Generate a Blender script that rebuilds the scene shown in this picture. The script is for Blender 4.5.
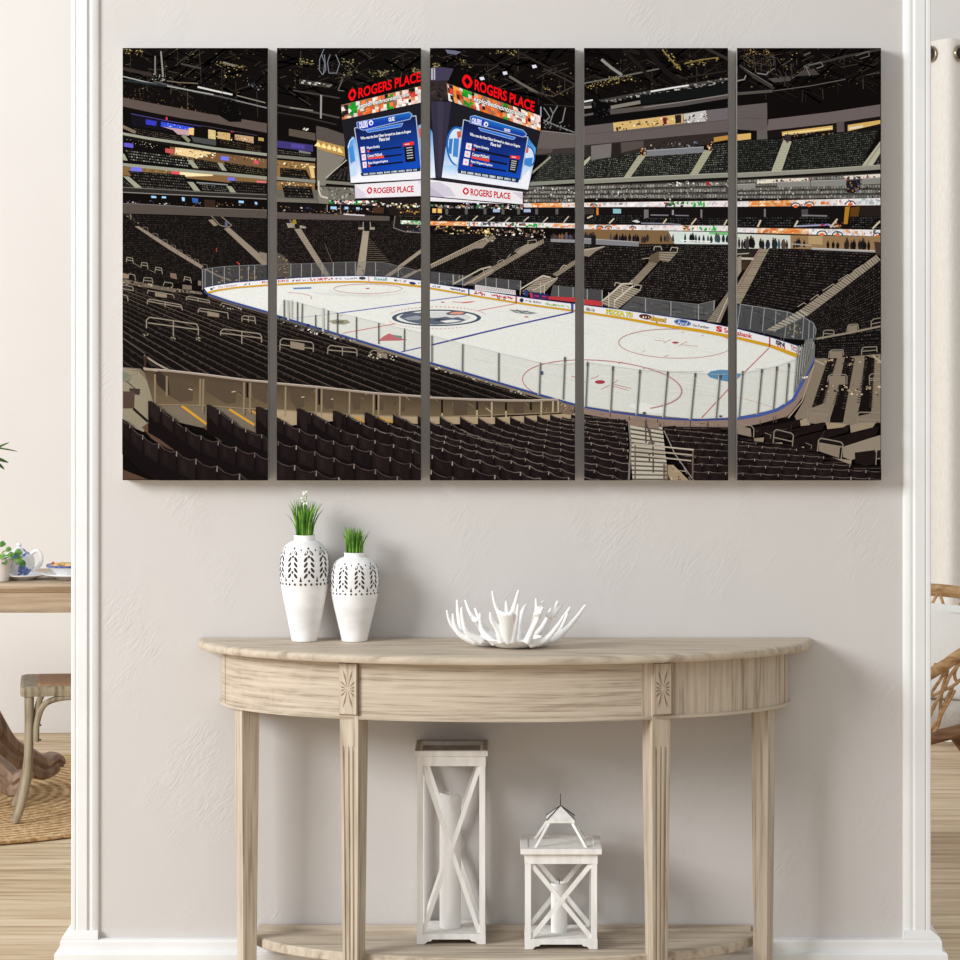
import bpy, bmesh, math, random
from math import pi, sin, cos, radians as R
from mathutils import Vector, Matrix
from mathutils.geometry import tessellate_polygon

for o in list(bpy.data.objects): bpy.data.objects.remove(o)
scene = bpy.context.scene
C = scene.collection
FPX, CAMD, EYE, PX0, PY0 = 3210.0, 6.8, 1.56, 500.0, 280.0     # focal length in pixels, distance to wall, eye height, principal point

# ------------------------------------------------------------------ camera, world, lights, exposure
cd = bpy.data.cameras.new('camera'); cam = bpy.data.objects.new('camera', cd); C.objects.link(cam)
cam.location = (0, -CAMD, EYE); cam.rotation_euler = (pi/2, 0, 0)
cd.sensor_width = 36; cd.sensor_fit = 'HORIZONTAL'; cd.lens = FPX/960*36
cd.shift_x = (480-PX0)/960; cd.shift_y = -(480-PY0)/960
cd.clip_start = .05; cd.clip_end = 60
scene.camera = cam
world = bpy.data.worlds.new('world'); scene.world = world; world.use_nodes = True
bg = world.node_tree.nodes['Background']
bg.inputs[0].default_value = (.94, .975, 1.0, 1); bg.inputs[1].default_value = .57
def area(name, loc, target, sx, sy, power, col):
    l = bpy.data.lights.new(name, 'AREA'); l.shape = 'RECTANGLE'; l.size = sx; l.size_y = sy
    l.energy = power; l.color = col
    o = bpy.data.objects.new(name, l); C.objects.link(o); o.location = loc
    o.rotation_euler = (Vector(target)-Vector(loc)).to_track_quat('-Z', 'Y').to_euler()
    return o
area('window_light', (-6.0, -4.3, 3.6), (.2, 0, 1.0), 3.0, 2.5, 535, (.96, .98, 1.0))
area('dining_fill_light', (-4.6, 2.0, 2.3), (-1.2, 3.6, .9), 2.0, 1.8, 50, (1, .985, .97))  # unseen area lamp added to brighten the dining room's back wall
scene.view_settings.view_transform = 'Standard'; scene.view_settings.look = 'None'
scene.view_settings.exposure = 0.17; scene.view_settings.gamma = 1.0; scene.view_settings.use_curve_mapping = False

# ------------------------------------------------------------------ helpers
def lin(c):
    return tuple(((v/255)/12.92 if v/255 <= .04045 else ((v/255+.055)/1.055)**2.4) for v in c)
def at(px, py, Y):
    s = (CAMD+Y)/FPX
    return Vector(((px-PX0)*s, Y, EYE-(py-PY0)*s))

def mat(name, col, rough=.6, spec=.3, metal=0.0):
    m = bpy.data.materials.new(name); m.use_nodes = True
    b = m.node_tree.nodes['Principled BSDF']
    b.inputs['Base Color'].default_value = (*lin(col), 1); b.inputs['Roughness'].default_value = rough
    b.inputs['Specular IOR Level'].default_value = spec; b.inputs['Metallic'].default_value = metal
    return m
def nd(m, t, **kw):
    n = m.node_tree.nodes.new(t)
    for k, v in kw.items():
        if k in n.inputs: n.inputs[k].default_value = v
        else: setattr(n, k, v)
    return n
def mapping(m, scale=(1, 1, 1), coord='Object'):
    tc = nd(m, 'ShaderNodeTexCoord'); mp = nd(m, 'ShaderNodeMapping'); mp.inputs['Scale'].default_value = scale
    m.node_tree.links.new(tc.outputs[coord], mp.inputs['Vector']); return mp.outputs[0]
def ramp(m, fac, stops):
    r = nd(m, 'ShaderNodeValToRGB'); e = r.color_ramp.elements
    while len(e) < len(stops): e.new(.5)
    for i, (p, c) in enumerate(stops): e[i].position = p; e[i].color = (*lin(c), 1)
    m.node_tree.links.new(fac, r.inputs[0]); return r.outputs[0]
def bump(m, h, strength=.3, dist=.01):
    b = nd(m, 'ShaderNodeBump', Strength=strength, Distance=dist)
    m.node_tree.links.new(h, b.inputs['Height'])
    m.node_tree.links.new(b.outputs[0], m.node_tree.nodes['Principled BSDF'].inputs['Normal'])
def noise_mat(name, stops, scale, detail=4, rough=.6, spec=.3, mscale=(1, 1, 1), bstr=0, bdist=.003, rness=.5, distort=0):
    m = mat(name, stops[0][1], rough, spec)
    n = nd(m, 'ShaderNodeTexNoise', Scale=scale, Detail=detail, Roughness=rness, Distortion=distort)
    m.node_tree.links.new(mapping(m, mscale), n.inputs['Vector'])
    m.node_tree.links.new(ramp(m, n.outputs[0], stops), m.node_tree.nodes['Principled BSDF'].inputs['Base Color'])
    if bstr: bump(m, n.outputs[0], bstr, bdist)
    return m
def wood_mat(name, dark, mid, light, axis, fine=130, long=4, rough=.55, bstr=.25, sc=None):
    if sc is None: sc = [fine]*3; sc[axis] = long
    m = mat(name, mid, rough, .25); L = m.node_tree.links
    n = nd(m, 'ShaderNodeTexNoise', Scale=1.0, Detail=5, Roughness=.62, Distortion=.35)
    L.new(mapping(m, sc), n.inputs['Vector'])
    sc2 = [9]*3; sc2[axis] = 1.2
    n2 = nd(m, 'ShaderNodeTexNoise', Scale=1.0, Detail=3, Distortion=1.4)
    L.new(mapping(m, sc2), n2.inputs['Vector'])
    w = nd(m, 'ShaderNodeMath', operation='MULTIPLY'); w.inputs[1].default_value = 7; L.new(n2.outputs[0], w.inputs[0])
    fr = nd(m, 'ShaderNodeMath', operation='PINGPONG'); fr.inputs[1].default_value = .5; L.new(w.outputs[0], fr.inputs[0])
    mx = nd(m, 'ShaderNodeMath', operation='MULTIPLY_ADD'); mx.inputs[1].default_value = .09; L.new(fr.outputs[0], mx.inputs[0]); L.new(n.outputs[0], mx.inputs[2])
    L.new(ramp(m, mx.outputs[0], [(.38, dark), (.49, mid), (.66, light)]), m.node_tree.nodes['Principled BSDF'].inputs['Base Color'])
    bump(m, n.outputs[0], bstr, .002)
    return m

class MB:
    """collects shapes in one bmesh, then links them as ONE mesh object"""
    def __init__(s): s.v = []; s.f = []; s.mi = []; s.cur = 0
    def add(s, vs, fs, M=None):
        o = len(s.v); s.v += [tuple(M @ Vector(v)) if M else tuple(v) for v in vs]
        for f in fs: s.f.append(tuple(i+o for i in f)); s.mi.append(s.cur)
        return s
    def box(s, c, d, M=None):
        x, y, z = d[0]/2, d[1]/2, d[2]/2
        vs = [(c[0]+a*x, c[1]+b*y, c[2]+e*z) for a in (-1, 1) for b in (-1, 1) for e in (-1, 1)]
        return s.add(vs, [(0, 1, 3, 2), (4, 6, 7, 5), (0, 4, 5, 1), (2, 3, 7, 6), (0, 2, 6, 4), (1, 5, 7, 3)], M)
    def bar(s, a, b, w, d, up=(0, 1, 0)):
        a, b = Vector(a), Vector(b); z = (b-a); l = z.length; z.normalize(); x = Vector(up).cross(z).normalized(); y = z.cross(x)
        M = Matrix((x, y, z)).transposed().to_4x4(); M.translation = (a+b)/2
        return s.box((0, 0, 0), (w, d, l), M)
    def loft(s, rings, caps=True, closed=True):
        n = len(rings[0]); vs = [p for r in rings for p in r]; fs = []
        for i in range(len(rings)-1):
            for j in range(n if closed else n-1):
                k = (j+1) % n; fs.append((i*n+j, i*n+k, (i+1)*n+k, (i+1)*n+j))
        if caps: fs += [tuple(range(n))[::-1], tuple((len(rings)-1)*n+j for j in range(n))]
        return s.add(vs, fs)
    def tube(s, path, rad, seg=10, flat=1.0):
        P = [Vector(p) for p in path]; n = len(P); rr = rad if hasattr(rad, '__len__') else [rad]*n
        rings = []; prev = None
        for i in range(n):
            t = (P[min(i+1, n-1)]-P[max(i-1, 0)]).normalized()
            if prev is None:
                prev = t.orthogonal().normalized()
            x = (prev - t*prev.dot(t)).normalized(); prev = x; y = t.cross(x)
            rings.append([P[i]+(x*cos(a)+y*sin(a)*flat)*rr[i] for a in (2*pi*k/seg for k in range(seg))])
        return s.loft(rings)
    def lathe(s, prof, seg=40, c=(0, 0, 0), caps=True):
        return s.loft(caps=caps, rings=[[(c[0]+r*cos(2*pi*k/seg), c[1]+r*sin(2*pi*k/seg), c[2]+z) for k in range(seg)] for r, z in prof])
    def build(s, name, m, parent=None, smooth=False, bevel=0, loc=None, seg=2, angle=35):
        me = bpy.data.meshes.new(name); me.from_pydata(s.v, [], s.f)
        ms = m if isinstance(m, (list, tuple)) else [m]
        for q in ms: me.materials.append(q)
        for p, i in zip(me.polygons, s.mi): p.material_index = i
        bm = bmesh.new(); bm.from_mesh(me); bmesh.ops.recalc_face_normals(bm, faces=bm.faces); bm.to_mesh(me); bm.free()
        o = bpy.data.objects.new(name, me); C.objects.link(o)
        if parent: o.parent = parent
        if loc: o.location = loc
        if smooth:
            for p in me.polygons: p.use_smooth = True
            me.set_sharp_from_angle(angle=R(angle))
        if bevel:
            b = o.modifiers.new('bevel', 'BEVEL'); b.width = bevel; b.segments = seg; b.limit_method = 'ANGLE'; b.angle_limit = R(40)
        return o
def crom(pts, n=8):
    P = [Vector(p) for p in pts]; P = [P[0]*2-P[1]]+P+[P[-1]*2-P[-2]]; out = []
    for i in range(1, len(P)-2):
        for k in range(n):
            t = k/n; a, b, c, d = P[i-1:i+3]
            out.append(.5*((2*b)+(c-a)*t+(2*a-5*b+4*c-d)*t*t+(3*b-a-3*c+d)*t**3))
    return out+[P[-2]]
def thing(name, label, cat, loc, rz=0, group=None):
    o = bpy.data.objects.new(name, None); C.objects.link(o); o.empty_display_size = .05
    o.location = loc; o.rotation_euler = (0, 0, rz); o['label'] = label; o['category'] = cat
    if group: o['group'] = group
    return o
def tag(o, label, cat, group=None):
    o['label'] = label; o['category'] = cat
    if group: o['group'] = group
    return o
def struct(o, label=None):
    o['kind'] = 'structure'
    if label: o['label'] = label
    return o

# ------------------------------------------------------------------ materials
OAKD, OAKM, OAKL = (156, 140, 122), (184, 169, 150), (200, 186, 167)
M_oak_x = wood_mat('oak_grain_across', OAKD, OAKM, OAKL, 0)
M_oak_apron = wood_mat('oak_veneer', OAKD, OAKM, OAKL, 0, sc=[5, 6, 170])
M_oak_top = wood_mat('oak_top', OAKD, OAKM, OAKL, 0, sc=[4, 90, 30])
M_oak_z = wood_mat('oak_grain_upright', OAKD, OAKM, OAKL, 2)
M_oak_dark = wood_mat('oak_joint_and_carving_shade', (120, 98, 78), (135, 112, 90), (150, 126, 104), 2)  # darker oak for veneer joints, and for shade painted into the carved panels
M_table = wood_mat('dining_oak', (150, 128, 104), (174, 151, 126), (190, 168, 144), 0, fine=60, long=3)
M_pedestal = wood_mat('pedestal_wood', (120, 96, 78), (146, 120, 100), (166, 140, 120), 2, fine=50, long=5)
M_chair = wood_mat('grey_chair_wood', (118, 106, 86), (146, 133, 110), (168, 154, 130), 2, fine=70, long=5)
M_rattan = wood_mat('rattan_cane', (150, 112, 72), (180, 140, 96), (205, 168, 124), 0, fine=60, long=20)
M_brown = wood_mat('brown_wood', (104, 74, 50), (128, 94, 66), (146, 110, 80), 0, fine=60, long=4)
M_white = noise_mat('white_paint', [(.3, (226, 225, 223)), (.7, (232, 231, 229))], 8, rough=.45)
M_white_wood = noise_mat('white_washed_wood', [(.35, (224, 220, 214)), (.65, (240, 237, 232))], 1, mscale=(60, 60, 8), rough=.6, bstr=.15)
M_wax = mat('candle_wax', (243, 241, 238), .5); M_wax.node_tree.nodes['Principled BSDF'].inputs['Subsurface Weight'].default_value = .0
M_wick = noise_mat('dark_wick', [(.4, (40, 36, 34)), (.6, (70, 62, 56))], 200)
M_cer = noise_mat('white_ceramic', [(.35, (226, 223, 220)), (.55, (243, 241, 239)), (.75, (246, 245, 243))], 14, detail=6, rough=.5, bstr=.1, mscale=(1, 1, 1.5))
M_hole_shade = noise_mat('cutwork_shade', [(.3, (42, 38, 36)), (.7, (66, 60, 56))], 30, rough=.9)  # near-black colour painted in for the shade inside openings
M_coral = noise_mat('white_coral', [(.3, (243, 241, 238)), (.7, (248, 247, 245))], 20, rough=.35, spec=.4)
M_grass = noise_mat('green_blades', [(.3, (52, 96, 28)), (.5, (92, 142, 44)), (.7, (140, 180, 78))], 45, rough=.6)
M_leaf = noise_mat('green_leaf', [(.3, (54, 98, 34)), (.5, (92, 134, 58)), (.7, (150, 178, 112))], 60, rough=.5)
M_dleaf = noise_mat('dark_leaf', [(.3, (34, 62, 20)), (.7, (84, 110, 52))], 40, rough=.5)
M_petal = mat('white_petal', (240, 242, 230), .6)
M_pot = noise_mat('cream_pot', [(.3, (226, 218, 208)), (.7, (236, 230, 222))], 20, rough=.5)
M_soil = noise_mat('dark_soil', [(.3, (36, 28, 22)), (.7, (70, 56, 44))], 150, rough=.9)
M_porc = noise_mat('porcelain_blue_pattern', [(.0, (240, 241, 244)), (.545, (240, 241, 244)), (.575, (110, 132, 190)), (.7, (60, 84, 150))], 34, detail=2, rough=.25, spec=.5)
M_plate = mat('white_porcelain', (238, 237, 236), .25, .5)
M_rimblue = noise_mat('blue_rim', [(.4, (60, 74, 130)), (.6, (120, 130, 170))], 60, rough=.3)
M_pastry = noise_mat('golden_pastry', [(.3, (196, 142, 70)), (.6, (236, 204, 138))], 60, rough=.7, bstr=.4)
M_berry = mat('red_berry', (196, 60, 44), .4)
M_curtain = noise_mat('linen_curtain', [(.35, (226, 220, 211)), (.65, (236, 231, 224))], 1, mscale=(300, 300, 40), rough=.85, spec=.1, bstr=.1, bdist=.001)
M_cushion = noise_mat('white_cushion_cloth', [(.35, (246, 243, 237)), (.65, (250, 247, 242))], 200, rough=.9, spec=.1, bstr=.1, bdist=.001)
M_cushion2 = noise_mat('beige_cushion_cloth', [(.35, (205, 196, 184)), (.65, (218, 210, 200))], 200, rough=.9, spec=.1, bstr=.1, bdist=.001)
M_metal = noise_mat('bronze_metal', [(.3, (120, 104, 84)), (.7, (166, 148, 126))], 30, rough=.3); M_metal.node_tree.nodes['Principled BSDF'].inputs['Metallic'].default_value = .8
M_iron = noise_mat('dark_iron', [(.3, (38, 36, 36)), (.7, (60, 56, 54))], 40, rough=.5)
M_tin = noise_mat('aged_tin', [(.3, (128, 114, 102)), (.7, (186, 174, 162))], 60, rough=.4)
M_canvas = noise_mat('canvas_cloth', [(.3, (176, 174, 172)), (.7, (190, 188, 186))], 400, rough=.9, spec=.1)
M_cane = noise_mat('cane_seat', [(.3, (134, 100, 72)), (.7, (172, 134, 102))], 160, rough=.7, bstr=.4)
# plaster wall: trowelled bump
def plaster(name, c1, c2, bs):
    m = mat(name, c1, .85, .15); L = m.node_tree.links
    n = nd(m, 'ShaderNodeTexNoise', Scale=2.2, Detail=3); L.new(mapping(m), n.inputs['Vector'])
    L.new(ramp(m, n.outputs[0], [(.35, c1), (.65, c2)]), m.node_tree.nodes['Principled BSDF'].inputs['Base Color'])
    a = nd(m, 'ShaderNodeTexNoise', Scale=1.0, Detail=4, Distortion=1.6)
    mp = nd(m, 'ShaderNodeMapping'); mp.inputs['Rotation'].default_value = (0, R(52), 0); m2 = nd(m, 'ShaderNodeMapping'); m2.inputs['Scale'].default_value = (22, 1, 90)
    tc = nd(m, 'ShaderNodeTexCoord'); L.new(tc.outputs['Object'], mp.inputs['Vector']); L.new(mp.outputs[0], m2.inputs['Vector']); L.new(m2.outputs[0], a.inputs['Vector'])
    k = nd(m, 'ShaderNodeTexNoise', Scale=5.5, Detail=2); L.new(tc.outputs['Object'], k.inputs['Vector'])
    r = nd(m, 'ShaderNodeMapRange'); r.inputs[1].default_value = .48; r.inputs[2].default_value = .72; L.new(k.outputs[0], r.inputs[0])
    mu = nd(m, 'ShaderNodeMath', operation='MULTIPLY'); L.new(a.outputs[0], mu.inputs[0]); L.new(r.outputs[0], mu.inputs[1])
    bump(m, mu.outputs[0], bs, .006)
    return m
M_wall = plaster('greige_plaster', (202, 197, 193), (205, 200, 196), .38)
M_backwall = plaster('cream_plaster', (222, 217, 212), (225, 220, 215), .1)
def floor_mat():
    m = mat('oak_plank_floor', (205, 180, 145), .5, .3); L = m.node_tree.links
    br = nd(m, 'ShaderNodeTexBrick', Scale=1.0, offset=.37)
    br.inputs['Brick Width'].default_value = 1.6; br.inputs['Row Height'].default_value = .19; br.inputs['Mortar Size'].default_value = .003
    br.inputs['Color1'].default_value = (.25, .25, .25, 1); br.inputs['Color2'].default_value = (.75, .75, .75, 1); br.inputs['Mortar'].default_value = (0, 0, 0, 1)
    L.new(mapping(m), br.inputs['Vector'])
    n = nd(m, 'ShaderNodeTexNoise', Scale=1.0, Detail=5, Distortion=.8); L.new(mapping(m, (2.2, 30, 1)), n.inputs['Vector'])
    a = nd(m, 'ShaderNodeMath', operation='MULTIPLY_ADD'); a.inputs[1].default_value = .22
    sp = nd(m, 'ShaderNodeSeparateColor'); L.new(br.outputs[0], sp.inputs[0]); L.new(sp.outputs[0], a.inputs[0]); L.new(n.outputs[0], a.inputs[2])
    L.new(ramp(m, a.outputs[0], [(.34, (146, 118, 88)), (.5, (184, 158, 124)), (.62, (202, 178, 146)), (.78, (216, 195, 164))]), m.node_tree.nodes['Principled BSDF'].inputs['Base Color'])
    bump(m, n.outputs[0], .15, .003)
    return m
M_floor = floor_mat()
def rug_mat():
    m = mat('braided_jute', (190, 158, 112), .9, .1); L = m.node_tree.links
    w = nd(m, 'ShaderNodeTexWave', wave_type='RINGS', rings_direction='Z', Scale=9.0, Distortion=1.6); w.inputs['Detail Scale'].default_value = 9.0
    L.new(mapping(m), w.inputs['Vector'])
    n = nd(m, 'ShaderNodeTexNoise', Scale=55, Detail=4); L.new(mapping(m), n.inputs['Vector'])
    a = nd(m, 'ShaderNodeMath', operation='MULTIPLY_ADD'); a.inputs[1].default_value = .3; L.new(w.outputs[1], a.inputs[0]); L.new(n.outputs[0], a.inputs[2])
    L.new(ramp(m, a.outputs[0], [(.42, (150, 112, 70)), (.62, (190, 154, 108)), (.85, (222, 194, 152))]), m.node_tree.nodes['Principled BSDF'].inputs['Base Color'])
    bump(m, a.outputs[0], .8, .01)
    return m
M_rug = rug_mat()

# ------------------------------------------------------------------ the setting
xl, xr = at(72, 0, 0).x, at(930, 0, 0).x
struct(MB().box((0, -1, -.05), (9, 14, .1)).build('floor', M_floor))
struct(MB().box(((xl+xr)/2, .06, 1.35), (xr-xl-.024, .12, 2.7)).build('wall_front', M_wall))
struct(MB().box((0, 4.32, 1.35), (9, .12, 2.7)).build('wall_back', M_backwall))
# pier casings: profiled mouldings (distance from the pier's outer edge, projection)
def casing(name, side):
    e = xl if side < 0 else xr
    d = -side
    prof = [(0, 0), (0, .0125), (.0015, .0135), (.008, .0135), (.0095, .012), (.0115, .012), (.013, .014), (.033, .014), (.0345, .0105), (.037, .009), (.040, .0095), (.043, .0105), (.050, .0095), (.056, .006), (.058, 0)]
    m = MB(); m.loft([[(e+d*u, -w, z) for u, w in prof] for z in (.160, 2.7)])
    m.box((e+d*.0055, .0605, 1.43), (.011, .119, 2.54))     # jamb board
    # small flared foot
    q = [(-.020, .12), (-.020, -.020), (.057, -.020), (.057, 0), (.002, .12)]; q2 = [(-.001, .12), (-.001, -.0145), (.056, -.0145), (.056, 0), (.002, .12)]
    m.loft([[(e+d*u, w, .166) for u, w in q], [(e+d*u, w, .169) for u, w in q], [(e+d*u, w, .185) for u, w in q2]])
    return struct(m.build(name, M_white, smooth=True, angle=25))
casing('trim_1', -1); casing('trim_2', 1)
def base_front():
    m = MB(); a, c = xl, xr
    prof = [(0, 0), (.037, 0), (.037, .120), (.0335, .123), (.0335, .137), (.0305, .140), (.0235, .1425), (.0225, .145), (.0225, .162), (.0205, .1655), (.016, .167), (0, .167)]
    def ring(p, z): return [(a-p, .12+p, z), (c+p, .12+p, z), (c+p, -p, z), (a-p, -p, z)]
    m.loft([ring(p, z) for p, z in prof[1:]])
    return struct(m.build('baseboard_front', M_white, smooth=True, angle=25))
base_front()
# ------------------------------------------------------------------ demilune console table
TX, TH = at(505, 0, 0).x, .803
console = thing('console_table', 'whitewashed oak half-moon console table with carved fluted legs against the greige wall', 'console table', (TX, -.004, 0))
def half_ring(a, b, z, n=72):
    return [(a*cos(pi*k/n), -b*sin(pi*k/n), z) for k in range(n+1)]
m = MB()
prof = [(.012, -.0185), (.0035, -.0175), (.001, -.0145), (.000, -.0085), (.0015, -.0035), (.0055, -.0008), (.011, 0)]
m.loft([half_ring(.650-i, .348-i, TH+z) for i, z in prof])
m.build('tabletop', M_oak_top, console, smooth=True)
AA, AB, Z0, Z1 = .600, .312, .673, TH-.0185
def shell(m, a, b, t, z0, z1, k0=0, k1=72, n=72):
    o0 = [(a*cos(pi*k/n), -b*sin(pi*k/n), z0) for k in range(k0, k1+1)]
    i0 = [((a-t)*cos(pi*k/n), -(b-t)*sin(pi*k/n), z0) for k in range(k0, k1+1)]
    L = len(o0); up = lambda r: [(x, y, z1) for x, y, z in r]
    vs = o0+i0+up(o0)+up(i0); fs = []
    for k in range(L-1):
        fs += [(k, k+1, 2*L+k+1, 2*L+k), (L+k, 3*L+k, 3*L+k+1, L+k+1), (k, L+k, L+k+1, k+1), (2*L+k, 2*L+k+1, 3*L+k+1, 3*L+k)]
    fs += [(0, 2*L, 3*L, L), (L-1, 2*L-1, 4*L-1, 3*L-1)]
    m.add(vs, fs)
# apron: level grain on the left and middle, upright veneer on the right, as in the photo
m = MB(); m.cur = 1; shell(m, AA, AB, .02, Z0, Z1, 0, 25); m.cur = 0; shell(m, AA, AB, .02, Z0, Z1, 25, 72)
m.cur = 2
for a0 in (.213, .213-pi, .985):                # joint lines in the veneer
    x, y = AA*cos(a0 if a0 > 0 else a0), -AB*abs(sin(a0)); nn = Vector((cos(a0)/AA, -abs(sin(a0))/AB, 0)).normalized(); tt_ = Vector((-nn.y, nn.x, 0)); p = Vector((x, y, 0))
    m.loft([[tuple(p+tt_*u+nn*v+Vector((0, 0, z))) for u, v in ((-.0009, -.002), (.0009, -.002), (.0009, .0006), (-.0009, .0006))] for z in (Z0+.001, Z1-.001)])
m.build('apron', [M_oak_apron, M_oak_z, M_oak_dark], console, smooth=True, angle=30)
m = MB(); shell(m, AA+.003, AB+.003, .022, Z0-.006, Z0+.0005)
m.build('apron_bead', M_oak_apron, console, smooth=True, angle=30)

def leg(lx, ly, ang, w, d, fluted):
    """lx,ly: middle of the outer face; ang: outward direction, turned from the front towards +x"""
    nx, ny = sin(ang), -cos(ang); tx, ty = cos(ang), sin(ang)
    def sec(z, s, g, prot=0):
        W, D = w*s, d*s; off = (d-D)/2-prot
        u = [-.5, -.34, -.30, -.22, -.18, -.06, -.02, .02, .06, .18, .22, .30, .34, .5]
        e = [0, 0, g, g, 0, 0, g, g, 0, 0, g, g, 0, 0]
        pts = []
        for a, q in zip(u, e):
            x = a*W; y = off+q
            pts.append((lx+tx*x-nx*y, ly+ty*x-ny*y, z))
        for a in (.5, -.5):
            pts.append((lx+tx*a*W-nx*(off+D), ly+ty*a*W-ny*(off+D), z))
        return pts
    g = .0035 if fluted else 0
    m = MB()
    m.loft([sec(0, .70, 0), sec(.03, .71, 0), sec(.035, .711, g*.6), sec(.10, .735, g*.75), sec(.18, .765, g*.8), sec(.30, .81, g), sec(.60, .95, g), sec(.612, .955, 0), sec(Z0, .985, 0), sec(Z0+.004, 1, 0, .002), sec(Z1, 1, 0, .002)])
    l = m.build('leg', M_oak_z, console, smooth=True, angle=20)
    if fluted:
        # leg head panel: dark border and raised dark petals stand for shade in carving
        k = MB(); zc = (Z0+Z1)/2
        def P(x, z, o): return (lx+tx*x+nx*o, ly+ty*x+ny*o, zc+z)
        hw, hz = w*.5-.0015, (Z1-Z0)/2-.004
        fr = [(-hw, -hz), (hw, -hz), (hw, hz), (-hw, hz)]; inn = [(x*.80, z*.93) for x, z in fr]
        k.loft([[P(x, z, -.003) for x, z in fr], [P(x, z, .0045) for x, z in fr], [P(x*.97, z*.985, .0058) for x, z in fr]])
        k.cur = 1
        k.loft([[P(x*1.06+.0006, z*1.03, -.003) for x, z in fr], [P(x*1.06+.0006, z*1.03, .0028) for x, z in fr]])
        for j in range(12):
            a = 2*pi*j/12+.26; ca, sa = cos(a), sin(a); L0 = .0045; L1 = min(hw*.80/max(.05, abs(ca)), hz*.74/max(.05, abs(sa)))
            ww = .0019; pts = []
            for t, wd in ((L0, 0), ((L0+2*L1)/3, ww), (L1, 0), ((L0+2*L1)/3, -ww)):
                pts.append((ca*t-sa*wd, sa*t+ca*wd))
            k.loft([[P(x, z, .0050) for x, z in pts], [P(x, z, .0062) for x, z in pts]])
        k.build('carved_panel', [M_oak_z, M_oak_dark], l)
    return l
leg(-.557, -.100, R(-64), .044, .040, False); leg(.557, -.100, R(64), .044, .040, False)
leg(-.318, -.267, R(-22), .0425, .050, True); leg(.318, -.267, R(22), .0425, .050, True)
SH = .184
m = MB(); m.loft([half_ring(.535-i, .288-i, SH+z) for i, z in [(.002, -.020), (0, -.018), (0, -.003), (.003, 0)]])
m.build('shelf', M_oak_top, console, smooth=True, angle=40)
MB().box((0, -.006, SH+.006), (1.04, .010, .0125)).build('shelf_back_rail', M_oak_x, console)

# ------------------------------------------------------------------ vases
def make_vase(px, ybase, ph, pr, label, d):
    base = at(px, 0, -d); s = (CAMD-d)/FPX; H = ph*s; r = pr*s
    v = thing('vase', label, 'vase', (base.x, -d, TH+.0006), 0, 'pair of white openwork vases')
    prof = [(0, 0), (.50, 0), (.53, .012), (.60, .10), (.72, .24), (.86, .40), (.965, .54), (1.0, .66), (.985, .76), (.92, .84), (.78, .90), (.58, .935), (.44, .948), (.42, .955), (.425, .985), (.44, 1.0), (.40, 1.0), (.385, .985), (.38, .955), (0, .95)]
    zz = [p for p in prof[1:13]]
    def rad(t):
        for (r0, z0), (r1, z1) in zip(zz, zz[1:]):
            if z0 <= t <= z1: return (r0+(r1-r0)*(t-z0)/max(1e-6, z1-z0))*r
        return r*.5
    b = MB(); sm = crom([(q[0], 0, q[1]) for q in prof[1:13]], 4)
    full = [(0.0005, 0)]+[(p.x*r, p.z*H) for p in sm]+[(q[0]*r, q[1]*H) for q in prof[13:19]]+[(.0005, .95*H)]
    b.lathe(full, 48)
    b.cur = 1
    def hole(phi, z, L, w, tilt, n=10, tri=False):  # dark patch on the closed surface, standing for a shaded opening
        pts = []
        for k in range(n):
            a = 2*pi*k/n; u, q = w*cos(a), L*sin(a)
            if tri: u, q = ((-w, -L), (w, -L), (0, L))[k % 3]
            uu, qq = u*cos(tilt)-q*sin(tilt), u*sin(tilt)+q*cos(tilt)
            t = (z+qq)/H; rr = rad(t)+.0007
            pts.append((rr*cos(phi+uu/rr), rr*sin(phi+uu/rr), z+qq))
            if tri and k == 2: break
        c0 = sum((Vector(p) for p in pts), Vector())/len(pts)
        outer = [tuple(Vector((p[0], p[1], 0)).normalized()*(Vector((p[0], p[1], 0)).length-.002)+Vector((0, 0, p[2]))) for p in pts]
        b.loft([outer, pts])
    NC = 9; L0 = H*.028
    for c in range(NC):
        ph0 = 2*pi*c/NC-pi/2+.25
        st = 2*pi/NC
        hole(ph0, H*.885, L0*.38, L0*.34, 0); hole(ph0, H*.81, L0*.5, L0*.38, 0)
        for z in (.845, .785, .735, .685, .63):
            sp = st*(.20 if z != .845 else .16)
            for sg in (-1, 1): hole(ph0+sg*sp, H*z, L0*1.0, L0*.42, -sg*-.6)
        hole(ph0, H*.665, L0*.5, L0*.36, 0)
        hole(ph0+st/2, H*.60, L0*.9, L0*.45, 0, tri=True); hole(ph0+st/2, H*.87, L0*.35, L0*.3, 0)
        hole(ph0, H*.585, L0*.4, L0*.34, 0)
        for f in (-.36, .0, .36): hole(ph0+st*(f+.14), H*.55, L0*.42, L0*.38, 0)
    b.build('vase_body', [M_cer, M_hole_shade], v, smooth=True, angle=60)
    return v, base, H, r
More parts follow.
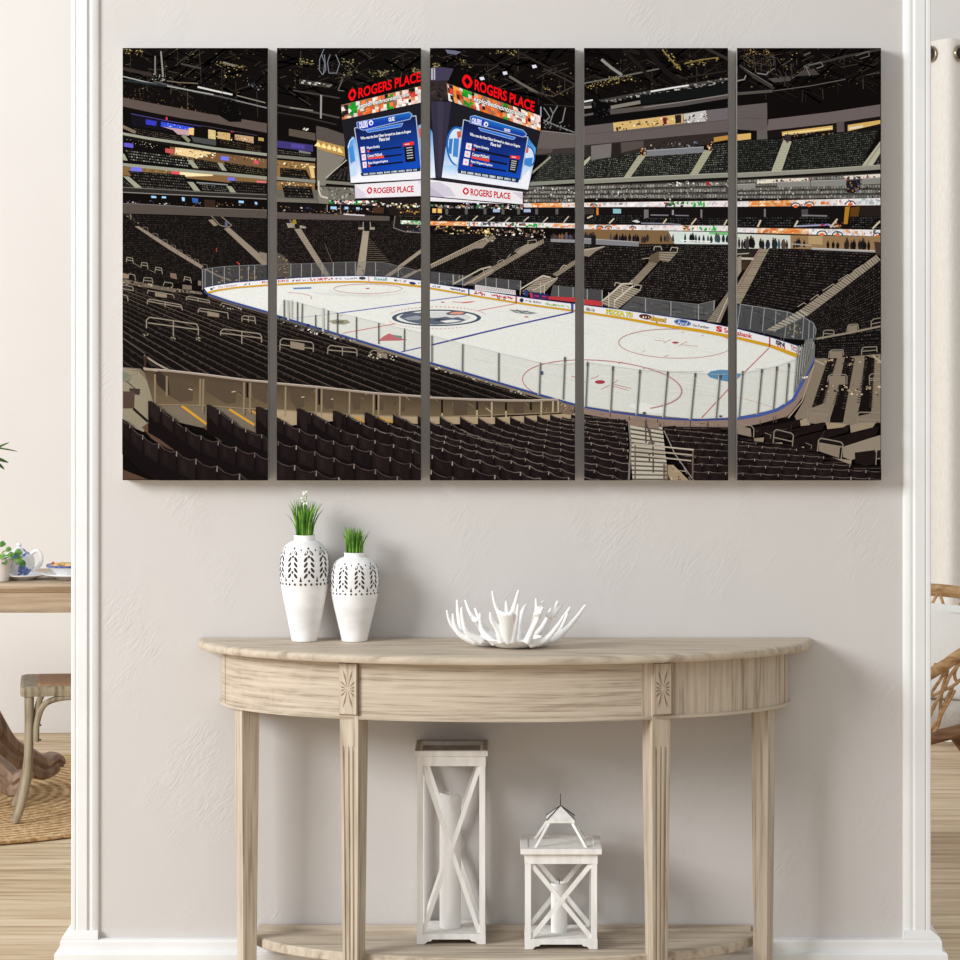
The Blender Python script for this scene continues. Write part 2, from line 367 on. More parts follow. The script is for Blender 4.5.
def grass(base, z0, rr, hh, n, label, flowers, d):
    random.seed(int(hh*1e5)); b = MB()
    for i in range(n):
        a = random.uniform(0, 2*pi); q = rr*math.sqrt(random.random())
        x, y = q*cos(a), q*sin(a); h = hh*random.uniform(.55, 1.0); lean = random.uniform(.05, .30)*hh*(.2+q/rr)
        dx, dy = cos(a)*lean, sin(a)*lean*.5; w = random.uniform(.0011, .0019)
        P = [(x, y, -.012), (x+dx*.2, y+dy*.2, h*.4), (x+dx*.55, y+dy*.55, h*.75), (x+dx, y+dy, h)]
        b.tube(P, [w, w*.95, w*.7, w*.15], 5)
    if flowers:
        b.cur = 1
        for i in range(12):
            x, y, z = random.uniform(-.5, .5)*rr, random.uniform(-.5, .5)*rr, hh*random.uniform(.8, 1.22)
            for k in range(3):
                o = Vector((x+random.uniform(-.002, .002), y, z+random.uniform(-.002, .002)))
                b.lathe([(.0002, -.0022), (.0018, -.0008), (.0018, .0008), (.0002, .0022)], 7, o)
            b.cur = 0; b.tube([(x*.3, y*.3, 0), (x, y, z)], [.0007, .0004], 5); b.cur = 1
    o = b.build('grass_tuft', [M_grass, M_petal], None, smooth=True, loc=(base.x, -d, z0))
    return tag(o, label, 'grass')
dv = .070
v, bs, H, r = make_vase(304.5, 640, 106, 24.6, 'taller white openwork ceramic vase, left of the pair on the console', dv)
grass(bs, TH+H-.001, r*.30, 37*(CAMD-dv)/FPX, 80, 'green grass tuft with tiny white blossoms in the taller vase', True, dv)
v, bs, H, r = make_vase(354.5, 640, 88.5, 24.4, 'shorter white openwork ceramic vase, right of the pair on the console', dv)
grass(bs, TH+H-.001, r*.30, 27*(CAMD-dv)/FPX, 80, 'plain short green grass tuft in the shorter vase', False, dv)

# ------------------------------------------------------------------ coral bowl
def coral():
    d = .185; s = (CAMD-d)/FPX; b = MB(); cx = 516.5
    def q(zx, zy, dy):       # zoomed picture coordinates -> local metres
        px, py = 430+zx/5.647, 570+zy/5.647
        return ((px-cx)*s, dy, max(.004, (643.5-py-360*dy/6.6)*s))
    br = [
     ([(95, 205), (112, 265), (150, 320), (235, 380), (400, 402)], -.01, .02), ([(130, 225), (140, 290), (175, 345), (260, 385)], -.03, -.02),
     ([(152, 145), (158, 220), (180, 310), (250, 375), (400, 405)], .03, .02), ([(180, 190), (188, 260), (215, 335), (300, 385)], -.05, -.03),
     ([(195, 145), (225, 220), (262, 265), (300, 330), (400, 395)], .07, .05), ([(283, 220), (285, 280), (300, 330), (370, 395)], -.02, -.03), ([(283, 240), (262, 265), (240, 250)], .02, .05),
     ([(340, 220), (352, 270), (385, 320), (405, 390)], -.085, -.06), ([(353, 100), (368, 170), (400, 250), (425, 330), (445, 390)], -.095, -.06),
     ([(500, 95), (482, 165), (462, 235), (450, 320), (450, 390)], -.095, -.06), ([(497, 175), (492, 240), (480, 310), (465, 385)], -.10, -.06),
     ([(548, 170), (525, 212), (500, 300), (490, 395)], .09, .03), ([(597, 140), (598, 220), (575, 300), (550, 385)], -.08, -.05),
     ([(640, 155), (618, 200), (597, 245)], -.06, -.085), ([(635, 190), (610, 250), (575, 320), (545, 390)], -.09, -.06),
     ([(720, 155), (692, 225), (655, 310), (635, 380), (560, 402)], -.05, -.03), ([(748, 168), (715, 205), (690, 235)], -.04, -.05), ([(650, 242), (685, 235)], -.06, -.05),
     ([(797, 185), (768, 235), (740, 300), (690, 370), (580, 405)], .04, .02), ([(755, 235), (715, 300), (650, 370), (560, 400)], -.07, -.04),
     ([(880, 175), (830, 245), (770, 315), (700, 370), (580, 402)], .0, .0), ([(780, 225), (745, 300), (720, 345)], .02, .01),
     ([(430, 150), (440, 260), (470, 390)], .10, .04), ([(250, 190), (300, 300), (400, 395)], .10, .05), ([(690, 190), (640, 300), (560, 395)], .10, .05)]
    for pts, dy0, dy1 in br:
        n = len(pts); P = [q(x, y, dy0+(dy1-dy0)*i/(n-1)) for i, (x, y) in enumerate(pts)]
        P = crom(P, 6); N = len(P)
        b.tube(P, [.0026+.0062*(i/(N-1))**.8 for i in range(N)], 10)
    # web between the two prongs of the front fork
    for f in range(12):
        t = f/11; a, c = (388+t*34, 222+t*150), (466-t*12, 228+t*146)
        b.tube(crom([q(a[0], a[1], -.092+.028*t), q((a[0]+c[0])/2, a[1]+14-8*t, -.094+.028*t), q(c[0], c[1], -.092+.028*t)], 5), .0056, 10)
    b.lathe([(.0005, .0005), (.034, .0005), (.046, .005), (.060, .013), (.068, .020), (.064, .021), (.050, .013), (.03, .010), (.0005, .009)], 40, (-.006, 0, 0))
    o = b.build('coral_bowl', M_coral, None, smooth=True)
    rm = o.modifiers.new('remesh', 'REMESH'); rm.mode = 'VOXEL'; rm.voxel_size = .0016; rm.use_smooth_shade = True
    sm = o.modifiers.new('smooth', 'SMOOTH'); sm.iterations = 10; sm.factor = .5
    dg = bpy.context.evaluated_depsgraph_get(); me = bpy.data.meshes.new_from_object(o.evaluated_get(dg))
    o.modifiers.clear(); o.data = me
    for v in me.vertices: v.co.z = max(v.co.z, .0002)
    o.location = (at(cx, 0, -d).x, -d, TH+.0008)
    tag(o, 'white branching coral bowl near the middle of the console tabletop', 'bowl')
coral()

# ------------------------------------------------------------------ lanterns and candles
def lantern(px, w, zfront, label, H, roof):
    x = at(px, 0, -zfront).x; y = -zfront+w/2
    t = thing('lantern', label, 'lantern', (x, y, SH+.0005), 0, 'white wooden lanterns on the lower shelf')
    h = w/2; p = .0122; fz = .010; bz = .021
    b = MB()                                    # base board with bracket feet
    b.box((0, 0, (fz+bz)/2), (w, w, bz-fz))
    for sx in (-1, 1):
        for sy in (-1, 1):
            L, T = .022, .012
            pr = [(0, 0), (L*.75, 0), (L*1.0, fz*.55), (L*1.35, fz*.65), (L*1.5, fz+.0005), (0, fz+.0005)]
            b.loft([[(sx*(h-u), sy*(h-k), z) for u, z in pr] for k in (0, T)])
            b.loft([[(sx*(h-k-.0004), sy*(h-u-T*.9), z*.99) for u, z in pr] for k in (0, T)])
    b.build('lantern_base', M_white_wood, t, bevel=.0006)
    top = H-.011
    for sx in (-1, 1):
        for sy in (-1, 1):
            MB().box((sx*(h-.001-p/2), sy*(h-.001-p/2), (bz+top)/2), (p, p, top-bz)).build('post', M_white_wood, t, bevel=.0006)
    hd = .021
    f = MB()
    for sgn in (-1, 1):
        f.box((0, sgn*(h-.0042), top-hd/2), (w, .0084, hd)); f.box((sgn*(h-.0042), 0, top-hd/2), (.0084, w-.0172, hd))
    f.build('top_rail', M_white_wood, t, bevel=.0005)
    for sgn in (-1, 1):
        c = MB(); yy = sgn*(h-p*.55); zi0, zi1 = bz+.002, top-hd-.001; xi = h-p-.001
        c.bar((-xi, yy, zi0), (xi, yy, zi1), .0092, .005); c.bar((-xi, yy+.0007, zi1), (xi, yy+.0007, zi0), .0092, .005)
        c.build('cross_brace', M_white_wood, t)
    o = h+(.0085 if roof else .0045)
    rim = MB(); rw = .016
    for sgn in (-1, 1):
        rim.box((0, sgn*(o-rw/2), H-.0055), (2*o, rw, .011)); rim.box((sgn*(o-rw/2), 0, H-.0055), (rw, 2*o-2*rw, .011))
    rim.build('top_rim', M_white_wood, t, bevel=.0008)
    if not roof:
        # the open top of the tall lantern: a sunk tin tray with a raised tin edge
        tr = MB()
        tr.box((0, o-.006, H+.001), (2*o-.004, .008, .002))
        for sgn in (-1, 1): tr.box((sgn*(o-.006), -.006, H+.001), (.008, 2*o-.0161, .002))
        tr.box((0, 0, H-.009), (2*o-2*rw, 2*o-2*rw, .002))
        tr.build('tin_tray', M_tin, t)
    else:
        g = MB(); g.box((0, 0, H-.004), (2*o-2*rw, 2*o-2*rw, .005)); g.build('roof_board', M_white_wood, t)
        cz = .4355-SH; ch = .029
        for sx in (-1, 1):
            for sy in (-1, 1): MB().bar((sx*(h-.022), sy*(h-.022), H-.0035), (sx*(ch-.006), sy*(ch-.006), cz+.002), .0052, .0052, up=(.3, 1, 0)).build('roof_strut', M_white_wood, t)
        cp = MB()
        cp.box((0, 0, cz+.003), (2*ch, 2*ch, .006))
        cp.loft([[(sx*ch, sy*ch, cz+.006) for sx, sy in ((-1, -1), (1, -1), (1, 1), (-1, 1))], [(sx*.001, sy*.001, cz+.031) for sx, sy in ((-1, -1), (1, -1), (1, 1), (-1, 1))]])
        cp.build('roof_cap', M_white_wood, t, bevel=.0004)
        fi = MB()
        for sx in (-1, 1):
            for sy in (-1, 1): fi.bar((sx*(ch+.001), sy*(ch+.001), cz+.0065), (0, 0, cz+.0325), .0015, .0015, up=(.3, 1, 0))
        fi.tube([(0, 0, cz+.028), (0, 0, cz+.046)], .0009, 8)
        fi.tube([(.0, .004*cos(a), cz+.051+.005*sin(a)) for a in (2*pi*k/16 for k in range(17))], .0008, 6)
        fi.build('iron_finial', M_iron, t)
    return x, y, bz
x, y, bz = lantern(451.2, .143, .155, 'tall white lantern with crossed braces and an open top, left on the shelf', .401, False)
def candle(x, y, z, r, h, slant, label):
    c = thing('candle', label, 'candle', (x, y, z)); b = MB(); n = 32
    def ring(q, hh, sl): return [(q*cos(2*pi*k/n), q*sin(2*pi*k/n), hh-sl*q*cos(2*pi*k/n)) for k in range(n)]
    b.loft([ring(r*.97, 0, 0), ring(r, .003, 0), ring(r, h-.002, slant), ring(r*.95, h, slant), ring(r*.7, h-.003, slant), ring(.0005, h-.005, 0)])
    b.build('wax', M_wax, c, smooth=True, angle=40)
    MB().tube(crom([(0, 0, h-.006), (.0005, 0, h+.004), (-.002, 0, h+.009)], 4), .0009, 6).build('wick', M_wick if slant == 0 else M_wax, c, smooth=True)
candle(x-.003, y, SH+bz+.0008, .0223, .280, .14, 'tall white pillar candle inside the tall lantern')
x, y, bz = lantern(561.2, .150, .205, 'short white lantern with a little pyramid roof, right on the shelf', .2075, True)
candle(x-.003, y, SH+bz+.0008, .0170, .102, 0, 'short white candle with dark wick inside the roofed lantern')
# ------------------------------------------------------------------ dining room seen left of the pier
def rug():
    prof = [(.001, 0), (.90, 0), (.908, .004), (.905, .010), (.895, .012), (.001, .012)]
    o = MB().lathe(prof, 96).build('jute_rug', M_rug, None, smooth=True, loc=(-1.78, 2.86, .0008), angle=60)
    tag(o, 'round braided jute rug under the dining table and chair', 'rug')
rug()
DT = thing('dining_table', 'oak dining table on a scrolled pedestal, cut by the left edge', 'dining table', (-1.78, 2.74, .0135))
TZ = .682   # top of table above the rug
x1 = .72; x0 = -.72; y0 = -.39; y1 = .09
def rect(i, z): return [(x0+i, y0+i, z), (x1-i, y0+i, z), (x1-i, y1-i, z), (x0+i, y1-i, z)]
MB().loft([rect(.014, TZ-.027), rect(.010, TZ-.022), rect(.002, TZ-.016), rect(0, TZ-.009), rect(.002, TZ-.003), rect(.007, TZ)]).build('tabletop', M_table, DT, smooth=True, angle=30)
m = MB(); zc = TZ-.0565; hh = .059
m.box((0+(x0+x1)/2, y0+.03, zc), (x1-x0-.04, .022, hh)); m.box(((x0+x1)/2, y1-.03, zc), (x1-x0-.04, .022, hh))
m.box((x0+.03, (y0+y1)/2, zc), (.022, y1-y0-.082, hh)); m.box((x1-.03, (y0+y1)/2, zc), (.022, y1-y0-.082, hh))
m.build('apron', M_table, DT)
MB().lathe([(.001, .24), (.10, .24), (.12, .30), (.09, .36), (.075, .45), (.10, .52), (.16, .59), (.20, .62), (.20, .655), (.001, .655)], 32).build('pedestal', M_pedestal, DT, smooth=True)
def foot(tx, ty, up):
    """S-scroll foot from the pedestal out to (tx,ty)"""
    d = Vector((tx, ty, 0)); L = d.length; d.normalize(); n = Vector((-d.y, d.x, 0))
    ctr = [(f*L, z, w) for f, z, w in ((.06, .40, .06), (.26, .385, .065), (.42, .29, .062), (.54, .20, .052), (.65, .125, .044), (.78, .085, .040), (.89, .054, .036), (.965, .072, .028), (1.0, .062, .012))]
    P = crom([(a, 0, z) for a, z, w in ctr], 6); Wd = crom([(w, 0, 0) for a, z, w in ctr], 6)
    rings = []
    for i, p in enumerate(P):
        t = (P[min(i+1, len(P)-1)]-P[max(i-1, 0)]).normalized(); k = Vector((-t.z, 0, t.x)); w = max(.006, Wd[i].x)
        sec = [(-.030, -.8), (-.034, -.3), (-.026, 0), (-.034, .3), (-.030, .8), (-.012, 1), (.012, 1), (.030, .8), (.034, .3), (.026, 0), (.034, -.3), (.030, -.8), (.012, -1), (-.012, -1)]
        ring = []
        for u, vv in sec:
            q = p+k*(vv*w); q.z = max(q.z, .0008)
            ring.append(d*q.x+n*u*1.15+Vector((0, 0, q.z)))
        rings.append(ring)
    MB().loft(rings).build('foot', M_pedestal, DT, smooth=True, angle=40)
foot(.385, -.04, 0); foot(.425, .32, 0); foot(-.38, .15, 0); foot(-.46, -.20, 0)

# chair: pushed in from the right, its back behind the pier
CH = thing('dining_chair', 'weathered grey bentwood chair with cane seat beside the dining table', 'chair', (-1.152, 2.516, .0178), R(8))
SZ = .415; CH.scale.z = .925
def frame_seat():
    b = MB(); out = [(-.235, -.142), (-.225, -.156), (.19, -.138), (.205, -.125), (.205, .125), (.19, .138), (-.225, .156), (-.235, .142)]
    inn = [(x*.80, y*.80) for x, y in out]
    b.loft([[(x, y, SZ-.030) for x, y in out], [(x*1.01, y*1.01, SZ-.015) for x, y in out], [(x, y, SZ-.003) for x, y in out], [(x*.97, y*.97, SZ) for x, y in out], [(x, y, SZ-.002) for x, y in inn]], caps=True)
    b.build('seat_frame', M_chair, CH)
    MB().loft([[(x*.995, y*.995, SZ-.004) for x, y in inn], [(x*.98, y*.98, SZ+.004) for x, y in inn], [(x*.6, y*.6, SZ+.008) for x, y in inn]]).build('cane_seat', M_cane, CH, smooth=True)
frame_seat()
for sy in (-1, 1):
    MB().tube(crom([(-.212, sy*0.1378, SZ-.028), (-.212, sy*0.1384, .27), (-.216, sy*0.1404, .15), (-.232, sy*0.1443, .06), (-.252, sy*0.1482, 0)], 6), [.0135]*25, 12).build('leg', M_chair, CH, smooth=True)
    MB().tube(crom([(.26, sy*0.1300, 0), (.205, sy*0.1235, .2), (.19, sy*0.1202, SZ), (.22, sy*0.1202, .65), (.27, sy*0.1105, .86)], 6), [.015]*25, 12).build('leg', M_chair, CH, smooth=True)
    MB().tube(crom([(-.192, sy*0.1456, .245), (-.190, sy*0.1456, .30), (-.172, sy*0.1443, .355), (-.130, sy*0.1417, .376), (-.06, sy*0.1391, .380), (.02, sy*0.1365, .370), (.09, sy*0.1339, .345), (.15, sy*0.1300, .29), (.17, sy*0.1274, .24)], 5), .0095, 10).build('arch_brace', M_chair, CH, smooth=True)
    MB().bar((-.085, sy*0.1469, SZ-.022), (.205, sy*0.1333, .66), .017, .008).build('hip_brace', M_chair, CH, bevel=.002)
    MB().tube([(-.18, sy*0.1508, .252), (-.18, sy*0.1544, .252)], .003, 8).build('screw', M_iron, CH)
MB().tube(crom([(.27, -.11, .86), (.30, -.06, .90), (.305, 0, .905), (.30, .06, .90), (.27, .11, .86)], 6), .014, 10).build('back_rail', M_chair, CH, smooth=True)
m = MB(); m.bar((.20, -.11, SZ+.02), (.285, .10, .86), .02, .007, up=(1, 0, 0)); m.bar((.207, .11, SZ+.02), (.292, -.10, .86), .02, .007, up=(1, 0, 0)); m.build('cross_back', M_chair, CH)

# things on the dining table (its front edge is at y = 2.35)
TT = .0135+TZ+.0006
def put(px, Y): return at(px, 0, Y).x
pot = thing('potted_plant', 'small round-leaved green plant in a cream pot on the dining table', 'potted plant', (put(-2, 2.41), 2.41, TT))
MB().lathe([(.001, 0), (.029, 0), (.031, .002), (.039, .062), (.0395, .066), (.036, .066), (.034, .056), (.001, .055)], 36).build('pot', M_pot, pot, smooth=True)
MB().lathe([(.001, .050), (.0345, .050), (.034, .059), (.02, .063), (.001, .065)], 24).build('soil', M_soil, pot, smooth=True)
def leaf(b, base, tip, w, L, roll=0, cup=.2):
    base, tip = Vector(base), Vector(tip); ax = (tip-base).normalized(); side = ax.cross(Vector((0, -.75, .65))).normalized(); up = side.cross(ax)
    top, bot = [], []
    N = 9; ring = []
    rows = []
    for i in range(N+1):
        t = i/N; ww = w*math.sin(pi*min(1, t*.96+.03))**.6; p = base+ax*(L*t)+up*(-.15*L*t*t)
        rows.append([p+side*(-ww)+up*cup*ww, p+side*(-ww*.5)+up*cup*.3*ww, p, p+side*ww*.5+up*cup*.3*ww, p+side*ww+up*cup*ww])
    vs = [v for r_ in rows for v in r_]; n0 = len(vs); vs = vs+[v-up*.0006 for v in vs]; fs = []
    for i in range(N):
        for j in range(4):
            k = i*5+j; fs.append((k, k+1, k+6, k+5)); fs.append((n0+k, n0+k+5, n0+k+6, n0+k+1))
    b.add(vs, fs)
stem = MB(); lf = MB()
for ex, ez, ed, L in ((.030, .098, -.01, .017), (.058, .086, .0, .024), (.062, .072, -.02, .024), (.040, .082, -.03, .020), (.076, .060, -.01, .020), (.012, .078, -.03, .020), (-.03, .09, 0, .024), (-.055, .07, -.01, .024), (-.015, .10, .02, .022), (.004, .112, .01, .02), (.020, .066, -.03, .018)):
    base = Vector((ex*.12, ed*.2, .055)); tip = Vector((ex*.85, ed, ez*.92)); mid = (base+tip)/2+Vector((-.002, 0, .008))
    stem.tube(crom([base, mid, tip], 4), .0017, 6)
    leaf(lf, tip-Vector((.002, 0, 0)), tip+Vector((1 if ex > 0 else -1, -.2, -.35 if ez < .075 else .25)), L*.55, L)
stem.build('stems', M_leaf, pot, smooth=True); lf.build('leaves', M_leaf, pot, smooth=True)

tp = thing('teapot', 'white and blue porcelain teapot behind the small potted plant', 'teapot', (put(19, 2.48), 2.48, TT+.0105))
MB().lathe([(.001, 0), (.026, 0), (.028, .004), (.040, .018), (.046, .034), (.044, .052), (.034, .064), (.022, .069), (.001, .069)], 36).build('body', M_porc, tp, smooth=True)
MB().lathe([(.001, .0675), (.021, .0675), (.018, .074), (.008, .080), (.005, .083), (.008, .088), (.006, .093), (.001, .094)], 28).build('lid', M_porc, tp, smooth=True)
MB().tube(crom([(.034, -.006, .060), (.050, -.006, .071), (.062, -.006, .064), (.066, -.006, .046), (.058, -.006, .026), (.036, -.006, .014)], 6), [.0055]*31, 10).build('handle', M_plate, tp, smooth=True)
MB().tube(crom([(-.038, 0, .020), (-.060, 0, .034), (-.074, 0, .062), (-.086, 0, .07)], 6), [.010-.0003*i for i in range(19)], 10).build('spout', M_porc, tp, smooth=True)
def plate(name, px, Y, r, h, label, cat, m2, z=0):
    t = thing(name, label, cat, (put(px, Y), Y, TT+z))
    MB().lathe([(.001, 0), (r*.55, 0), (r*.6, h*.25), (r, h*.85), (r, h), (r*.62, h*.5), (.001, h*.45)], 48).build('dish', M_plate, t, smooth=True)
    MB().lathe([(r*.985, h*.9), (r*1.006, h*.84), (r*1.012, h*1.0), (r*.985, h*1.06), (r*.97, h*.98), (r*.985, h*.9)], 48, caps=False).build('rim', m2, t, smooth=True)
plate('saucer', 22, 2.48, .072, .015, 'white saucer under the porcelain teapot', 'saucer', M_plate, 0)
plate('plate', 73, 2.49, .088, .016, 'wide white dinner plate at the right of the dining table', 'plate', M_plate, 0)
plate('bowl', 68, 2.49, .062, .030, 'blue-rimmed white dish of pastries on the wide plate', 'bowl', M_rimblue, .0095)
random.seed(4)
pxs = [(56, -.012), (62, .014), (69, -.012), (76, .012)]
for i, (px, dy) in enumerate(pxs):
    b = MB(); r = .0135; b.lathe([(.001, 0), (r*.7, .001), (r, .007), (r*.75, .014), (.001, .016)], 16)
    o = b.build('pastry', M_pastry, None, smooth=True, loc=(put(px, 2.49+dy), 2.49+dy, TT+.0095+.0215))
    tag(o, ['golden pastry at the left end of the blue-rimmed dish', 'golden pastry second from the left in the dish', 'golden pastry in the middle right of the dish', 'golden pastry nearest the white door trim'][i], 'pastry', 'pastries in the blue-rimmed dish')
for i, px in enumerate((53.0, 58.5)):
    Yb = 2.49-.018 - (.016 if i else 0)
    b = MB(); b.lathe([(.0005, 0), (.003, .001), (.0042, .004), (.003, .0075), (.0005, .0085)], 14)
    o = b.build('berry', M_berry, None, smooth=True, loc=(put(px, Yb), Yb, TT+.0345))
    o.location.z = TT+.0095+(.0325 if i == 0 else .0235)
    tag(o, ['red berry at the left rim of the pastry dish', 'red berry right of the other, beside the pastries'][i], 'berry', 'red berries in the blue-rimmed dish')
# leafy branch in a tall vase standing mostly beyond the left edge
lv = thing('leafy_plant', 'slender dark green leaves reaching in at the left edge above the dining table', 'plant', (put(-62, 2.6), 2.6, TT))
MB().lathe([(.001, 0), (.045, 0), (.06, .06), (.055, .14), (.03, .2), (.033, .22), (.028, .22), (.026, .2), (.001, .19)], 32).build('vase', M_pot, lv, smooth=True)
b = MB(); g = MB()
def lp(px, py, Y=2.6):
    p = at(px, py, Y); return p-Vector(lv.location)
g.tube(crom([(0, 0, .18), (.02, 0, .28), lp(-34, 485), lp(-12, 459)], 6), .0025, 8)
g.build('branch', M_dleaf, lv, smooth=True)
for a, c, w in (((-16, 455), (7.5, 440.5), .0045), ((-14, 447), (17, 448.5), .0028), ((-14, 456), (8.5, 460.5), .0065), ((-10, 458), (5, 468), .0055), ((-20, 460), (-8, 474), .005), ((-22, 452), (-16, 436), .005)):
    pa, pc = lp(*a), lp(*c); leaf(b, pa, pc, w, (pc-pa).length, cup=.15)
b.build('leaves', M_dleaf, lv, smooth=True)

# ------------------------------------------------------------------ sitting corner seen right of the pier
CY = 3.95
cur = thing('curtain', 'long off-white eyelet curtain hanging at the back wall right of the pier', 'curtain', (at(930, 0, CY).x, CY, 0))
cs = (CAMD+CY)/FPX
def curtain():
    b = MB(); n = 90; W = .62; z1 = EYE+(280-41)*cs
    rings = []
    for z, amp in ((.02, .045), (.8, .045), (1.6, .042), (z1-.05, .040), (z1, .038)):
        r_ = []
        for k in range(n+1):
            x = -.16+W*k/n; r_.append((x, -amp*cos(2*pi*(x-.062)/.205), z+(.006*cos(2*pi*(x-.062)/.205) if z > 2 else 0)))
        back = [(x, y+.004, z_) for x, y, z_ in r_][::-1]
        rings.append(r_+back)
    b.loft(rings); b.build('fabric', M_curtain, cur, smooth=True, angle=60)
    zg = EYE+(280-54)*cs
    for px, tl in ((932.0, .9), (957.5, -.9), (983, .9), (907, -.9)):
        x = at(px, 0, CY).x-cur.location.x; y = -.040*cos(2*pi*(x-.062)/.205)
        s_ = .040*2*pi/.205*sin(2*pi*(x-.062)/.205); a = math.atan(s_)
        g = MB(); rr = .0235
        g.tube([(x+rr*cos(t)*cos(a)+.005*sin(a), y-.005*cos(a)+rr*cos(t)*sin(a), zg+rr*sin(t)) for t in (2*pi*k/28 for k in range(29))], .0048, 8)
        g.build('eyelet', M_metal, cur, smooth=True)
        g = MB(); g.tube([(x+.003*sin(a), y-.003*cos(a), zg), (x+.0055*sin(a), y-.0055*cos(a), zg)], .0215, 24); g.build('eyelet_shade', M_hole_shade, cur)  # solid dark disc painted as the shade inside the eyelet
    return zg
zg = curtain()
rod = thing('curtain_rod', 'dark metal curtain rod threaded through the curtain eyelets', 'curtain rod', (1.75, CY+.055, zg))
MB().tube([(-.42, 0, .003), (.6, 0, .003)], .009, 12).build('rod', M_iron, rod, smooth=True)
for x, sg in ((-.42, -1), (.6, 1)):
    MB().tube([(x, 0, .003), (x+sg*.025, 0, .003)], .016, 12).build('finial', M_iron, rod, smooth=True)
    MB().bar((x-sg*.04, .009, .003), (x-sg*.04, .254, .003), .012, .012, up=(0, 0, 1)).build('bracket', M_iron, rod)

RY = 1.75; rc = thing('rattan_armchair', 'woven rattan armchair with pale cushions in front of the curtain', 'armchair', (1.52, RY+.30, 0))
def rp(px, py, dY=0.0): return at(px, py, RY+dY)-Vector(rc.location)
def ell(a, b, z, t0, t1, n=40, dz=lambda t: 0): return [(a*cos(R(t)), b*sin(R(t)), z+dz(t)) for t in [t0+(t1-t0)*k/n for k in range(n+1)]]
m = MB(); m.tube(crom([rp(880, 589, .36), rp(910, 589.4, .36), rp(935, 589.8, .36), rp(960, 592.5, .36), rp(990, 598, .34), rp(1020, 608, .28), rp(1040, 622, .18), rp(1052, 642, .06)], 8), [.0175]*57, 14)
m.build('top_rail', M_rattan, rc, smooth=True)
m = MB(); m.tube(crom([rp(880, 700, .2), rp(900, 690, .06), rp(915, 682, .01), rp(930, 674), rp(945, 665), rp(960, 654.5), rp(980, 642), rp(1005, 630, .03), rp(1035, 622, .08), rp(1060, 620, .2)], 8), [.0155]*73, 14)
m.build('arm_rail', M_rattan, rc, smooth=True)
m = MB(); m.tube(crom([rp(886, 744, .3), rp(884, 750, .12), rp(900, 748, .02), rp(930, 738.5), rp(945, 734.5), rp(960, 730.5), rp(1000, 721), rp(1040, 714, .02), rp(1066, 706, .12), rp(1066, 698, .32), rp(1030, 700, .5), rp(960, 712, .56), rp(905, 728, .48), rp(886, 744, .3)], 8), [.0205]*105, 12, .8)
m.build('seat_frame', M_brown, rc, smooth=True)
strands = [[(936, 663), (930, 679), (922, 700)], [(957, 652), (940, 680), (926, 700)], [(944, 660), (947.5, 671), (942, 690), (940, 715)], [(960, 662), (950, 676), (943, 691), (928, 715)], [(925, 700), (942, 691), (953, 686), (965, 676)],
           [(953, 686), (945, 703), (937, 722), (929, 740)], [(937, 700), (931, 714), (922, 730)], [(968, 676), (957, 681), (955, 672), (962, 660)], [(955, 690), (940, 717), (932, 728), (926, 738)], [(941, 716), (937, 728), (930, 736)]]
m = MB()
for i, s_ in enumerate(strands): m.tube(crom([rp(x, y, .004*(i % 3)-.003) for x, y in s_], 6), .0045, 8)
m.build('woven_side', M_rattan, rc, smooth=True)
m = MB()
for s_ in ([(938, 593), (933, 602), (926, 615)], [(939.5, 593), (943, 603), (947, 616)], [(962, 602), (955, 612), (951, 618)], [(962, 602), (968, 614), (974, 622)], [(918, 592), (922, 602), (925, 616)]):
    m.tube(crom([rp(x, y, .35) for x, y in s_]+[rp(s_[-1][0]+2*(s_[-1][0]-s_[0][0]), s_[-1][1]+60, .30)], 5), .0042, 8)
m.build('woven_back', M_rattan, rc, smooth=True)
def cushion(name, mtl, c, sx, sy, sz, rx, rz=0):
    b = MB(); n, k = 14, 5; rings = []
    for j in range(-k, k+1):
        t = j/k; z = t; q = (1-abs(t)**3.2)**.42 if abs(t) < 1 else .02
        ring = []
        for i in range(4*n):
            a = 2*pi*i/(4*n); ca, sa = cos(a), sin(a); e = .38
            x = abs(ca)**e*(1 if ca >= 0 else -1); y = abs(sa)**e*(1 if sa >= 0 else -1)
            ring.append((x*sx*(.80+.20*q), y*sy*(.80+.20*q), sz*t*(1-.18*(abs(x)*abs(y)))))
        rings.append(ring)
    b.loft(rings); o = b.build(name, mtl, rc, smooth=True, angle=70); o.location = c; o.rotation_euler = (rx, 0, rz)
    return o
cushion('seat_cushion', M_cushion2, rp(968, 712, .29), .25, .23, .05, 0, R(-6))
cushion('back_cushion', M_cushion, rp(966, 654, .24), .23, .13, .042, 0).rotation_euler = (R(76), R(5), R(-4))
for a, c in (((956, 735, .03), (1002, 795)), ((1052, 712, .06), (1080, 806)), ((892, 744, .2), (872, 800)), ((1030, 702, .48), (1050, 770))):
    p = rp(*a); g_ = p+(rp(c[0], c[1], a[2])-p)*1.0; k = p.z/max(.01, p.z-g_.z); g_ = p+(g_-p)*k
    MB().tube([p, g_], [.019, .013], 12).build('leg', M_brown, rc, smooth=True)
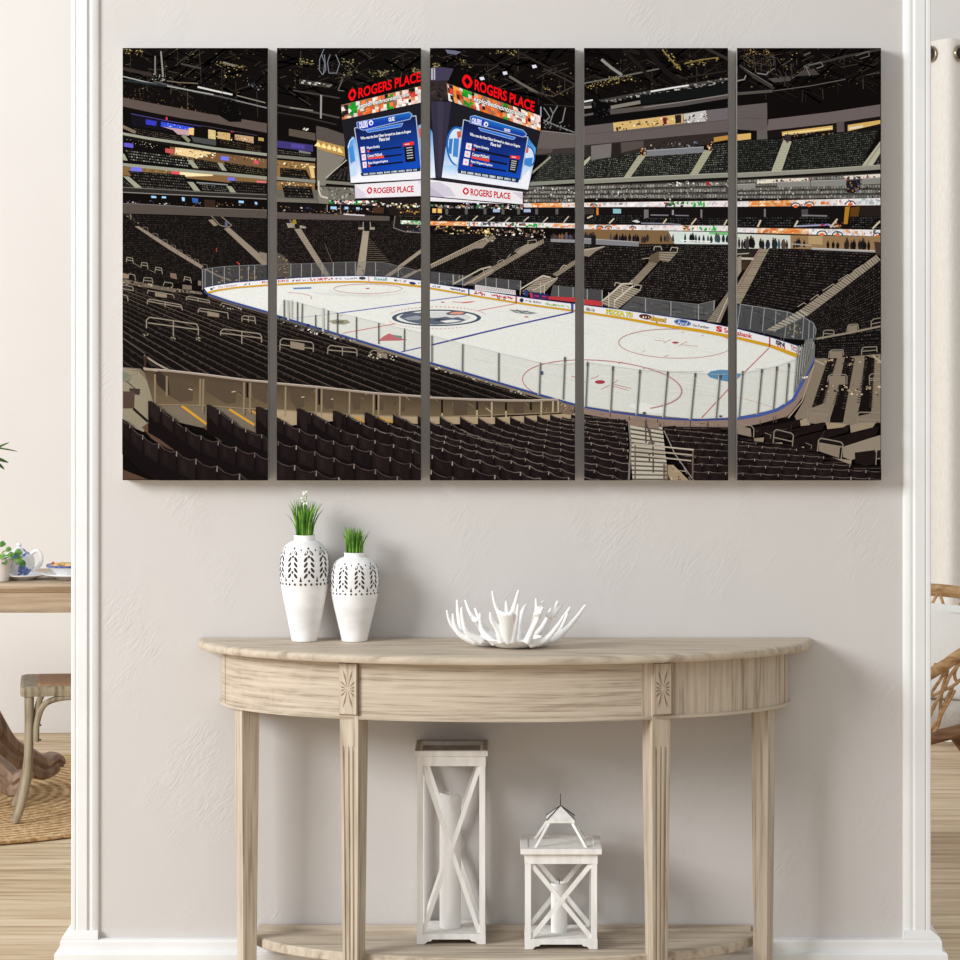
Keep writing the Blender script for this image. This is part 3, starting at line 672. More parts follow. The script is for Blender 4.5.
# ------------------------------------------------------------------ the arena picture printed across five canvas panels
PANELS = [(122.6, 268), (277, 421), (430, 575), (584, 728), (737, 881)]
PT, PB, PD = 48.0, 480.2, .040
random.seed(11)
RNG = random.Random(5)
TILE = {c+str(r): (x, y) for c, x in zip('abcde', (120, 274, 428, 581, 735)) for r, y in enumerate((45, 190, 335))}
def T(k, pts): ox, oy = TILE[k]; return [(ox+x/6.4, oy+y/6.4) for x, y in pts]
TRI = []                                     # (three (x, y, colour) corners, layer)
GW, GH = 775, 445; GRID = [[0]*GW for _ in range(GH)]
def cells(x0, y0, x1, y1):
    return (max(0, int(x0-116)), max(0, int(y0-42)), min(GW-1, int(x1-116)), min(GH-1, int(y1-42)))
def layer_for(boxes):
    z = 0; cs = [cells(*b) for b in boxes]
    for a, b, c, d in cs:
        for j in range(b, d+1):
            row = GRID[j]
            for i in range(a, c+1):
                if row[i] > z: z = row[i]
    z += 1
    for a, b, c, d in cs:
        for j in range(b, d+1):
            row = GRID[j]
            for i in range(a, c+1): row[i] = z
    return z
def bbox(p): xs = [q[0] for q in p]; ys = [q[1] for q in p]; return (min(xs), min(ys), max(xs), max(ys))
def put_polys(items, sep=False):
    """items: (points, colour or list of colours); one shared layer, or layer by layer where they overlap"""
    items = [(p, c) for p, c in items if len(p) > 2]
    if not items: return
    if sep:
        for it in items: put_polys([it])
        return
    z = layer_for([bbox(p) for p, c in items])
    for p, c in items:
        cl = [lin(q) for q in c] if isinstance(c[0], (tuple, list)) else [lin(c)]*len(p)
        if len(p) == 3: tr = [(0, 1, 2)]
        elif len(p) == 4 and not isinstance(c[0], (tuple, list)): tr = [(0, 1, 2), (0, 2, 3)]
        else: tr = tessellate_polygon([[Vector((x, y, 0)) for x, y in p]])
        for t in tr: TRI.append(([(p[i][0], p[i][1])+tuple(cl[i]) for i in t], z))
def poly(p, c): put_polys([(p, c)])
def tp_(k, pts, c): poly(T(k, pts), c)
def seg(a, b, w0, w1=None):
    w1 = w0 if w1 is None else w1; dx, dy = b[0]-a[0], b[1]-a[1]; l = math.hypot(dx, dy) or 1e-6; nx, ny = -dy/l/2, dx/l/2
    return [(a[0]+nx*w0, a[1]+ny*w0), (b[0]+nx*w1, b[1]+ny*w1), (b[0]-nx*w1, b[1]-ny*w1), (a[0]-nx*w0, a[1]-ny*w0)]
def lines(paths, w, c):
    it = []
    for p in paths:
        for a, b in zip(p, p[1:]): it.append((seg(a, b, w), c))
    put_polys(it, True)
def tl(k, pts, w, c): lines([T(k, pts)], w/6.4, c)
def arc(cx, cy, rx, ry, t0, t1, w, c, tilt=0, n=48, dash=None):
    P = [(cx+rx*cos(R(t)), cy+ry*sin(R(t))+tilt*rx*cos(R(t))) for t in [t0+(t1-t0)*i/n for i in range(n+1)]]
    if dash: put_polys([(seg(P[i], P[i+1], w), c) for i in range(n) if i % dash == 0])
    else: lines([P], w, c)
def ellipse(cx, cy, rx, ry, c, tilt=0, n=28):
    poly([(cx+rx*cos(2*pi*i/n), cy+ry*sin(2*pi*i/n)+tilt*rx*cos(2*pi*i/n)) for i in range(n)], c)
def jit(c, a): k = RNG.uniform(1-a, 1+a); return tuple(max(0, min(255, v*k)) for v in c)
def bil(q, u, v):
    (ax, ay), (bx, by), (cx, cy), (dx, dy) = q           # TL TR BR BL
    return ((ax*(1-u)+bx*u)*(1-v)+(dx*(1-u)+cx*u)*v, (ay*(1-u)+by*u)*(1-v)+(dy*(1-u)+cy*u)*v)
def seats(q, rows, cols, base, hi, ja=.55, fill=.40, gap=.2, off=.5, bg=True):
    """a block of arena seats: dark ground, one lighter seat top per seat"""
    if bg: poly(q, base)
    it, dk = [], []
    for r in range(rows):
        for c in range(cols):
            o = (off if r % 2 else 0)
            u0, u1 = (c+gap+o*.5)/cols, (c+1-gap+o*.5)/cols
            if u1 > 1: continue
            v0 = (r+.25)/rows; v1 = (r+.25+fill)/rows
            it.append(([bil(q, u0, v0), bil(q, u1, v0), bil(q, u1, v1), bil(q, u0, v1)], jit(hi, ja)))
            v2 = (r+.95)/rows
            if RNG.random() < .55: dk.append(([bil(q, u0, v1), bil(q, u1, v1), bil(q, u1, v2), bil(q, u0, v2)], jit((10, 8, 8), .6)))
    put_polys(it); put_polys(dk)
def ts(k, q, rows, cols, base=(25, 21, 20), hi=(50, 45, 42), **kw): seats(T(k, q), rows, cols, base, hi, **kw)
def specks(q, n, cols, s0, s1, asp=1.0, ja=.2):
    it = []
    for _ in range(n):
        x, y = bil(q, RNG.random(), RNG.random()); s = RNG.uniform(s0, s1)
        it.append(([(x, y), (x+s*asp, y+RNG.uniform(-.2, .2)*s), (x+s*asp*.9, y+s), (x-s*.1, y+s*.8)], jit(RNG.choice(cols), ja)))
    put_polys(it, True)
def tsp(k, q, n, cols, s0=.6, s1=1.4, asp=1.0): specks(T(k, q), n, cols, s0, s1, asp)
TXT = {}
def glyphs(s, bold=.0, shear=0.0):
    key = (s, bold, shear)
    if key not in TXT:
        cu = bpy.data.curves.new('lettering', 'FONT'); cu.body = s; cu.offset = bold; cu.shear = shear; cu.resolution_u = 3
        ob = bpy.data.objects.new('lettering', cu); C.objects.link(ob); bpy.context.view_layer.update()
        me = bpy.data.meshes.new_from_object(ob.evaluated_get(bpy.context.evaluated_depsgraph_get())); me.calc_loop_triangles()
        vs = [(v.co.x, v.co.y) for v in me.vertices]; tr = [tuple(t.vertices) for t in me.loop_triangles]
        bpy.data.objects.remove(ob); bpy.data.curves.remove(cu); bpy.data.meshes.remove(me)
        x0, y0, x1, y1 = bbox(vs); TXT[key] = ([((x-x0)/(x1-x0), (y-y0)/(y1-y0)) for x, y in vs], tr)
    return TXT[key]
def text(s, q, c, bold=0.0, shear=0.0):
    """q: picture corners TL TR BR BL of the lettering"""
    vs, tr = glyphs(s, bold, shear); P = [bil(q, u, 1-v) for u, v in vs]
    z = layer_for([bbox(q)]); cl = lin(c)
    for t in tr: TRI.append(([P[i]+cl for i in t], z))
def tt(k, s, q, c, bold=0.0, shear=0.0): text(s, T(k, q), c, bold, shear)

BLACK, BROWN, RAIL, AISLE = (17, 14, 13), (88, 77, 71), (146, 145, 132), (146, 133, 117)
poly([(120, 46), (884, 46), (884, 483), (120, 483)], BLACK)
# ---- roof steel: dark struts and warm glints
def clutter(q, n, c, l0, l1, w, ang, ja=.3):
    it = []
    for _ in range(n):
        x, y = bil(q, RNG.random(), RNG.random()); a = R(RNG.choice(ang)+RNG.uniform(-6, 6)); l = RNG.uniform(l0, l1)
        it.append((seg((x, y), (x+l*cos(a), y+l*sin(a)), RNG.uniform(w*.5, w)), jit(RNG.choice(c), ja)))
    put_polys(it, True)
RQ = [(123, 48), (881, 48), (881, 92), (123, 92)]
clutter(RQ, 420, [(44, 38, 34), (32, 28, 26), (60, 54, 46)], 4, 26, .9, (14, 30, -16, -35, 90))
clutter(RQ, 160, [(0, 0, 0), (8, 6, 6)], 10, 40, 2.0, (14, 30, -16, -40))
specks(RQ, 260, [(92, 80, 50), (70, 62, 52), (120, 104, 66)], .4, 1.1, 1.6)
for q in ([(20, 20), (150, 25), (150, 75), (20, 50)], [(550, 90), (820, 140), (820, 235), (560, 190)], [(630, 100), (780, 130), (780, 150), (640, 120)]): tsp('a0', q, 34, [(150, 128, 78), (190, 170, 110), (96, 84, 58)], .4, 1.1, 1.3)
for q in ([(430, 80), (530, 90), (530, 200), (430, 190)], [(600, 150), (760, 160), (700, 200), (610, 200)], [(160, 80), (250, 90), (250, 130), (160, 120)], [(880, 140), (940, 150), (940, 180), (880, 170)]): tsp('b0', q, 40, [(120, 112, 72), (86, 80, 58), (150, 140, 92)], .5, 1.3, 1.3)
for q in ([(430, 25), (570, 30), (560, 60), (430, 55)], [(720, 270), (900, 250), (900, 320), (740, 330)], [(30, 110), (70, 110), (70, 140), (30, 140)], [(200, 80), (290, 120), (280, 150), (200, 120)]): tsp('c0', q, 26, [(140, 122, 70), (104, 92, 58), (170, 150, 96)], .4, 1.2, 1.3)
for q in ([(510, 20), (560, 20), (640, 150), (600, 160)], [(660, 100), (880, 75), (880, 100), (680, 150)], [(20, 250), (240, 200), (240, 240), (20, 290)], [(170, 200), (330, 190), (330, 230), (170, 240)]): tsp('d0', q, 40, [(150, 128, 74), (190, 168, 100), (100, 88, 56)], .4, 1.3, 1.3)
for q in ([(60, 20), (220, 25), (220, 60), (60, 60)], [(40, 60), (420, 50), (420, 200), (60, 120)]): tsp('e0', q, 40, [(130, 108, 62), (84, 74, 60), (160, 136, 90)], .4, 1.2, 1.3)

# ---- panel a, upper tiers on the left
tp_('a0', [(15, 140), (200, 178), (210, 205), (15, 160)], (54, 46, 42))
tl('a0', [(215, 232), (480, 300), (640, 330), (940, 402)], 9, (86, 86, 84)); tl('a0', [(15, 200), (180, 240), (460, 292), (600, 318)], 7, (160, 160, 158))
tl('a0', [(20, 225), (300, 262)], 12, (40, 48, 50)); tl('a0', [(300, 230), (380, 240), (500, 246)], 7, (110, 96, 84))
tl('a0', [(497, 268), (600, 292), (720, 318)], 11, (205, 205, 200)); tl('a0', [(745, 322), (930, 370)], 7, (128, 124, 112)); tl('a0', [(740, 355), (940, 404)], 6, (130, 130, 126))
tl('a0', [(225, 70), (225, 190)], 9, (124, 122, 116)); tl('a0', [(262, 40), (276, 205)], 10, (138, 136, 130)); tsp('a0', [(205, 180), (290, 190), (290, 230), (205, 220)], 18, [(170, 170, 166)], .5, 1.1)
tl('a0', [(508, 30), (520, 250)], 3, (60, 58, 54)); tl('a0', [(650, 150), (655, 330)], 4, (52, 44, 38)); tl('a0', [(740, 230), (745, 340)], 4, (52, 44, 38))
tsp('a0', [(820, 240), (900, 240), (900, 290), (820, 280)], 24, [(150, 156, 160), (80, 84, 90)], .4, 1.0); tl('a0', [(390, 120), (520, 150)], 12, (66, 64, 60)); tl('a0', [(660, 110), (740, 135)], 12, (120, 116, 104))
tsp('a0', [(30, 260), (480, 330), (480, 410), (20, 330)], 40, [(70, 58, 44), (130, 96, 50), (50, 50, 54)], .4, 1.2)
tp_('a0', [(15, 335), (200, 372), (400, 408), (560, 440), (800, 478), (940, 502), (940, 562), (800, 535), (560, 492), (400, 470), (200, 432), (15, 392)], (90, 78, 73))
tsp('a0', [(20, 320), (560, 425), (560, 435), (20, 335)], 20, [(140, 104, 60), (60, 50, 40)], .5, 1.1)
tp_('a0', [(620, 370), (700, 345), (775, 390), (778, 492), (700, 492), (640, 455)], (13, 11, 11)); tsp('a0', [(640, 330), (780, 350), (780, 470), (650, 440)], 26, [(66, 62, 58), (40, 38, 36)], .5, 1.2)
tl('a0', [(70, 440), (300, 485), (520, 520)], 5, (76, 64, 128)); tp_('a0', [(75, 448), (478, 522), (475, 578), (75, 515)], (22, 19, 28))
tp_('a0', [(165, 475), (235, 488), (232, 518), (165, 508)], (52, 56, 178)); tp_('a0', [(262, 490), (470, 528), (470, 548), (262, 522)], (46, 74, 205)); tsp('a0', [(270, 492), (468, 528), (468, 545), (270, 515)], 22, [(190, 200, 240), (110, 130, 225)], .4, .9)
tp_('a0', [(270, 522), (462, 548), (440, 580), (370, 572), (340, 545)], (186, 152, 160)); tp_('a0', [(440, 530), (474, 532), (472, 578), (438, 572)], (222, 190, 128))
tsp('a0', [(285, 460), (300, 460), (300, 475), (285, 475)], 3, [(220, 70, 80)], 1, 1.6); tsp('a0', [(708, 538), (722, 538), (722, 552), (708, 552)], 3, [(220, 60, 100)], 1, 1.6)
tl('a0', [(520, 515), (720, 550), (880, 580)], 4, (66, 58, 70))
for q, c in (([(565, 540), (612, 548), (612, 605), (565, 598)], (208, 186, 132)), ([(625, 555), (705, 565), (705, 612), (625, 600)], (198, 164, 112)), ([(735, 572), (855, 588), (855, 630), (735, 605)], (184, 154, 120)), ([(885, 590), (920, 596), (920, 616), (885, 612)], (170, 150, 88))): tp_('a0', q, c)
tsp('a0', [(575, 550), (850, 595), (850, 625), (575, 595)], 30, [(60, 44, 36), (230, 210, 170), (110, 80, 60)], .5, 1.2)
ts('a0', [(90, 530), (400, 585), (390, 622), (90, 565)], 3, 26, (20, 17, 16), (64, 56, 48)); ts('a0', [(630, 598), (910, 648), (900, 690), (640, 642)], 3, 22, (24, 20, 17), (72, 58, 42))
tl('a0', [(15, 520), (100, 560)], 20, (120, 106, 88)); tl('a0', [(400, 575), (445, 618)], 22, (132, 128, 108)); tp_('a0', [(455, 585), (615, 610), (615, 645), (470, 620)], (70, 72, 72))
tl('a0', [(15, 585), (180, 615), (390, 645), (600, 680), (940, 725)], 20, (26, 22, 20))
tl('a0', [(15, 567), (180, 597), (390, 628), (600, 662), (940, 702)], 17, (150, 152, 138))
tp_('a0', [(320, 650), (620, 690), (940, 730), (940, 790), (620, 765), (320, 720)], (112, 84, 58)); tp_('a0', [(355, 655), (470, 668), (600, 690), (500, 725), (350, 700)], (226, 200, 148)); tsp('a0', [(350, 655), (640, 690), (600, 730), (350, 715)], 46, [(255, 244, 210), (120, 84, 52), (200, 160, 104)], .6, 1.5, 1.5)
tsp('a0', [(30, 595), (240, 630), (240, 665), (30, 640)], 26, [(200, 196, 180), (120, 110, 96)], .4, 1.0)
for q, c in (([(25, 625), (85, 632), (85, 660), (25, 650)], (96, 86, 190)), ([(290, 660), (345, 668), (345, 696), (290, 688)], (190, 82, 80)), ([(645, 710), (697, 716), (697, 742), (645, 735)], (116, 116, 224)), ([(855, 738), (888, 742), (888, 764), (855, 758)], (206, 82, 98))): tp_('a0', q, c)
tsp('a0', [(700, 700), (930, 730), (930, 745), (700, 725)], 26, [(210, 180, 120), (50, 40, 34)], .5, 1.1, 1.3)
DS, HS = (22, 19, 18), (84, 84, 76)
ts('a0', [(30, 668), (445, 722), (452, 785), (65, 742)], 4, 24, DS, (104, 106, 96)); ts('a0', [(470, 725), (622, 752), (660, 803), (500, 785)], 4, 10, DS, (72, 66, 56)); ts('a0', [(665, 748), (940, 792), (940, 838), (690, 806)], 4, 16, DS, (76, 66, 52))
for q in ([(428, 735), (465, 738), (505, 790), (468, 786)], [(622, 752), (655, 758), (685, 806), (652, 802)], [(15, 690), (30, 700), (50, 740), (20, 738)]): tp_('a0', q, (152, 152, 132))
tl('a0', [(15, 785), (200, 805), (500, 830), (940, 870)], 16, (40, 34, 30)); tp_('a0', [(15, 778), (250, 790), (690, 835), (940, 862), (940, 885), (690, 880), (400, 850), (15, 835)], (126, 96, 60)); tp_('a0', [(330, 808), (600, 828), (590, 838), (420, 842)], (240, 220, 170))
tsp('a0', [(150, 790), (420, 805), (420, 830), (150, 815)], 30, [(190, 150, 90), (60, 46, 36)], .5, 1.2, 1.4)
tl('a0', [(15, 765), (200, 783), (500, 812), (700, 828), (940, 852)], 20, (146, 146, 132))
for q, c in (([(70, 780), (140, 786), (140, 812), (70, 808)], (112, 112, 216)), ([(330, 808), (382, 812), (382, 832), (330, 830)], (220, 76, 88)), ([(690, 845), (735, 848), (735, 872), (690, 868)], (110, 110, 214)), ([(875, 868), (935, 872), (935, 888), (875, 885)], (214, 110, 120))): tp_('a0', q, c)
ts('a0', [(50, 805), (415, 832), (462, 940), (130, 915)], 6, 22, DS, (66, 64, 58)); ts('a0', [(500, 882), (685, 910), (725, 958), (540, 945)], 4, 12, DS, HS); ts('a0', [(700, 868), (940, 885), (940, 965), (755, 955)], 5, 14, DS, (56, 50, 46)); ts('a0', [(15, 845), (40, 875), (95, 910), (15, 905)], 4, 5, DS, HS)
for q in ([(20, 840), (58, 842), (142, 914), (95, 912)], [(430, 875), (470, 878), (525, 948), (482, 944)], [(680, 900), (715, 905), (757, 962), (717, 958)]): tp_('a0', q, (152, 152, 134))
tl('a0', [(490, 880), (690, 895)], 8, (130, 134, 136))
tl('a1', [(15, -5), (300, 10), (520, 22), (940, 40)], 30, (44, 40, 38)); tl('a1', [(15, -18), (300, -2), (520, 12), (940, 30)], 5, (112, 108, 102)); tl('a1', [(15, 14), (300, 28), (520, 38), (940, 58)], 6, (128, 124, 118))
for q in ([(200, 37), (232, 40), (232, 52), (200, 50)], [(268, 40), (295, 42), (295, 54), (268, 52)], [(395, 46), (414, 48), (414, 72), (398, 70)], [(760, 68), (792, 70), (792, 84), (760, 82)], [(862, 76), (878, 78), (878, 94), (864, 92)]): tp_('a1', q, (160, 205, 245))
tp_('a1', [(460, 50), (500, 55), (500, 82), (465, 80)], (50, 92, 165)); tsp('a1', [(30, 60), (520, 75), (520, 110), (30, 90)], 30, [(130, 86, 56), (70, 84, 110), (60, 46, 40), (190, 180, 170)], .5, 1.3, 1.4); tsp('a1', [(540, 70), (930, 90), (930, 118), (540, 110)], 24, [(110, 76, 56), (60, 50, 44), (180, 150, 110)], .5, 1.3, 1.4)
tp_('a1', [(540, 60), (610, 65), (610, 115), (540, 112)], (52, 38, 32)); tp_('a1', [(15, 88), (200, 95), (520, 115), (940, 130), (940, 182), (600, 168), (300, 157), (15, 150)], (82, 74, 69)); tl('a1', [(15, 86), (200, 93), (520, 113), (940, 128)], 3, (132, 124, 118))

# ---- the far end stand (panels a and b)
ts('a1', [(15, 155), (940, 185), (940, 500), (15, 660)], 34, 64, (22, 19, 18), (38, 33, 30), fill=.5)
tp_('a1', [(98, 235), (118, 230), (330, 360), (535, 488), (520, 505), (310, 378)], (138, 124, 110)); 
it = []
for x, y in ((165, 250), (228, 290), (290, 330), (342, 365), (385, 395), (438, 428), (490, 455), (545, 488)): it.append(T('a1', [(x-17, y+14), (x-15, y-14), (x+12, y-8), (x+16, y+18)]))
lines(it, .6, (104, 94, 84)); tsp('a1', [(20, 140), (60, 150), (140, 230), (100, 240)], 22, [(130, 118, 100), (70, 62, 54)], .6, 1.5)
tp_('a1', [(565, 192), (592, 188), (628, 224), (602, 232)], (140, 126, 108)); tp_('a1', [(665, 248), (700, 240), (940, 450), (940, 492), (905, 475)], (140, 127, 112)); tl('a1', [(585, 165), (640, 225), (690, 240), (715, 225), (650, 170)], 7, (122, 108, 92)); tp_('a1', [(672, 200), (690, 200), (690, 235), (672, 235)], (90, 96, 120))
tsp('a1', [(608, 372), (622, 372), (622, 392), (608, 392)], 3, [(190, 60, 60)], .9, 1.5); tsp('a1', [(748, 458), (762, 458), (762, 475), (748, 475)], 3, [(190, 60, 60)], .9, 1.5); tp_('a1', [(890, 395), (940, 405), (940, 460), (900, 445)], (130, 118, 104))
tp_('b1', [(15, 142), (300, 150), (740, 168), (740, 206), (300, 192), (15, 184)], (88, 79, 75)); tl('b1', [(15, 141), (300, 149), (740, 166)], 3, (140, 132, 126))
ts('b1', [(15, 185), (940, 200), (940, 565), (15, 560)], 40, 74, (23, 20, 19), (46, 40, 37), fill=.5)
for q, c in (([(130, 250), (172, 248), (358, 545), (322, 548)], (150, 138, 122)), ([(570, 255), (610, 252), (578, 548), (524, 548)], (160, 148, 132)), ([(940, 378), (940, 405), (740, 552), (704, 552)], (150, 138, 122)), ([(940, 503), (940, 526), (850, 562), (808, 562)], (150, 138, 122))): tp_('b1', q, c)
lines([T('b1', [(572+(p*1.0)-22*p/290-6*p/60, 255+p), (612-p*.12, 255+p)]) for p in range(8, 290, 13)], .35, (110, 98, 84)); lines([T('b1', [(138+p*.655, 255+p), (172+p*.63, 255+p)]) for p in range(8, 285, 13)], .35, (104, 92, 80))
for q in ([(78, 212), (135, 212), (128, 240), (90, 242)], [(165, 225), (205, 235), (205, 245), (165, 245)], [(540, 238), (645, 238), (645, 254), (540, 252)]): tp_('b1', q, (152, 142, 124))
tp_('b1', [(580, 200), (612, 200), (612, 262), (575, 262)], (24, 22, 24)); tl('b1', [(572, 205), (570, 240)], 6, (150, 140, 122)); tl('b1', [(615, 205), (618, 240)], 6, (150, 140, 122)); tl('b1', [(100, 190), (135, 245)], 6, (140, 128, 110)); tp_('b1', [(118, 190), (140, 190), (145, 215), (120, 220)], (150, 126, 50))
tl('b1', [(325, 345), (345, 395), (365, 440), (405, 545)], 4, (92, 80, 70))
tp_('b1', [(15, 398), (60, 420), (105, 470), (105, 560), (15, 565)], (84, 76, 70)); tsp('b1', [(15, 400), (110, 460), (110, 565), (15, 565)], 34, [(140, 128, 110), (60, 54, 50), (160, 130, 90)], .6, 1.6)
# glass above the far boards
GL = (64, 63, 64)
tp_('a1', [(522, 508), (660, 490), (820, 482), (940, 478), (940, 578), (800, 588), (680, 600), (560, 628), (532, 640)], GL); tl('a1', [(545, 505), (620, 545), (710, 580)], 9, (126, 114, 104)); tsp('a1', [(600, 500), (930, 490), (930, 560), (600, 590)], 40, [(120, 112, 100), (40, 36, 34), (120, 96, 52), (92, 90, 90)], .7, 1.8, 1.6)
lines([T('a1', [(x, y0), (x, y1)]) for x, y0, y1 in ((528, 510, 640), (545, 506, 632), (592, 498, 612), (668, 490, 600), (765, 484, 590), (822, 482, 586), (862, 480, 584))], .7, (150, 150, 150)); tl('a1', [(522, 508), (660, 490), (820, 482), (940, 478)], 3, (128, 128, 128))
tp_('b1', [(100, 470), (260, 472), (420, 462), (600, 460), (700, 464), (820, 492), (940, 520), (940, 574), (780, 560), (560, 550), (280, 556), (100, 566)], (70, 68, 68))
for q, c in (([(268, 470), (312, 470), (358, 548), (325, 550)], (128, 120, 110)), ([(538, 462), (590, 462), (578, 548), (524, 548)], (146, 138, 126)), ([(800, 488), (830, 494), (740, 555), (704, 552)], (136, 126, 114)), ([(900, 515), (940, 512), (850, 562), (808, 562)], (136, 126, 114))): tp_('b1', q, c)
clutter(T('b1', [(110, 475), (900, 475), (920, 550), (110, 550)]), 70, [(96, 94, 94), (50, 48, 48)], 1, 5, .5, (0, 90, 60)); lines([T('b1', [(x, y0), (x, 556)]) for x, y0 in ((108, 470), (176, 470), (240, 470), (308, 470), (380, 466), (460, 462), (520, 462), (650, 462), (795, 486))], .6, (160, 158, 154)); tl('b1', [(15, 476), (260, 470), (420, 462), (600, 460), (700, 464), (820, 492), (940, 520)], 2.5, (120, 118, 116))
# press row, suite and ribbon left of the scoreboard
tp_('b1', [(15, 85), (740, 108), (740, 168), (15, 142)], (24, 20, 20)); tsp('b1', [(20, 100), (700, 120), (700, 160), (20, 140)], 70, [(110, 80, 60), (70, 56, 50), (40, 50, 80), (190, 180, 170), (150, 120, 80)], .5, 1.5, 1.5)
for q in ([(362, 105), (400, 106), (400, 124), (362, 122)], [(452, 107), (475, 108), (475, 124), (452, 122)], [(525, 110), (548, 111), (548, 126), (525, 124)]): tp_('b1', q, (160, 205, 245))
tl('b1', [(445, 155), (580, 163)], 8, (210, 200, 205)); tp_('b1', [(640, 110), (705, 112), (700, 150), (640, 148)], (72, 46, 36)); tl('b1', [(340, 95), (340, 140)], 5, (150, 144, 136)); tl('b1', [(425, 95), (425, 150)], 5, (120, 112, 106))

# ---- suite stack on the left of panel b
tl('b0', [(15, 384), (200, 418), (420, 466)], 12, (74, 70, 66)); tl('b0', [(15, 430), (200, 462), (400, 510)], 8, (52, 48, 46)); tl('b0', [(100, 400), (250, 420)], 7, (136, 130, 122))
tp_('b0', [(160, 218), (370, 250), (360, 275), (160, 250)], (58, 54, 48)); tsp('b0', [(165, 222), (365, 252), (360, 262), (165, 240)], 18, [(220, 220, 214), (140, 136, 128)], .8, 2, 1.8); tl('b0', [(120, 290), (300, 320), (420, 340)], 9, (66, 62, 60))
for pts in ([(320, 25), (292, 90), (290, 160), (310, 190), (332, 160), (322, 60)], [(360, 60), (342, 110), (352, 180), (400, 180), (420, 120), (395, 60)], [(305, 60), (325, 120), (315, 190)]): tl('b0', pts, 5, (120, 124, 134))
tl('b0', [(302, 320), (300, 470)], 11, (150, 150, 144)); tl('b0', [(432, 310), (436, 390)], 6, (90, 88, 90)); tl('b0', [(440, 215), (410, 290)], 8, (90, 86, 80)); tl('b0', [(410, 290), (480, 300)], 5, (110, 110, 108))
tp_('b0', [(95, 535), (265, 565), (265, 612), (95, 580)], (86, 76, 68)); tsp('b0', [(180, 525), (240, 535), (240, 552), (180, 540)], 6, [(220, 220, 210)], .8, 1.5, 1.6); tp_('b0', [(15, 610), (250, 640), (250, 684), (15, 655)], (62, 54, 112)); tp_('b0', [(110, 630), (195, 640), (195, 666), (110, 655)], (82, 70, 150)); tl('b0', [(160, 680), (235, 695)], 14, (124, 122, 118))
ts('b0', [(15, 665), (245, 700), (245, 715), (15, 695)], 2, 18, DS, (80, 76, 70))
tp_('b0', [(15, 735), (262, 758), (262, 862), (15, 842)], (140, 106, 66)); tsp('b0', [(15, 738), (262, 762), (262, 790), (15, 770)], 44, [(250, 232, 180), (180, 140, 84), (80, 58, 40)], .6, 1.6, 1.4); ts('b0', [(38, 785), (205, 798), (236, 862), (40, 844)], 4, 10, DS, (70, 58, 44)); tp_('b0', [(222, 770), (250, 774), (262, 850), (240, 850)], (222, 190, 130))
tl('b0', [(15, 712), (265, 734)], 20, (120, 118, 108)); tl('b0', [(15, 852), (265, 874)], 20, (132, 130, 120)); tp_('b0', [(15, 870), (262, 885), (262, 960), (15, 960)], (128, 98, 62)); tsp('b0', [(15, 870), (262, 885), (262, 910), (15, 900)], 30, [(240, 220, 170), (160, 120, 70)], .6, 1.5, 1.4)
tp_('b0', [(270, 518), (330, 530), (450, 570), (455, 655), (270, 606)], (84, 77, 72)); tp_('b0', [(275, 606), (450, 652), (455, 716), (275, 664)], (176, 138, 80))
put_polys([(T('b0', [(x, 622+(x-300)*.26), (x+24, 660+(x-300)*.27), (x-24, 650+(x-300)*.27)]), (250, 222, 150)) for x in (282, 318, 354, 386, 418)])
tp_('b0', [(275, 662), (460, 722), (335, 862), (330, 900), (275, 900)], (126, 120, 110)); tl('b0', [(466, 735), (330, 852)], 7, (176, 172, 160)); ts('b0', [(330, 862), (430, 790), (478, 770), (496, 868)], 5, 12, (26, 23, 22), (60, 56, 52))
tl('b0', [(320, 876), (520, 890)], 20, (124, 121, 110)); tp_('b0', [(290, 905), (520, 915), (520, 1000), (290, 1000)], (110, 107, 98)); tsp('b0', [(290, 905), (520, 915), (520, 1000), (290, 990)], 60, [(150, 148, 140), (80, 76, 72), (190, 186, 176), (60, 54, 50)], .7, 2.0)
tp_('b1', [(15, 0), (282, 0), (282, 66), (15, 55)], (98, 96, 86)); ts('b1', [(50, -30), (240, -20), (255, 55), (70, 48)], 4, 10, DS, (70, 66, 58)); tp_('b1', [(15, 52), (280, 66), (280, 85), (15, 75)], (112, 106, 96)); tp_('b1', [(282, 0), (350, 0), (350, 90), (282, 85)], (122, 116, 106)); tl('b1', [(286, -60), (286, 0), (300, 40), (345, 52)], 11, (196, 190, 176))
tp_('b1', [(350, 62), (660, 68), (660, 102), (350, 90)], (60, 60, 56)); tsp('b1', [(350, 62), (660, 70), (660, 92), (350, 80)], 90, [(40, 160, 60), (230, 230, 226), (220, 190, 196), (40, 44, 40), (200, 80, 80)], .7, 2.0, 1.6)
# right end of panel b: box under the scoreboard
tp_('b1', [(660, 60), (940, 50), (940, 270), (840, 270), (765, 240), (780, 160), (745, 160), (720, 108), (660, 100)], (34, 29, 28)); tsp('b1', [(660, 78), (940, 86), (940, 108), (660, 102)], 40, [(250, 236, 190), (230, 226, 216), (140, 110, 80)], .8, 2.2); tsp('b1', [(800, 108), (940, 112), (940, 150), (800, 140)], 24, [(190, 140, 70), (90, 66, 46)], .8, 1.8)
ts('b1', [(800, 160), (940, 165), (940, 192), (800, 186)], 2, 10, DS, (60, 56, 52)); tl('b1', [(775, 165), (765, 242), (840, 268), (940, 272)], 6, (120, 112, 110)); tp_('b1', [(810, 194), (940, 198), (940, 222), (810, 216)], (150, 190, 150)); tsp('b1', [(810, 194), (940, 198), (940, 216), (810, 210)], 26, [(30, 150, 60), (240, 240, 236), (230, 190, 190)], .8, 2.0, 1.6); tsp('b1', [(840, 222), (940, 226), (940, 265), (840, 260)], 22, [(60, 80, 110), (150, 130, 120), (40, 36, 36)], .8, 1.8)

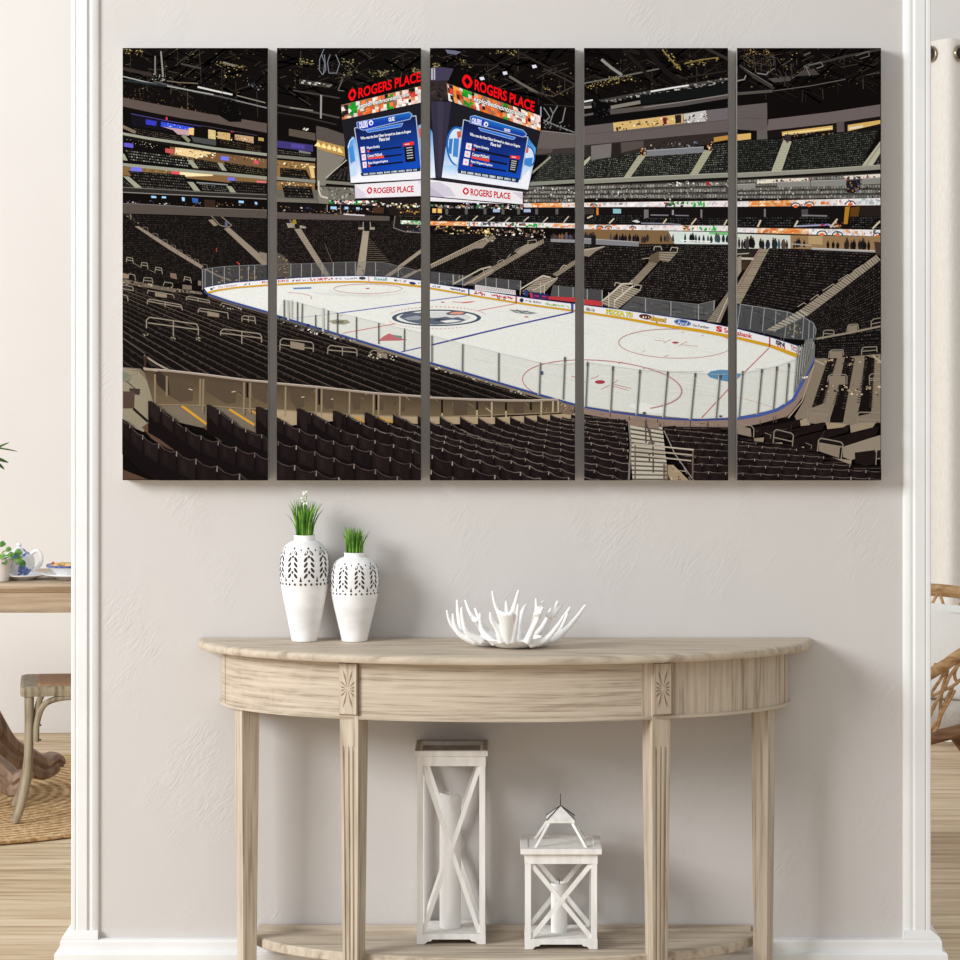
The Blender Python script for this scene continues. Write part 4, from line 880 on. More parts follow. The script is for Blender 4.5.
# ---- right side: roof catwalks, fascia, upper bowl (panels c, d, e)
tp_('c0', [(110, 30), (170, 35), (215, 45), (180, 62), (125, 55)], (104, 104, 126)); 
for x, y in ((345, 215), (492, 180), (680, 138)): tp_('c0', [(x-16, y-8), (x+10, y-12), (x+18, y+6), (x-8, y+12)], (222, 222, 236))
tl('c0', [(520, 200), (600, 250), (700, 305)], 15, (104, 98, 90)); tl('c0', [(570, 40), (700, 110), (940, 220)], 12, (42, 37, 34)); tl('c0', [(180, 120), (420, 130), (640, 40)], 8, (40, 34, 32)); tl('c0', [(640, 290), (800, 330), (940, 260)], 7, (70, 64, 56)); tl('c0', [(740, 150), (940, 250)], 10, (56, 50, 46))
tp_('c0', [(720, 545), (940, 568), (940, 655), (690, 672)], (100, 91, 88)); tl('c0', [(722, 548), (940, 572)], 4, (140, 132, 128))
for pts in ([(740, 400), (780, 460), (740, 500)], [(780, 400), (800, 440), (830, 390)], [(880, 400), (860, 490), (840, 500)], [(740, 480), (830, 520), (940, 560)], [(800, 440), (780, 500)]): tl('c0', pts, 7, (124, 126, 126))
tsp('c0', [(735, 490), (900, 510), (900, 545), (735, 530)], 26, [(130, 130, 132), (50, 50, 52)], .7, 1.8); tl('c0', [(740, 380), (940, 395)], 4, (56, 52, 48))
tp_('c0', [(690, 672), (940, 655), (940, 700), (690, 705)], (60, 53, 50)); tp_('c0', [(700, 660), (800, 665), (790, 690), (690, 700)], (84, 76, 70)); ts('c0', [(770, 700), (940, 690), (940, 850), (660, 880)], 13, 18, (40, 41, 38), (70, 72, 66)); tl('c0', [(785, 715), (665, 820)], 12, (148, 146, 128)); tl('c0', [(640, 890), (940, 872)], 24, (136, 138, 126))
BG_ = (104, 102, 96)
def balcony(k, q, n):
    Q = T(k, q); seats(Q, max(3, int((Q[3][1]-Q[0][1])/3.6)), max(8, int((Q[1][0]-Q[0][0])/2.7)), (70, 66, 62), (132, 130, 124), .22, .55, .12); specks(Q, n//3, [(196, 194, 188), (40, 34, 34), (26, 22, 22), (50, 42, 40), (172, 170, 164)], .8, 2.0, .8); specks(Q, n//40, [(170, 60, 60), (120, 90, 70), (40, 110, 66), (80, 90, 130)], .6, 1.2)
balcony('c0', [(605, 915), (940, 900), (940, 975), (605, 975)], 150); balcony('c1', [(605, -25), (940, -25), (940, 80), (605, 80)], 200)
tl('d0', [(20, 245), (240, 205), (510, 150)], 8, (110, 106, 100)); tl('d0', [(130, 92), (200, 150), (262, 192)], 18, (140, 138, 130)); tl('d0', [(270, 30), (380, 140), (490, 265)], 24, (30, 26, 24)); tl('d0', [(410, 20), (520, 150), (640, 240)], 34, (26, 22, 22)); tl('d0', [(520, 30), (590, 110), (640, 160)], 9, (132, 116, 70)); tl('d0', [(660, 120), (760, 95), (880, 80)], 8, (128, 112, 62)); tl('d0', [(800, 20), (940, 90)], 20, (52, 46, 42)); tl('d0', [(640, 215), (940, 165)], 9, (40, 36, 34))
tl('d0', [(20, 385), (120, 360), (380, 310), (560, 278), (940, 218)], 18, (66, 64, 60)); tsp('d0', [(150, 345), (940, 205), (940, 235), (150, 365)], 110, [(170, 170, 166), (50, 48, 46), (120, 118, 112)], .6, 1.8, 1.8)
tl('d0', [(445, 298), (580, 275), (690, 258)], 10, (228, 228, 226)); tl('d0', [(20, 363), (75, 352)], 10, (222, 222, 220)); tp_('d0', [(375, 320), (440, 315), (700, 280), (940, 240), (940, 312), (640, 352), (390, 378)], (20, 22, 22))
tl('d0', [(190, 400), (380, 365)], 22, (130, 124, 114)); tl('d0', [(20, 400), (70, 395)], 14, (160, 156, 150)); tp_('d0', [(180, 415), (640, 362), (940, 312), (940, 342), (640, 392), (190, 445)], (86, 79, 76)); tl('d0', [(400, 400), (640, 365), (940, 318)], 5, (140, 134, 130)); tp_('d0', [(65, 370), (100, 350), (160, 375), (185, 420), (175, 465), (140, 470), (75, 455)], (12, 11, 11)); tsp('d0', [(80, 360), (180, 380), (170, 465), (80, 450)], 14, [(46, 48, 48)], .8, 1.8); tl('d0', [(20, 450), (80, 440)], 14, (92, 88, 86))
tp_('d0', [(20, 490), (300, 440), (640, 392), (940, 342), (940, 402), (640, 440), (300, 490), (20, 518)], (15, 13, 13))
tp_('d0', [(20, 520), (205, 498), (640, 440), (940, 402), (940, 556), (640, 582), (400, 605), (200, 628), (20, 642)], (100, 91, 90)); tl('d0', [(20, 570), (400, 545), (940, 478)], 3, (82, 74, 73)); tp_('d0', [(800, 418), (940, 402), (940, 475), (800, 490)], (110, 102, 104))
tp_('d0', [(205, 498), (650, 442), (655, 500), (210, 553)], (212, 178, 116)); tsp('d0', [(210, 500), (640, 450), (640, 495), (210, 545)], 60, [(250, 226, 170), (70, 52, 40), (180, 140, 84), (40, 36, 40)], .7, 2.2); tp_('d0', [(520, 465), (548, 462), (550, 505), (530, 510)], (110, 30, 40)); tp_('d0', [(600, 450), (640, 445), (642, 498), (605, 502)], (40, 34, 34)); tp_('d0', [(655, 442), (800, 418), (800, 488), (660, 500)], (196, 192, 188)); tsp('d0', [(660, 450), (800, 430), (800, 485), (660, 495)], 30, [(90, 74, 70), (230, 228, 224), (60, 56, 54)], .7, 1.8)
tp_('d0', [(20, 642), (400, 605), (940, 556), (940, 605), (790, 640), (400, 690), (20, 722)], (50, 43, 40)); tp_('d0', [(65, 645), (195, 630), (190, 732), (65, 738)], (116, 110, 107)); tp_('d0', [(200, 632), (250, 628), (250, 710), (200, 715)], (40, 34, 32)); tp_('d0', [(255, 625), (400, 612), (400, 655), (260, 690)], (84, 76, 72)); tp_('d0', [(850, 592), (940, 578), (940, 606), (850, 622)], (184, 136, 68))
UB, UH = (28, 28, 26), (86, 88, 80)
ts('d0', [(20, 745), (382, 685), (305, 852), (20, 862)], 12, 24, UB, UH); ts('d0', [(420, 712), (785, 685), (705, 836), (310, 852)], 13, 28, UB, UH); ts('d0', [(845, 635), (940, 625), (940, 828), (748, 834)], 14, 11, UB, UH)
tsp('d0', [(415, 628), (785, 605), (785, 655), (415, 678)], 70, [(90, 76, 76), (40, 36, 40), (150, 140, 140), (70, 84, 110), (30, 26, 26)], .7, 2.0); tp_('d0', [(420, 674), (785, 650), (785, 688), (420, 713)], (122, 124, 130)); tl('d0', [(420, 676), (785, 652)], 5, (164, 166, 172))
for q in ([(368, 706), (416, 708), (312, 852), (270, 853)], [(790, 672), (838, 678), (745, 832), (694, 834)], [(20, 742), (60, 710), (60, 730), (20, 775)]): tp_('d0', q, (176, 174, 150))
tsp('d0', [(380, 650), (420, 650), (415, 710), (375, 715)], 14, [(170, 120, 70), (190, 160, 130)], .7, 1.8); tsp('d0', [(780, 610), (850, 600), (835, 680), (795, 680)], 18, [(180, 130, 80), (210, 180, 150), (70, 54, 44)], .7, 2.0)
lines([T('d0', [(370-p*.66, 706+p), (414-p*.68, 706+p)]) for p in range(6, 146, 9)], .4, (126, 122, 102)); lines([T('d0', [(790-p*.62, 676+p), (836-p*.6, 676+p)]) for p in range(6, 156, 10)], .4, (126, 122, 102))
tl('d0', [(20, 874), (400, 856), (940, 832)], 30, (142, 141, 129)); tl('d0', [(20, 862), (400, 844), (940, 820)], 4, (178, 176, 164)); tp_('d0', [(20, 892), (940, 850), (940, 880), (20, 905)], (26, 22, 21)); balcony('d0', [(20, 898), (940, 868), (940, 985), (20, 985)], 330); tsp('d0', [(560, 875), (940, 862), (940, 885), (560, 900)], 40, [(230, 228, 222), (60, 54, 54)], .8, 2.2); tp_('d0', [(805, 878), (822, 878), (822, 898), (805, 898)], (190, 20, 40))
tp_('e0', [(15, 390), (205, 370), (208, 545), (130, 548), (15, 540)], (98, 90, 88)); tl('e0', [(15, 470), (205, 468)], 3, (84, 76, 74)); tp_('e0', [(215, 476), (600, 430), (930, 380), (930, 456), (600, 505), (205, 548)], (108, 97, 96)); tl('e0', [(15, 312), (240, 294)], 18, (84, 79, 74)); tl('e0', [(245, 294), (480, 262), (705, 220)], 5, (102, 95, 90)); tl('e0', [(840, 192), (930, 176)], 4, (86, 80, 76))
tl('e0', [(30, 130), (130, 210), (250, 280)], 16, (60, 55, 52)); tl('e0', [(60, 150), (240, 260)], 4, (120, 116, 110)); tp_('e0', [(380, 200), (440, 165), (505, 150), (540, 190)], (70, 64, 60)); tp_('e0', [(210, 215), (400, 195), (350, 230), (250, 240)], (78, 72, 70)); tl('e0', [(440, 140), (700, 75), (930, 28)], 14, (58, 56, 50)); tl('e0', [(470, 130), (550, 110), (565, 135), (520, 150)], 6, (112, 110, 104)); tl('e0', [(770, 70), (855, 40), (860, 70), (800, 88)], 5, (104, 102, 96)); tl('e0', [(15, 230), (60, 220), (70, 195)], 8, (140, 136, 130)); tl('e0', [(140, 180), (200, 190), (215, 170)], 7, (132, 130, 128)); clutter(T('e0', [(215, 60), (450, 60), (450, 200), (215, 190)]), 40, [(64, 58, 54), (90, 84, 78), (10, 8, 8)], 4, 14, 1.2, (90, 20, -30, 60)); clutter(T('e0', [(40, 60), (220, 60), (220, 160), (60, 140)]), 26, [(84, 72, 48), (60, 54, 48)], 3, 10, 1.0, (90, 40, -30))
tp_('e0', [(205, 548), (600, 505), (930, 456), (930, 520), (600, 568), (205, 600)], (26, 22, 21))
for q in ([(300, 556), (625, 515), (626, 542), (302, 582)], [(722, 512), (930, 480), (930, 504), (722, 552)], [(15, 572), (102, 564), (102, 602), (15, 612)]): tp_('e0', q, (216, 176, 104))
tl('e0', [(310, 570), (620, 532)], 8, (246, 226, 170)); tl('e0', [(730, 535), (820, 520)], 14, (226, 216, 190)); tp_('e0', [(140, 548), (205, 545), (208, 602), (140, 606)], (100, 94, 90)); tp_('e0', [(650, 492), (698, 488), (700, 555), (652, 560)], (92, 82, 82)); tsp('e0', [(300, 565), (620, 545), (620, 575), (300, 600)], 40, [(40, 34, 34), (130, 96, 60), (20, 18, 18), (80, 84, 100)], .7, 2.0)
ts('e0', [(15, 614), (312, 600), (240, 806), (15, 822)], 15, 18, (26, 26, 25), (60, 62, 57)); ts('e0', [(372, 606), (650, 565), (930, 528), (930, 640), (815, 768), (298, 804)][0:1]+[(930, 528), (815, 770), (298, 806)], 16, 38, (28, 28, 27), (68, 70, 64)); ts('e0', [(930, 680), (940, 680), (940, 765), (880, 768)], 6, 3, (28, 28, 27), (68, 70, 64)); poly(T('e0', [(930, 522), (700, 556), (690, 562), (930, 540)]), (24, 21, 20))
for q in ([(310, 608), (362, 618), (298, 806), (233, 808)], [(930, 615), (930, 692), (882, 768), (812, 772)]): tp_('e0', q, (180, 178, 156))
lines([T('e0', [(310-p*.38, 615+p), (360-p*.34, 615+p)]) for p in range(6, 186, 11)], .4, (140, 136, 116)); tl('e0', [(930, 640), (838, 772)], 4, (120, 116, 100)); tp_('e0', [(318, 570), (360, 575), (358, 615), (322, 618)], (56, 46, 54)); tsp('e0', [(320, 590), (360, 590), (355, 620), (322, 620)], 6, [(190, 120, 70), (40, 40, 70)], .8, 1.6)
tl('e0', [(15, 834), (500, 811), (930, 781)], 30, (146, 143, 132)); tl('e0', [(15, 821), (500, 797), (930, 767)], 4, (178, 175, 162)); tp_('e0', [(15, 850), (930, 797), (930, 835), (15, 875)], (24, 20, 20)); balcony('e0', [(15, 862), (930, 820), (930, 985), (15, 985)], 330)
for q in ([(140, 862), (470, 850), (470, 872), (140, 888)], [(700, 838), (930, 825), (930, 850), (700, 862)]): tp_('e0', q, (226, 220, 204)); tsp('e0', q, 30, [(40, 34, 36), (120, 96, 86), (60, 64, 80), (170, 60, 60)], .8, 2.4)
for q in ([(15, 892), (130, 888), (130, 918), (15, 922)], [(270, 878), (480, 870), (480, 905), (270, 910)], [(485, 870), (710, 862), (710, 900), (485, 906)], [(810, 855), (930, 848), (930, 888), (810, 894)]): tp_('e0', q, (138, 136, 132)); tl('e0', [q[0], q[1]], 4, (178, 176, 172))
tp_('e0', [(712, 870), (800, 862), (800, 920), (760, 948), (715, 945)], (34, 28, 28)); tsp('e0', [(715, 875), (800, 865), (790, 930), (720, 940)], 18, [(60, 80, 130), (170, 130, 60), (120, 96, 80)], .8, 1.8)
# ---- ribbon boards and the club level (panels c, d, e)
ORB, WHB = [(228, 140, 68), (244, 184, 124), (216, 116, 60), (250, 226, 200), (240, 206, 170)], [(236, 232, 232), (214, 196, 200), (240, 214, 214), (200, 204, 206)]
GRB = [(60, 150, 76), (40, 110, 56), (236, 236, 232), (190, 80, 76), (60, 64, 64)]
def ribbon(k, q, parts):
    poly(T(k, q), (226, 220, 220)); Q = T(k, q)
    for u0, u1, cols, n in parts:
        sub = [bil(Q, u0, 0), bil(Q, u1, 0), bil(Q, u1, 1), bil(Q, u0, 1)]
        it = [(sub, jit((236, 158, 92) if cols is ORB else WHB[0], .04))]
        for _ in range(n):
            u, v = RNG.random(), RNG.uniform(0, .66); w, h = RNG.uniform(.04, .16), RNG.uniform(.22, .5)
            it.append(([bil(sub, u, v), bil(sub, min(1, u+w), v), bil(sub, min(1, u+w*.8), min(1, v+h)), bil(sub, max(0, u-w*.2), min(1, v+h))], jit(RNG.choice(cols), .1)))
        put_polys(it, True)
    lines([[Q[0], Q[1]], [Q[3], Q[2]]], .35, (90, 70, 66))
def ring(k, x, y, r, c=(60, 70, 74)): cx, cy = T(k, [(x, y)])[0]; arc(cx, cy, r/6.4, r/6.4*.75, 180, 360, 1.1, c, n=14); ellipse(cx, cy, r/13, r/18, (220, 110, 50))
tp_('c1', [(15, 88), (940, 108), (940, 215), (15, 205)], (22, 19, 19)); tsp('c1', [(15, 92), (605, 92), (605, 118), (15, 110)], 130, [(220, 218, 214), (70, 130, 84), (170, 90, 84), (60, 60, 60), (60, 50, 46), (190, 150, 110), (120, 130, 150)], .7, 2.0, 1.5); tsp('c1', [(220, 65), (340, 75), (340, 88), (220, 85)], 10, [(200, 212, 240)], 1, 2); tl('c1', [(85, 55), (118, 55)], 6, (220, 220, 220))
tp_('c1', [(28, 118), (88, 120), (88, 148), (28, 145)], (236, 190, 110)); tp_('c1', [(52, 120), (62, 120), (62, 148), (52, 148)], (60, 40, 30))
for x in (120, 245, 365, 480, 580, 695, 825): tp_('c1', [(x-9, 120), (x+9, 120), (x+9, 156), (x-9, 156)], (92, 88, 88))
for x in (438, 635): tp_('c1', [(x-22, 122), (x+22, 122), (x+22, 142), (x-22, 142)], (166, 184, 216))
ts('c1', [(15, 158), (940, 168), (940, 212), (15, 202)], 4, 70, (18, 16, 16), (54, 52, 50))
for a, b in (((65, 190), (88, 165)), ((178, 192), (205, 168)), ((285, 195), (318, 165)), ((380, 200), (425, 172)), ((492, 205), (525, 175)), ((612, 200), (645, 172)), ((735, 208), (768, 175)), ((868, 208), (900, 168))): tl('c1', [a, b], 7, (196, 188, 174))
ribbon('c1', [(605, 84), (940, 80), (940, 112), (618, 112)], [(0, .15, WHB, 8), (.15, .75, ORB, 34), (.75, 1, WHB+ORB, 18)])
ribbon('c1', [(15, 198), (400, 205), (940, 213), (940, 246), (640, 240), (400, 234), (15, 226)][:1]+[(940, 213), (940, 246), (15, 226)], [(0, .25, ORB, 40), (.25, .33, [(40, 44, 48), (220, 130, 60)], 10), (.33, .5, WHB+[(60, 74, 80)], 30), (.5, .66, GRB, 30), (.66, .82, [(40, 160, 60)]+WHB, 26), (.82, 1, WHB+ORB, 30)])
tsp('c1', [(15, 228), (420, 236), (420, 285), (15, 275)], 110, [(210, 170, 110), (240, 214, 150), (50, 40, 36), (90, 70, 54), (30, 26, 26)], .7, 2.0, 1.4); tsp('c1', [(420, 240), (760, 246), (760, 300), (420, 285)], 100, [(150, 120, 90), (230, 226, 210), (60, 50, 46), (30, 26, 28), (90, 80, 80)], .7, 2.0, 1.2)
tp_('d1', [(20, 108), (940, 106), (940, 232), (20, 224)], (24, 20, 20)); tp_('d1', [(20, 118), (85, 118), (85, 155), (20, 155)], (60, 52, 48)); tp_('d1', [(98, 112), (112, 112), (112, 165), (98, 165)], (206, 130, 50)); tp_('d1', [(205, 120), (256, 122), (256, 150), (205, 150)], (140, 190, 196)); tp_('d1', [(403, 125), (432, 125), (432, 185), (403, 185)], (112, 110, 112)); tp_('d1', [(582, 128), (594, 128), (594, 160), (582, 160)], (150, 148, 150)); tp_('d1', [(765, 125), (776, 125), (776, 190), (765, 190)], (130, 120, 126)); tl('d1', [(445, 160), (560, 162)], 8, (126, 118, 128)); tl('d1', [(600, 162), (690, 164)], 7, (126, 118, 128))
ts('d1', [(20, 160), (390, 160), (390, 215), (20, 212)], 4, 24, (18, 16, 16), (56, 54, 54)); ts('d1', [(410, 178), (940, 178), (940, 230), (410, 225)], 4, 34, (18, 16, 16), (62, 60, 60)); tp_('d1', [(325, 200), (355, 190), (380, 204), (360, 210)], (206, 206, 206)); tl('d1', [(385, 212), (560, 216), (640, 222)], 8, (130, 130, 146))
for a, b in (((180, 214), (212, 182)), ((525, 215), (548, 185)), ((705, 222), (738, 182)), ((915, 228), (935, 190)), ((40, 180), (75, 165))): tl('d1', [a, b], 9, (206, 190, 156))
ribbon('d1', [(20, 80), (300, 80), (940, 68), (940, 110)][:1]+[(940, 68), (940, 108), (20, 110)], [(0, .12, ORB+WHB, 12), (.12, .3, [(60, 74, 76), (190, 196, 196)]+WHB, 22), (.3, .55, WHB, 26), (.55, .7, GRB, 28), (.7, .84, [(40, 160, 60), (60, 180, 80)], 16), (.84, 1, WHB, 24)])
ribbon('d1', [(20, 220), (940, 228), (940, 266), (20, 252)], [(0, .25, ORB+WHB, 30), (.25, .38, [(190, 80, 60)]+WHB, 16), (.38, .48, [(100, 130, 136)]+WHB, 16), (.48, .68, WHB, 24), (.68, .8, GRB+ORB, 24), (.8, .92, [(40, 160, 60), (60, 180, 80)], 16), (.92, 1, WHB, 10)])
for k, x, y in (('d1', 80, 104), ('d1', 120, 245), ('d1', 175, 245), ('d1', 330, 248)): ring(k, x, y, 20)
tp_('d1', [(20, 252), (560, 262), (600, 345), (370, 345), (20, 335)], (126, 98, 66)); tp_('d1', [(560, 264), (940, 270), (940, 348), (600, 345)], (216, 226, 220)); tp_('d1', [(820, 268), (940, 270), (940, 290), (820, 284)], (120, 190, 130))
def people(k, x0, x1, y, h0, n, cols=((30, 28, 30), (46, 40, 40), (24, 24, 30), (60, 54, 56))):
    it = []; hd = []
    for i in range(n):
        x = x0+(x1-x0)*(i+RNG.uniform(.1, .9))/n; yy = y+RNG.uniform(-6, 4); hk = RNG.uniform(.7, 1.0); h = h0*hk; w = h*RNG.uniform(.13, .24); c = jit(RNG.choice(cols), .4)
        it.append((T(k, [(x-w*.7, yy-h*.78), (x+w*.7, yy-h*.78), (x+w, yy-h*.4), (x+w*.6, yy), (x-w*.6, yy), (x-w, yy-h*.4)]), c))
        hd.append((T(k, [(x-w*.4, yy-h), (x+w*.4, yy-h), (x+w*.45, yy-h*.78), (x-w*.45, yy-h*.78)]), jit((90, 66, 54), .3)))
    put_polys(it, True); put_polys(hd, True)
people('d1', 20, 90, 325, 60, 5); people('d1', 180, 440, 335, 62, 13); people('d1', 500, 600, 330, 55, 4); people('d1', 660, 940, 335, 58, 12, ((30, 40, 44), (40, 48, 52), (70, 90, 96), (26, 26, 30)))
tp_('d1', [(20, 308), (370, 332), (370, 362), (20, 345)], (128, 127, 132)); tl('d1', [(20, 310), (370, 334)], 5, (170, 168, 172)); tp_('d1', [(65, 290), (95, 292), (95, 365), (65, 362)], (30, 26, 26)); tp_('d1', [(590, 270), (660, 268), (640, 335), (600, 345)], (206, 222, 216)); tl('d1', [(640, 322), (830, 330)], 6, (240, 244, 240))
tp_('e1', [(15, 106), (930, 98), (930, 256), (15, 242)], (24, 20, 20)); tp_('e1', [(185, 120), (197, 120), (197, 195), (185, 195)], (120, 112, 110)); tp_('e1', [(425, 125), (468, 122), (466, 190), (425, 190)], (74, 72, 76)); tl('e1', [(430, 162), (590, 166)], 9, (130, 122, 128)); tp_('e1', [(705, 108), (735, 105), (720, 218), (695, 218)], (180, 126, 40)); tp_('e1', [(740, 112), (800, 105), (790, 170), (735, 170)], (96, 64, 26)); tp_('e1', [(800, 105), (930, 102), (930, 170), (800, 170)], (40, 32, 28))
ts('e1', [(15, 172), (375, 172), (375, 236), (15, 234)], 4, 20, (18, 16, 16), (64, 62, 60)); ts('e1', [(410, 172), (610, 172), (600, 226), (400, 226)], 3, 10, (18, 16, 16), (60, 58, 56)); ts('e1', [(730, 176), (930, 170), (930, 250), (730, 240)], 5, 12, (18, 16, 16), (62, 60, 58))
tl('e1', [(385, 232), (600, 222), (640, 238)], 10, (160, 164, 190)); tsp('e1', [(540, 212), (600, 212), (600, 222), (540, 222)], 8, [(200, 50, 60), (60, 60, 180)], .8, 1.6); tsp('e1', [(620, 200), (690, 200), (690, 240), (620, 235)], 16, [(180, 60, 50), (200, 150, 110), (160, 120, 60)], .8, 2.0)
for a, b in (((145, 236), (165, 192)), ((380, 236), (402, 196)), ((610, 240), (655, 185)), ((880, 248), (928, 200))): tl('e1', [a, b], 11, (208, 196, 168))
ribbon('e1', [(15, 72), (930, 50), (930, 98), (15, 108)], [(0, .08, WHB, 8), (.08, .38, ORB, 44), (.38, .52, WHB+ORB, 20), (.52, .7, ORB+WHB, 30), (.7, .82, [(170, 60, 46)]+WHB, 16), (.82, 1, [(190, 200, 200), (150, 176, 176), (220, 216, 220)], 24)])
ribbon('e1', [(15, 240), (930, 254), (930, 298), (15, 272)], [(0, .14, WHB, 14), (.14, .5, ORB, 52), (.5, .62, WHB, 16), (.62, .72, WHB+[(60, 74, 80)], 16), (.72, .88, ORB+WHB, 26), (.88, 1, [(190, 196, 200), (70, 76, 80)]+WHB, 16)])
for x, y, r in ((388, 104, 28), (475, 98, 30), (738, 92, 30), (556, 286, 32), (655, 290, 32), (912, 296, 28)): ring('e1', x, y, r)
tp_('e1', [(15, 280), (355, 290), (355, 375), (15, 375)], (206, 210, 200)); tp_('e1', [(355, 290), (930, 298), (930, 395), (355, 375)], (150, 120, 84)); tp_('e1', [(470, 292), (560, 294), (560, 350), (470, 345)], (182, 154, 112)); people('e1', 20, 130, 375, 78, 6); people('e1', 150, 350, 375, 72, 10, ((30, 34, 40), (46, 70, 80), (24, 24, 26), (90, 70, 60))); people('e1', 360, 450, 370, 60, 4); people('e1', 590, 665, 375, 66, 3); people('e1', 690, 870, 382, 78, 8, ((30, 28, 30), (40, 38, 44), (24, 22, 24), (70, 50, 48)))
tl('e1', [(360, 345), (490, 355)], 8, (170, 160, 150)); tl('e1', [(490, 376), (900, 394)], 13, (160, 156, 152)); tl('e1', [(490, 371), (900, 389)], 4, (206, 202, 198)); tp_('e1', [(890, 330), (930, 335), (930, 420), (900, 410)], (70, 56, 48))

# ---- lower bowl on the far side (panels c, d, e)
LB, LH = (23, 20, 19), (58, 53, 50)
ts('c1', [(15, 278), (420, 290), (400, 470), (15, 540)], 16, 30, LB, (40, 36, 34)); ts('c1', [(400, 288), (940, 320), (940, 620), (250, 580)], 22, 44, LB, LH); ts('c1', [(15, 480), (400, 380), (420, 560), (15, 540)], 10, 26, LB, (42, 38, 35)); tp_('c1', [(15, 520), (230, 545), (600, 580), (600, 640), (300, 612), (15, 600)], (74, 73, 75)); tp_('c1', [(800, 608), (940, 622), (940, 710), (780, 690)], (80, 80, 82))
clutter(T('c1', [(20, 530), (590, 585), (590, 630), (20, 590)]), 40, [(96, 96, 98), (56, 54, 54)], 1.5, 6, .6, (6, 90)); lines([T('c1', [p, q]) for p, q in (((72, 530), (72, 602)), ((160, 540), (160, 610)), ((222, 545), (222, 615)), ((370, 560), (370, 622)), ((437, 565), (437, 628)), ((515, 574), (515, 634)), ((592, 580), (592, 645)), ((835, 612), (835, 700)), ((928, 622), (928, 712)), ((745, 620), (745, 690)))], .7, (166, 166, 164))
def stair(k, q, n, c=AISLE, d=(100, 90, 78)):
    Q = T(k, q); poly(Q, c); put_polys([([bil(Q, 0, (i+.55)/n), bil(Q, 1, (i+.55)/n), bil(Q, 1, (i+.92)/n), bil(Q, 0, (i+.92)/n)], jit(d, .2)) for i in range(n)])
stair('c1', [(420, 288), (436, 312), (15, 505), (15, 478)], 30); tp_('c1', [(300, 345), (400, 320), (350, 372), (285, 375)], (140, 126, 112)); tl('c1', [(15, 478), (200, 388), (380, 300)], 5, (176, 164, 144)); tsp('c1', [(360, 285), (440, 285), (430, 320), (340, 340)], 20, [(176, 164, 144), (70, 62, 54)], .8, 2)
stair('c1', [(738, 312), (742, 340), (420, 525), (385, 505)], 26); stair('c1', [(400, 495), (420, 530), (300, 600), (225, 600)], 12); tl('c1', [(165, 600), (340, 505), (405, 490)], 9, (182, 172, 154)); tl('c1', [(230, 610), (420, 510)], 6, (170, 160, 142)); lines([T('c1', p) for p in ([(165, 600), (165, 545)], [(200, 590), (200, 545)], [(320, 510), (355, 508), (360, 540)], [(445, 470), (450, 455), (480, 445), (490, 460)], [(510, 432), (530, 408)], [(555, 400), (560, 385), (640, 345), (650, 355)], [(640, 355), (640, 325), (690, 318), (700, 340)])], .6, (166, 156, 140)); tp_('c1', [(560, 395), (630, 350), (710, 335), (700, 360), (590, 415)], (148, 136, 120))
stair('c1', [(940, 446), (940, 478), (825, 555), (795, 540)], 14); stair('c1', [(735, 548), (830, 570), (740, 660), (600, 650)], 10, (160, 148, 132)); tl('c1', [(590, 635), (735, 548), (785, 560)], 8, (200, 190, 172)); tl('c1', [(665, 645), (830, 560)], 6, (186, 176, 158)); lines([T('c1', p) for p in ([(590, 635), (590, 675)], [(720, 590), (720, 680)], [(745, 600), (745, 690)], [(845, 505), (870, 480), (885, 485)])], .7, (190, 182, 166)); tsp('c1', [(590, 640), (690, 640), (690, 690), (580, 680)], 22, [(150, 140, 126), (60, 54, 56), (50, 60, 110)], .8, 2)
tp_('c1', [(785, 288), (940, 290), (940, 320), (785, 314)], (60, 50, 44)); people('c1', 790, 940, 316, 44, 8, ((60, 60, 76), (120, 80, 60), (36, 32, 34))); tp_('c1', [(785, 312), (940, 318), (940, 338), (785, 332)], (142, 142, 146))
ts('d1', [(20, 352), (470, 370), (300, 640), (20, 640)], 19, 22, LB, LH); ts('d1', [(620, 345), (940, 350), (940, 668), (370, 610)], 22, 28, LB, (64, 59, 55)); ts('d1', [(390, 605), (940, 655), (860, 720), (340, 690)], 6, 32, LB, (62, 57, 53)); ts('d1', [(370, 350), (600, 345), (520, 400), (380, 430)], 4, 14, LB, LH)
tp_('d1', [(20, 378), (155, 360), (95, 392), (50, 428), (20, 420)], (140, 128, 114)); tl('d1', [(20, 385), (150, 362)], 6, (180, 172, 160))
tp_('d1', [(20, 630), (140, 640), (140, 742), (20, 735)], (72, 70, 72)); tp_('d1', [(340, 682), (410, 690), (570, 712), (750, 732), (860, 706), (855, 760), (825, 835), (570, 812), (400, 782), (250, 762)], (82, 82, 83)); clutter(T('d1', [(330, 700), (840, 745), (820, 820), (270, 760)]), 70, [(100, 100, 102), (62, 60, 60)], 3, 12, .7, (9, 9, 9, 90)); lines([T('d1', p) for p in ([(413, 690), (413, 782)], [(575, 712), (575, 808)], [(752, 732), (752, 830)], [(852, 706), (850, 770)], [(40, 635), (40, 735)], [(135, 640), (135, 740)])], .9, (160, 158, 154)); tl('d1', [(340, 682), (570, 712), (750, 732), (860, 706)], 3, (130, 130, 130))
tp_('d1', [(440, 420), (498, 390), (502, 460), (470, 470), (430, 468)], (98, 84, 66)); stair('d1', [(500, 396), (620, 396), (560, 462), (500, 450)], 4, (150, 138, 122)); stair('d1', [(435, 462), (488, 470), (352, 618), (315, 590)], 16); tl('d1', [(390, 440), (440, 435)], 6, (150, 140, 124)); lines([T('d1', p) for p in ([(465, 385), (470, 362), (510, 362), (518, 385)], [(570, 390), (580, 366), (620, 370), (615, 395)], [(215, 615), (220, 592), (262, 600)], [(340, 620), (345, 605), (388, 612), (375, 640)], [(300, 605), (330, 575)])], .8, (176, 166, 150))
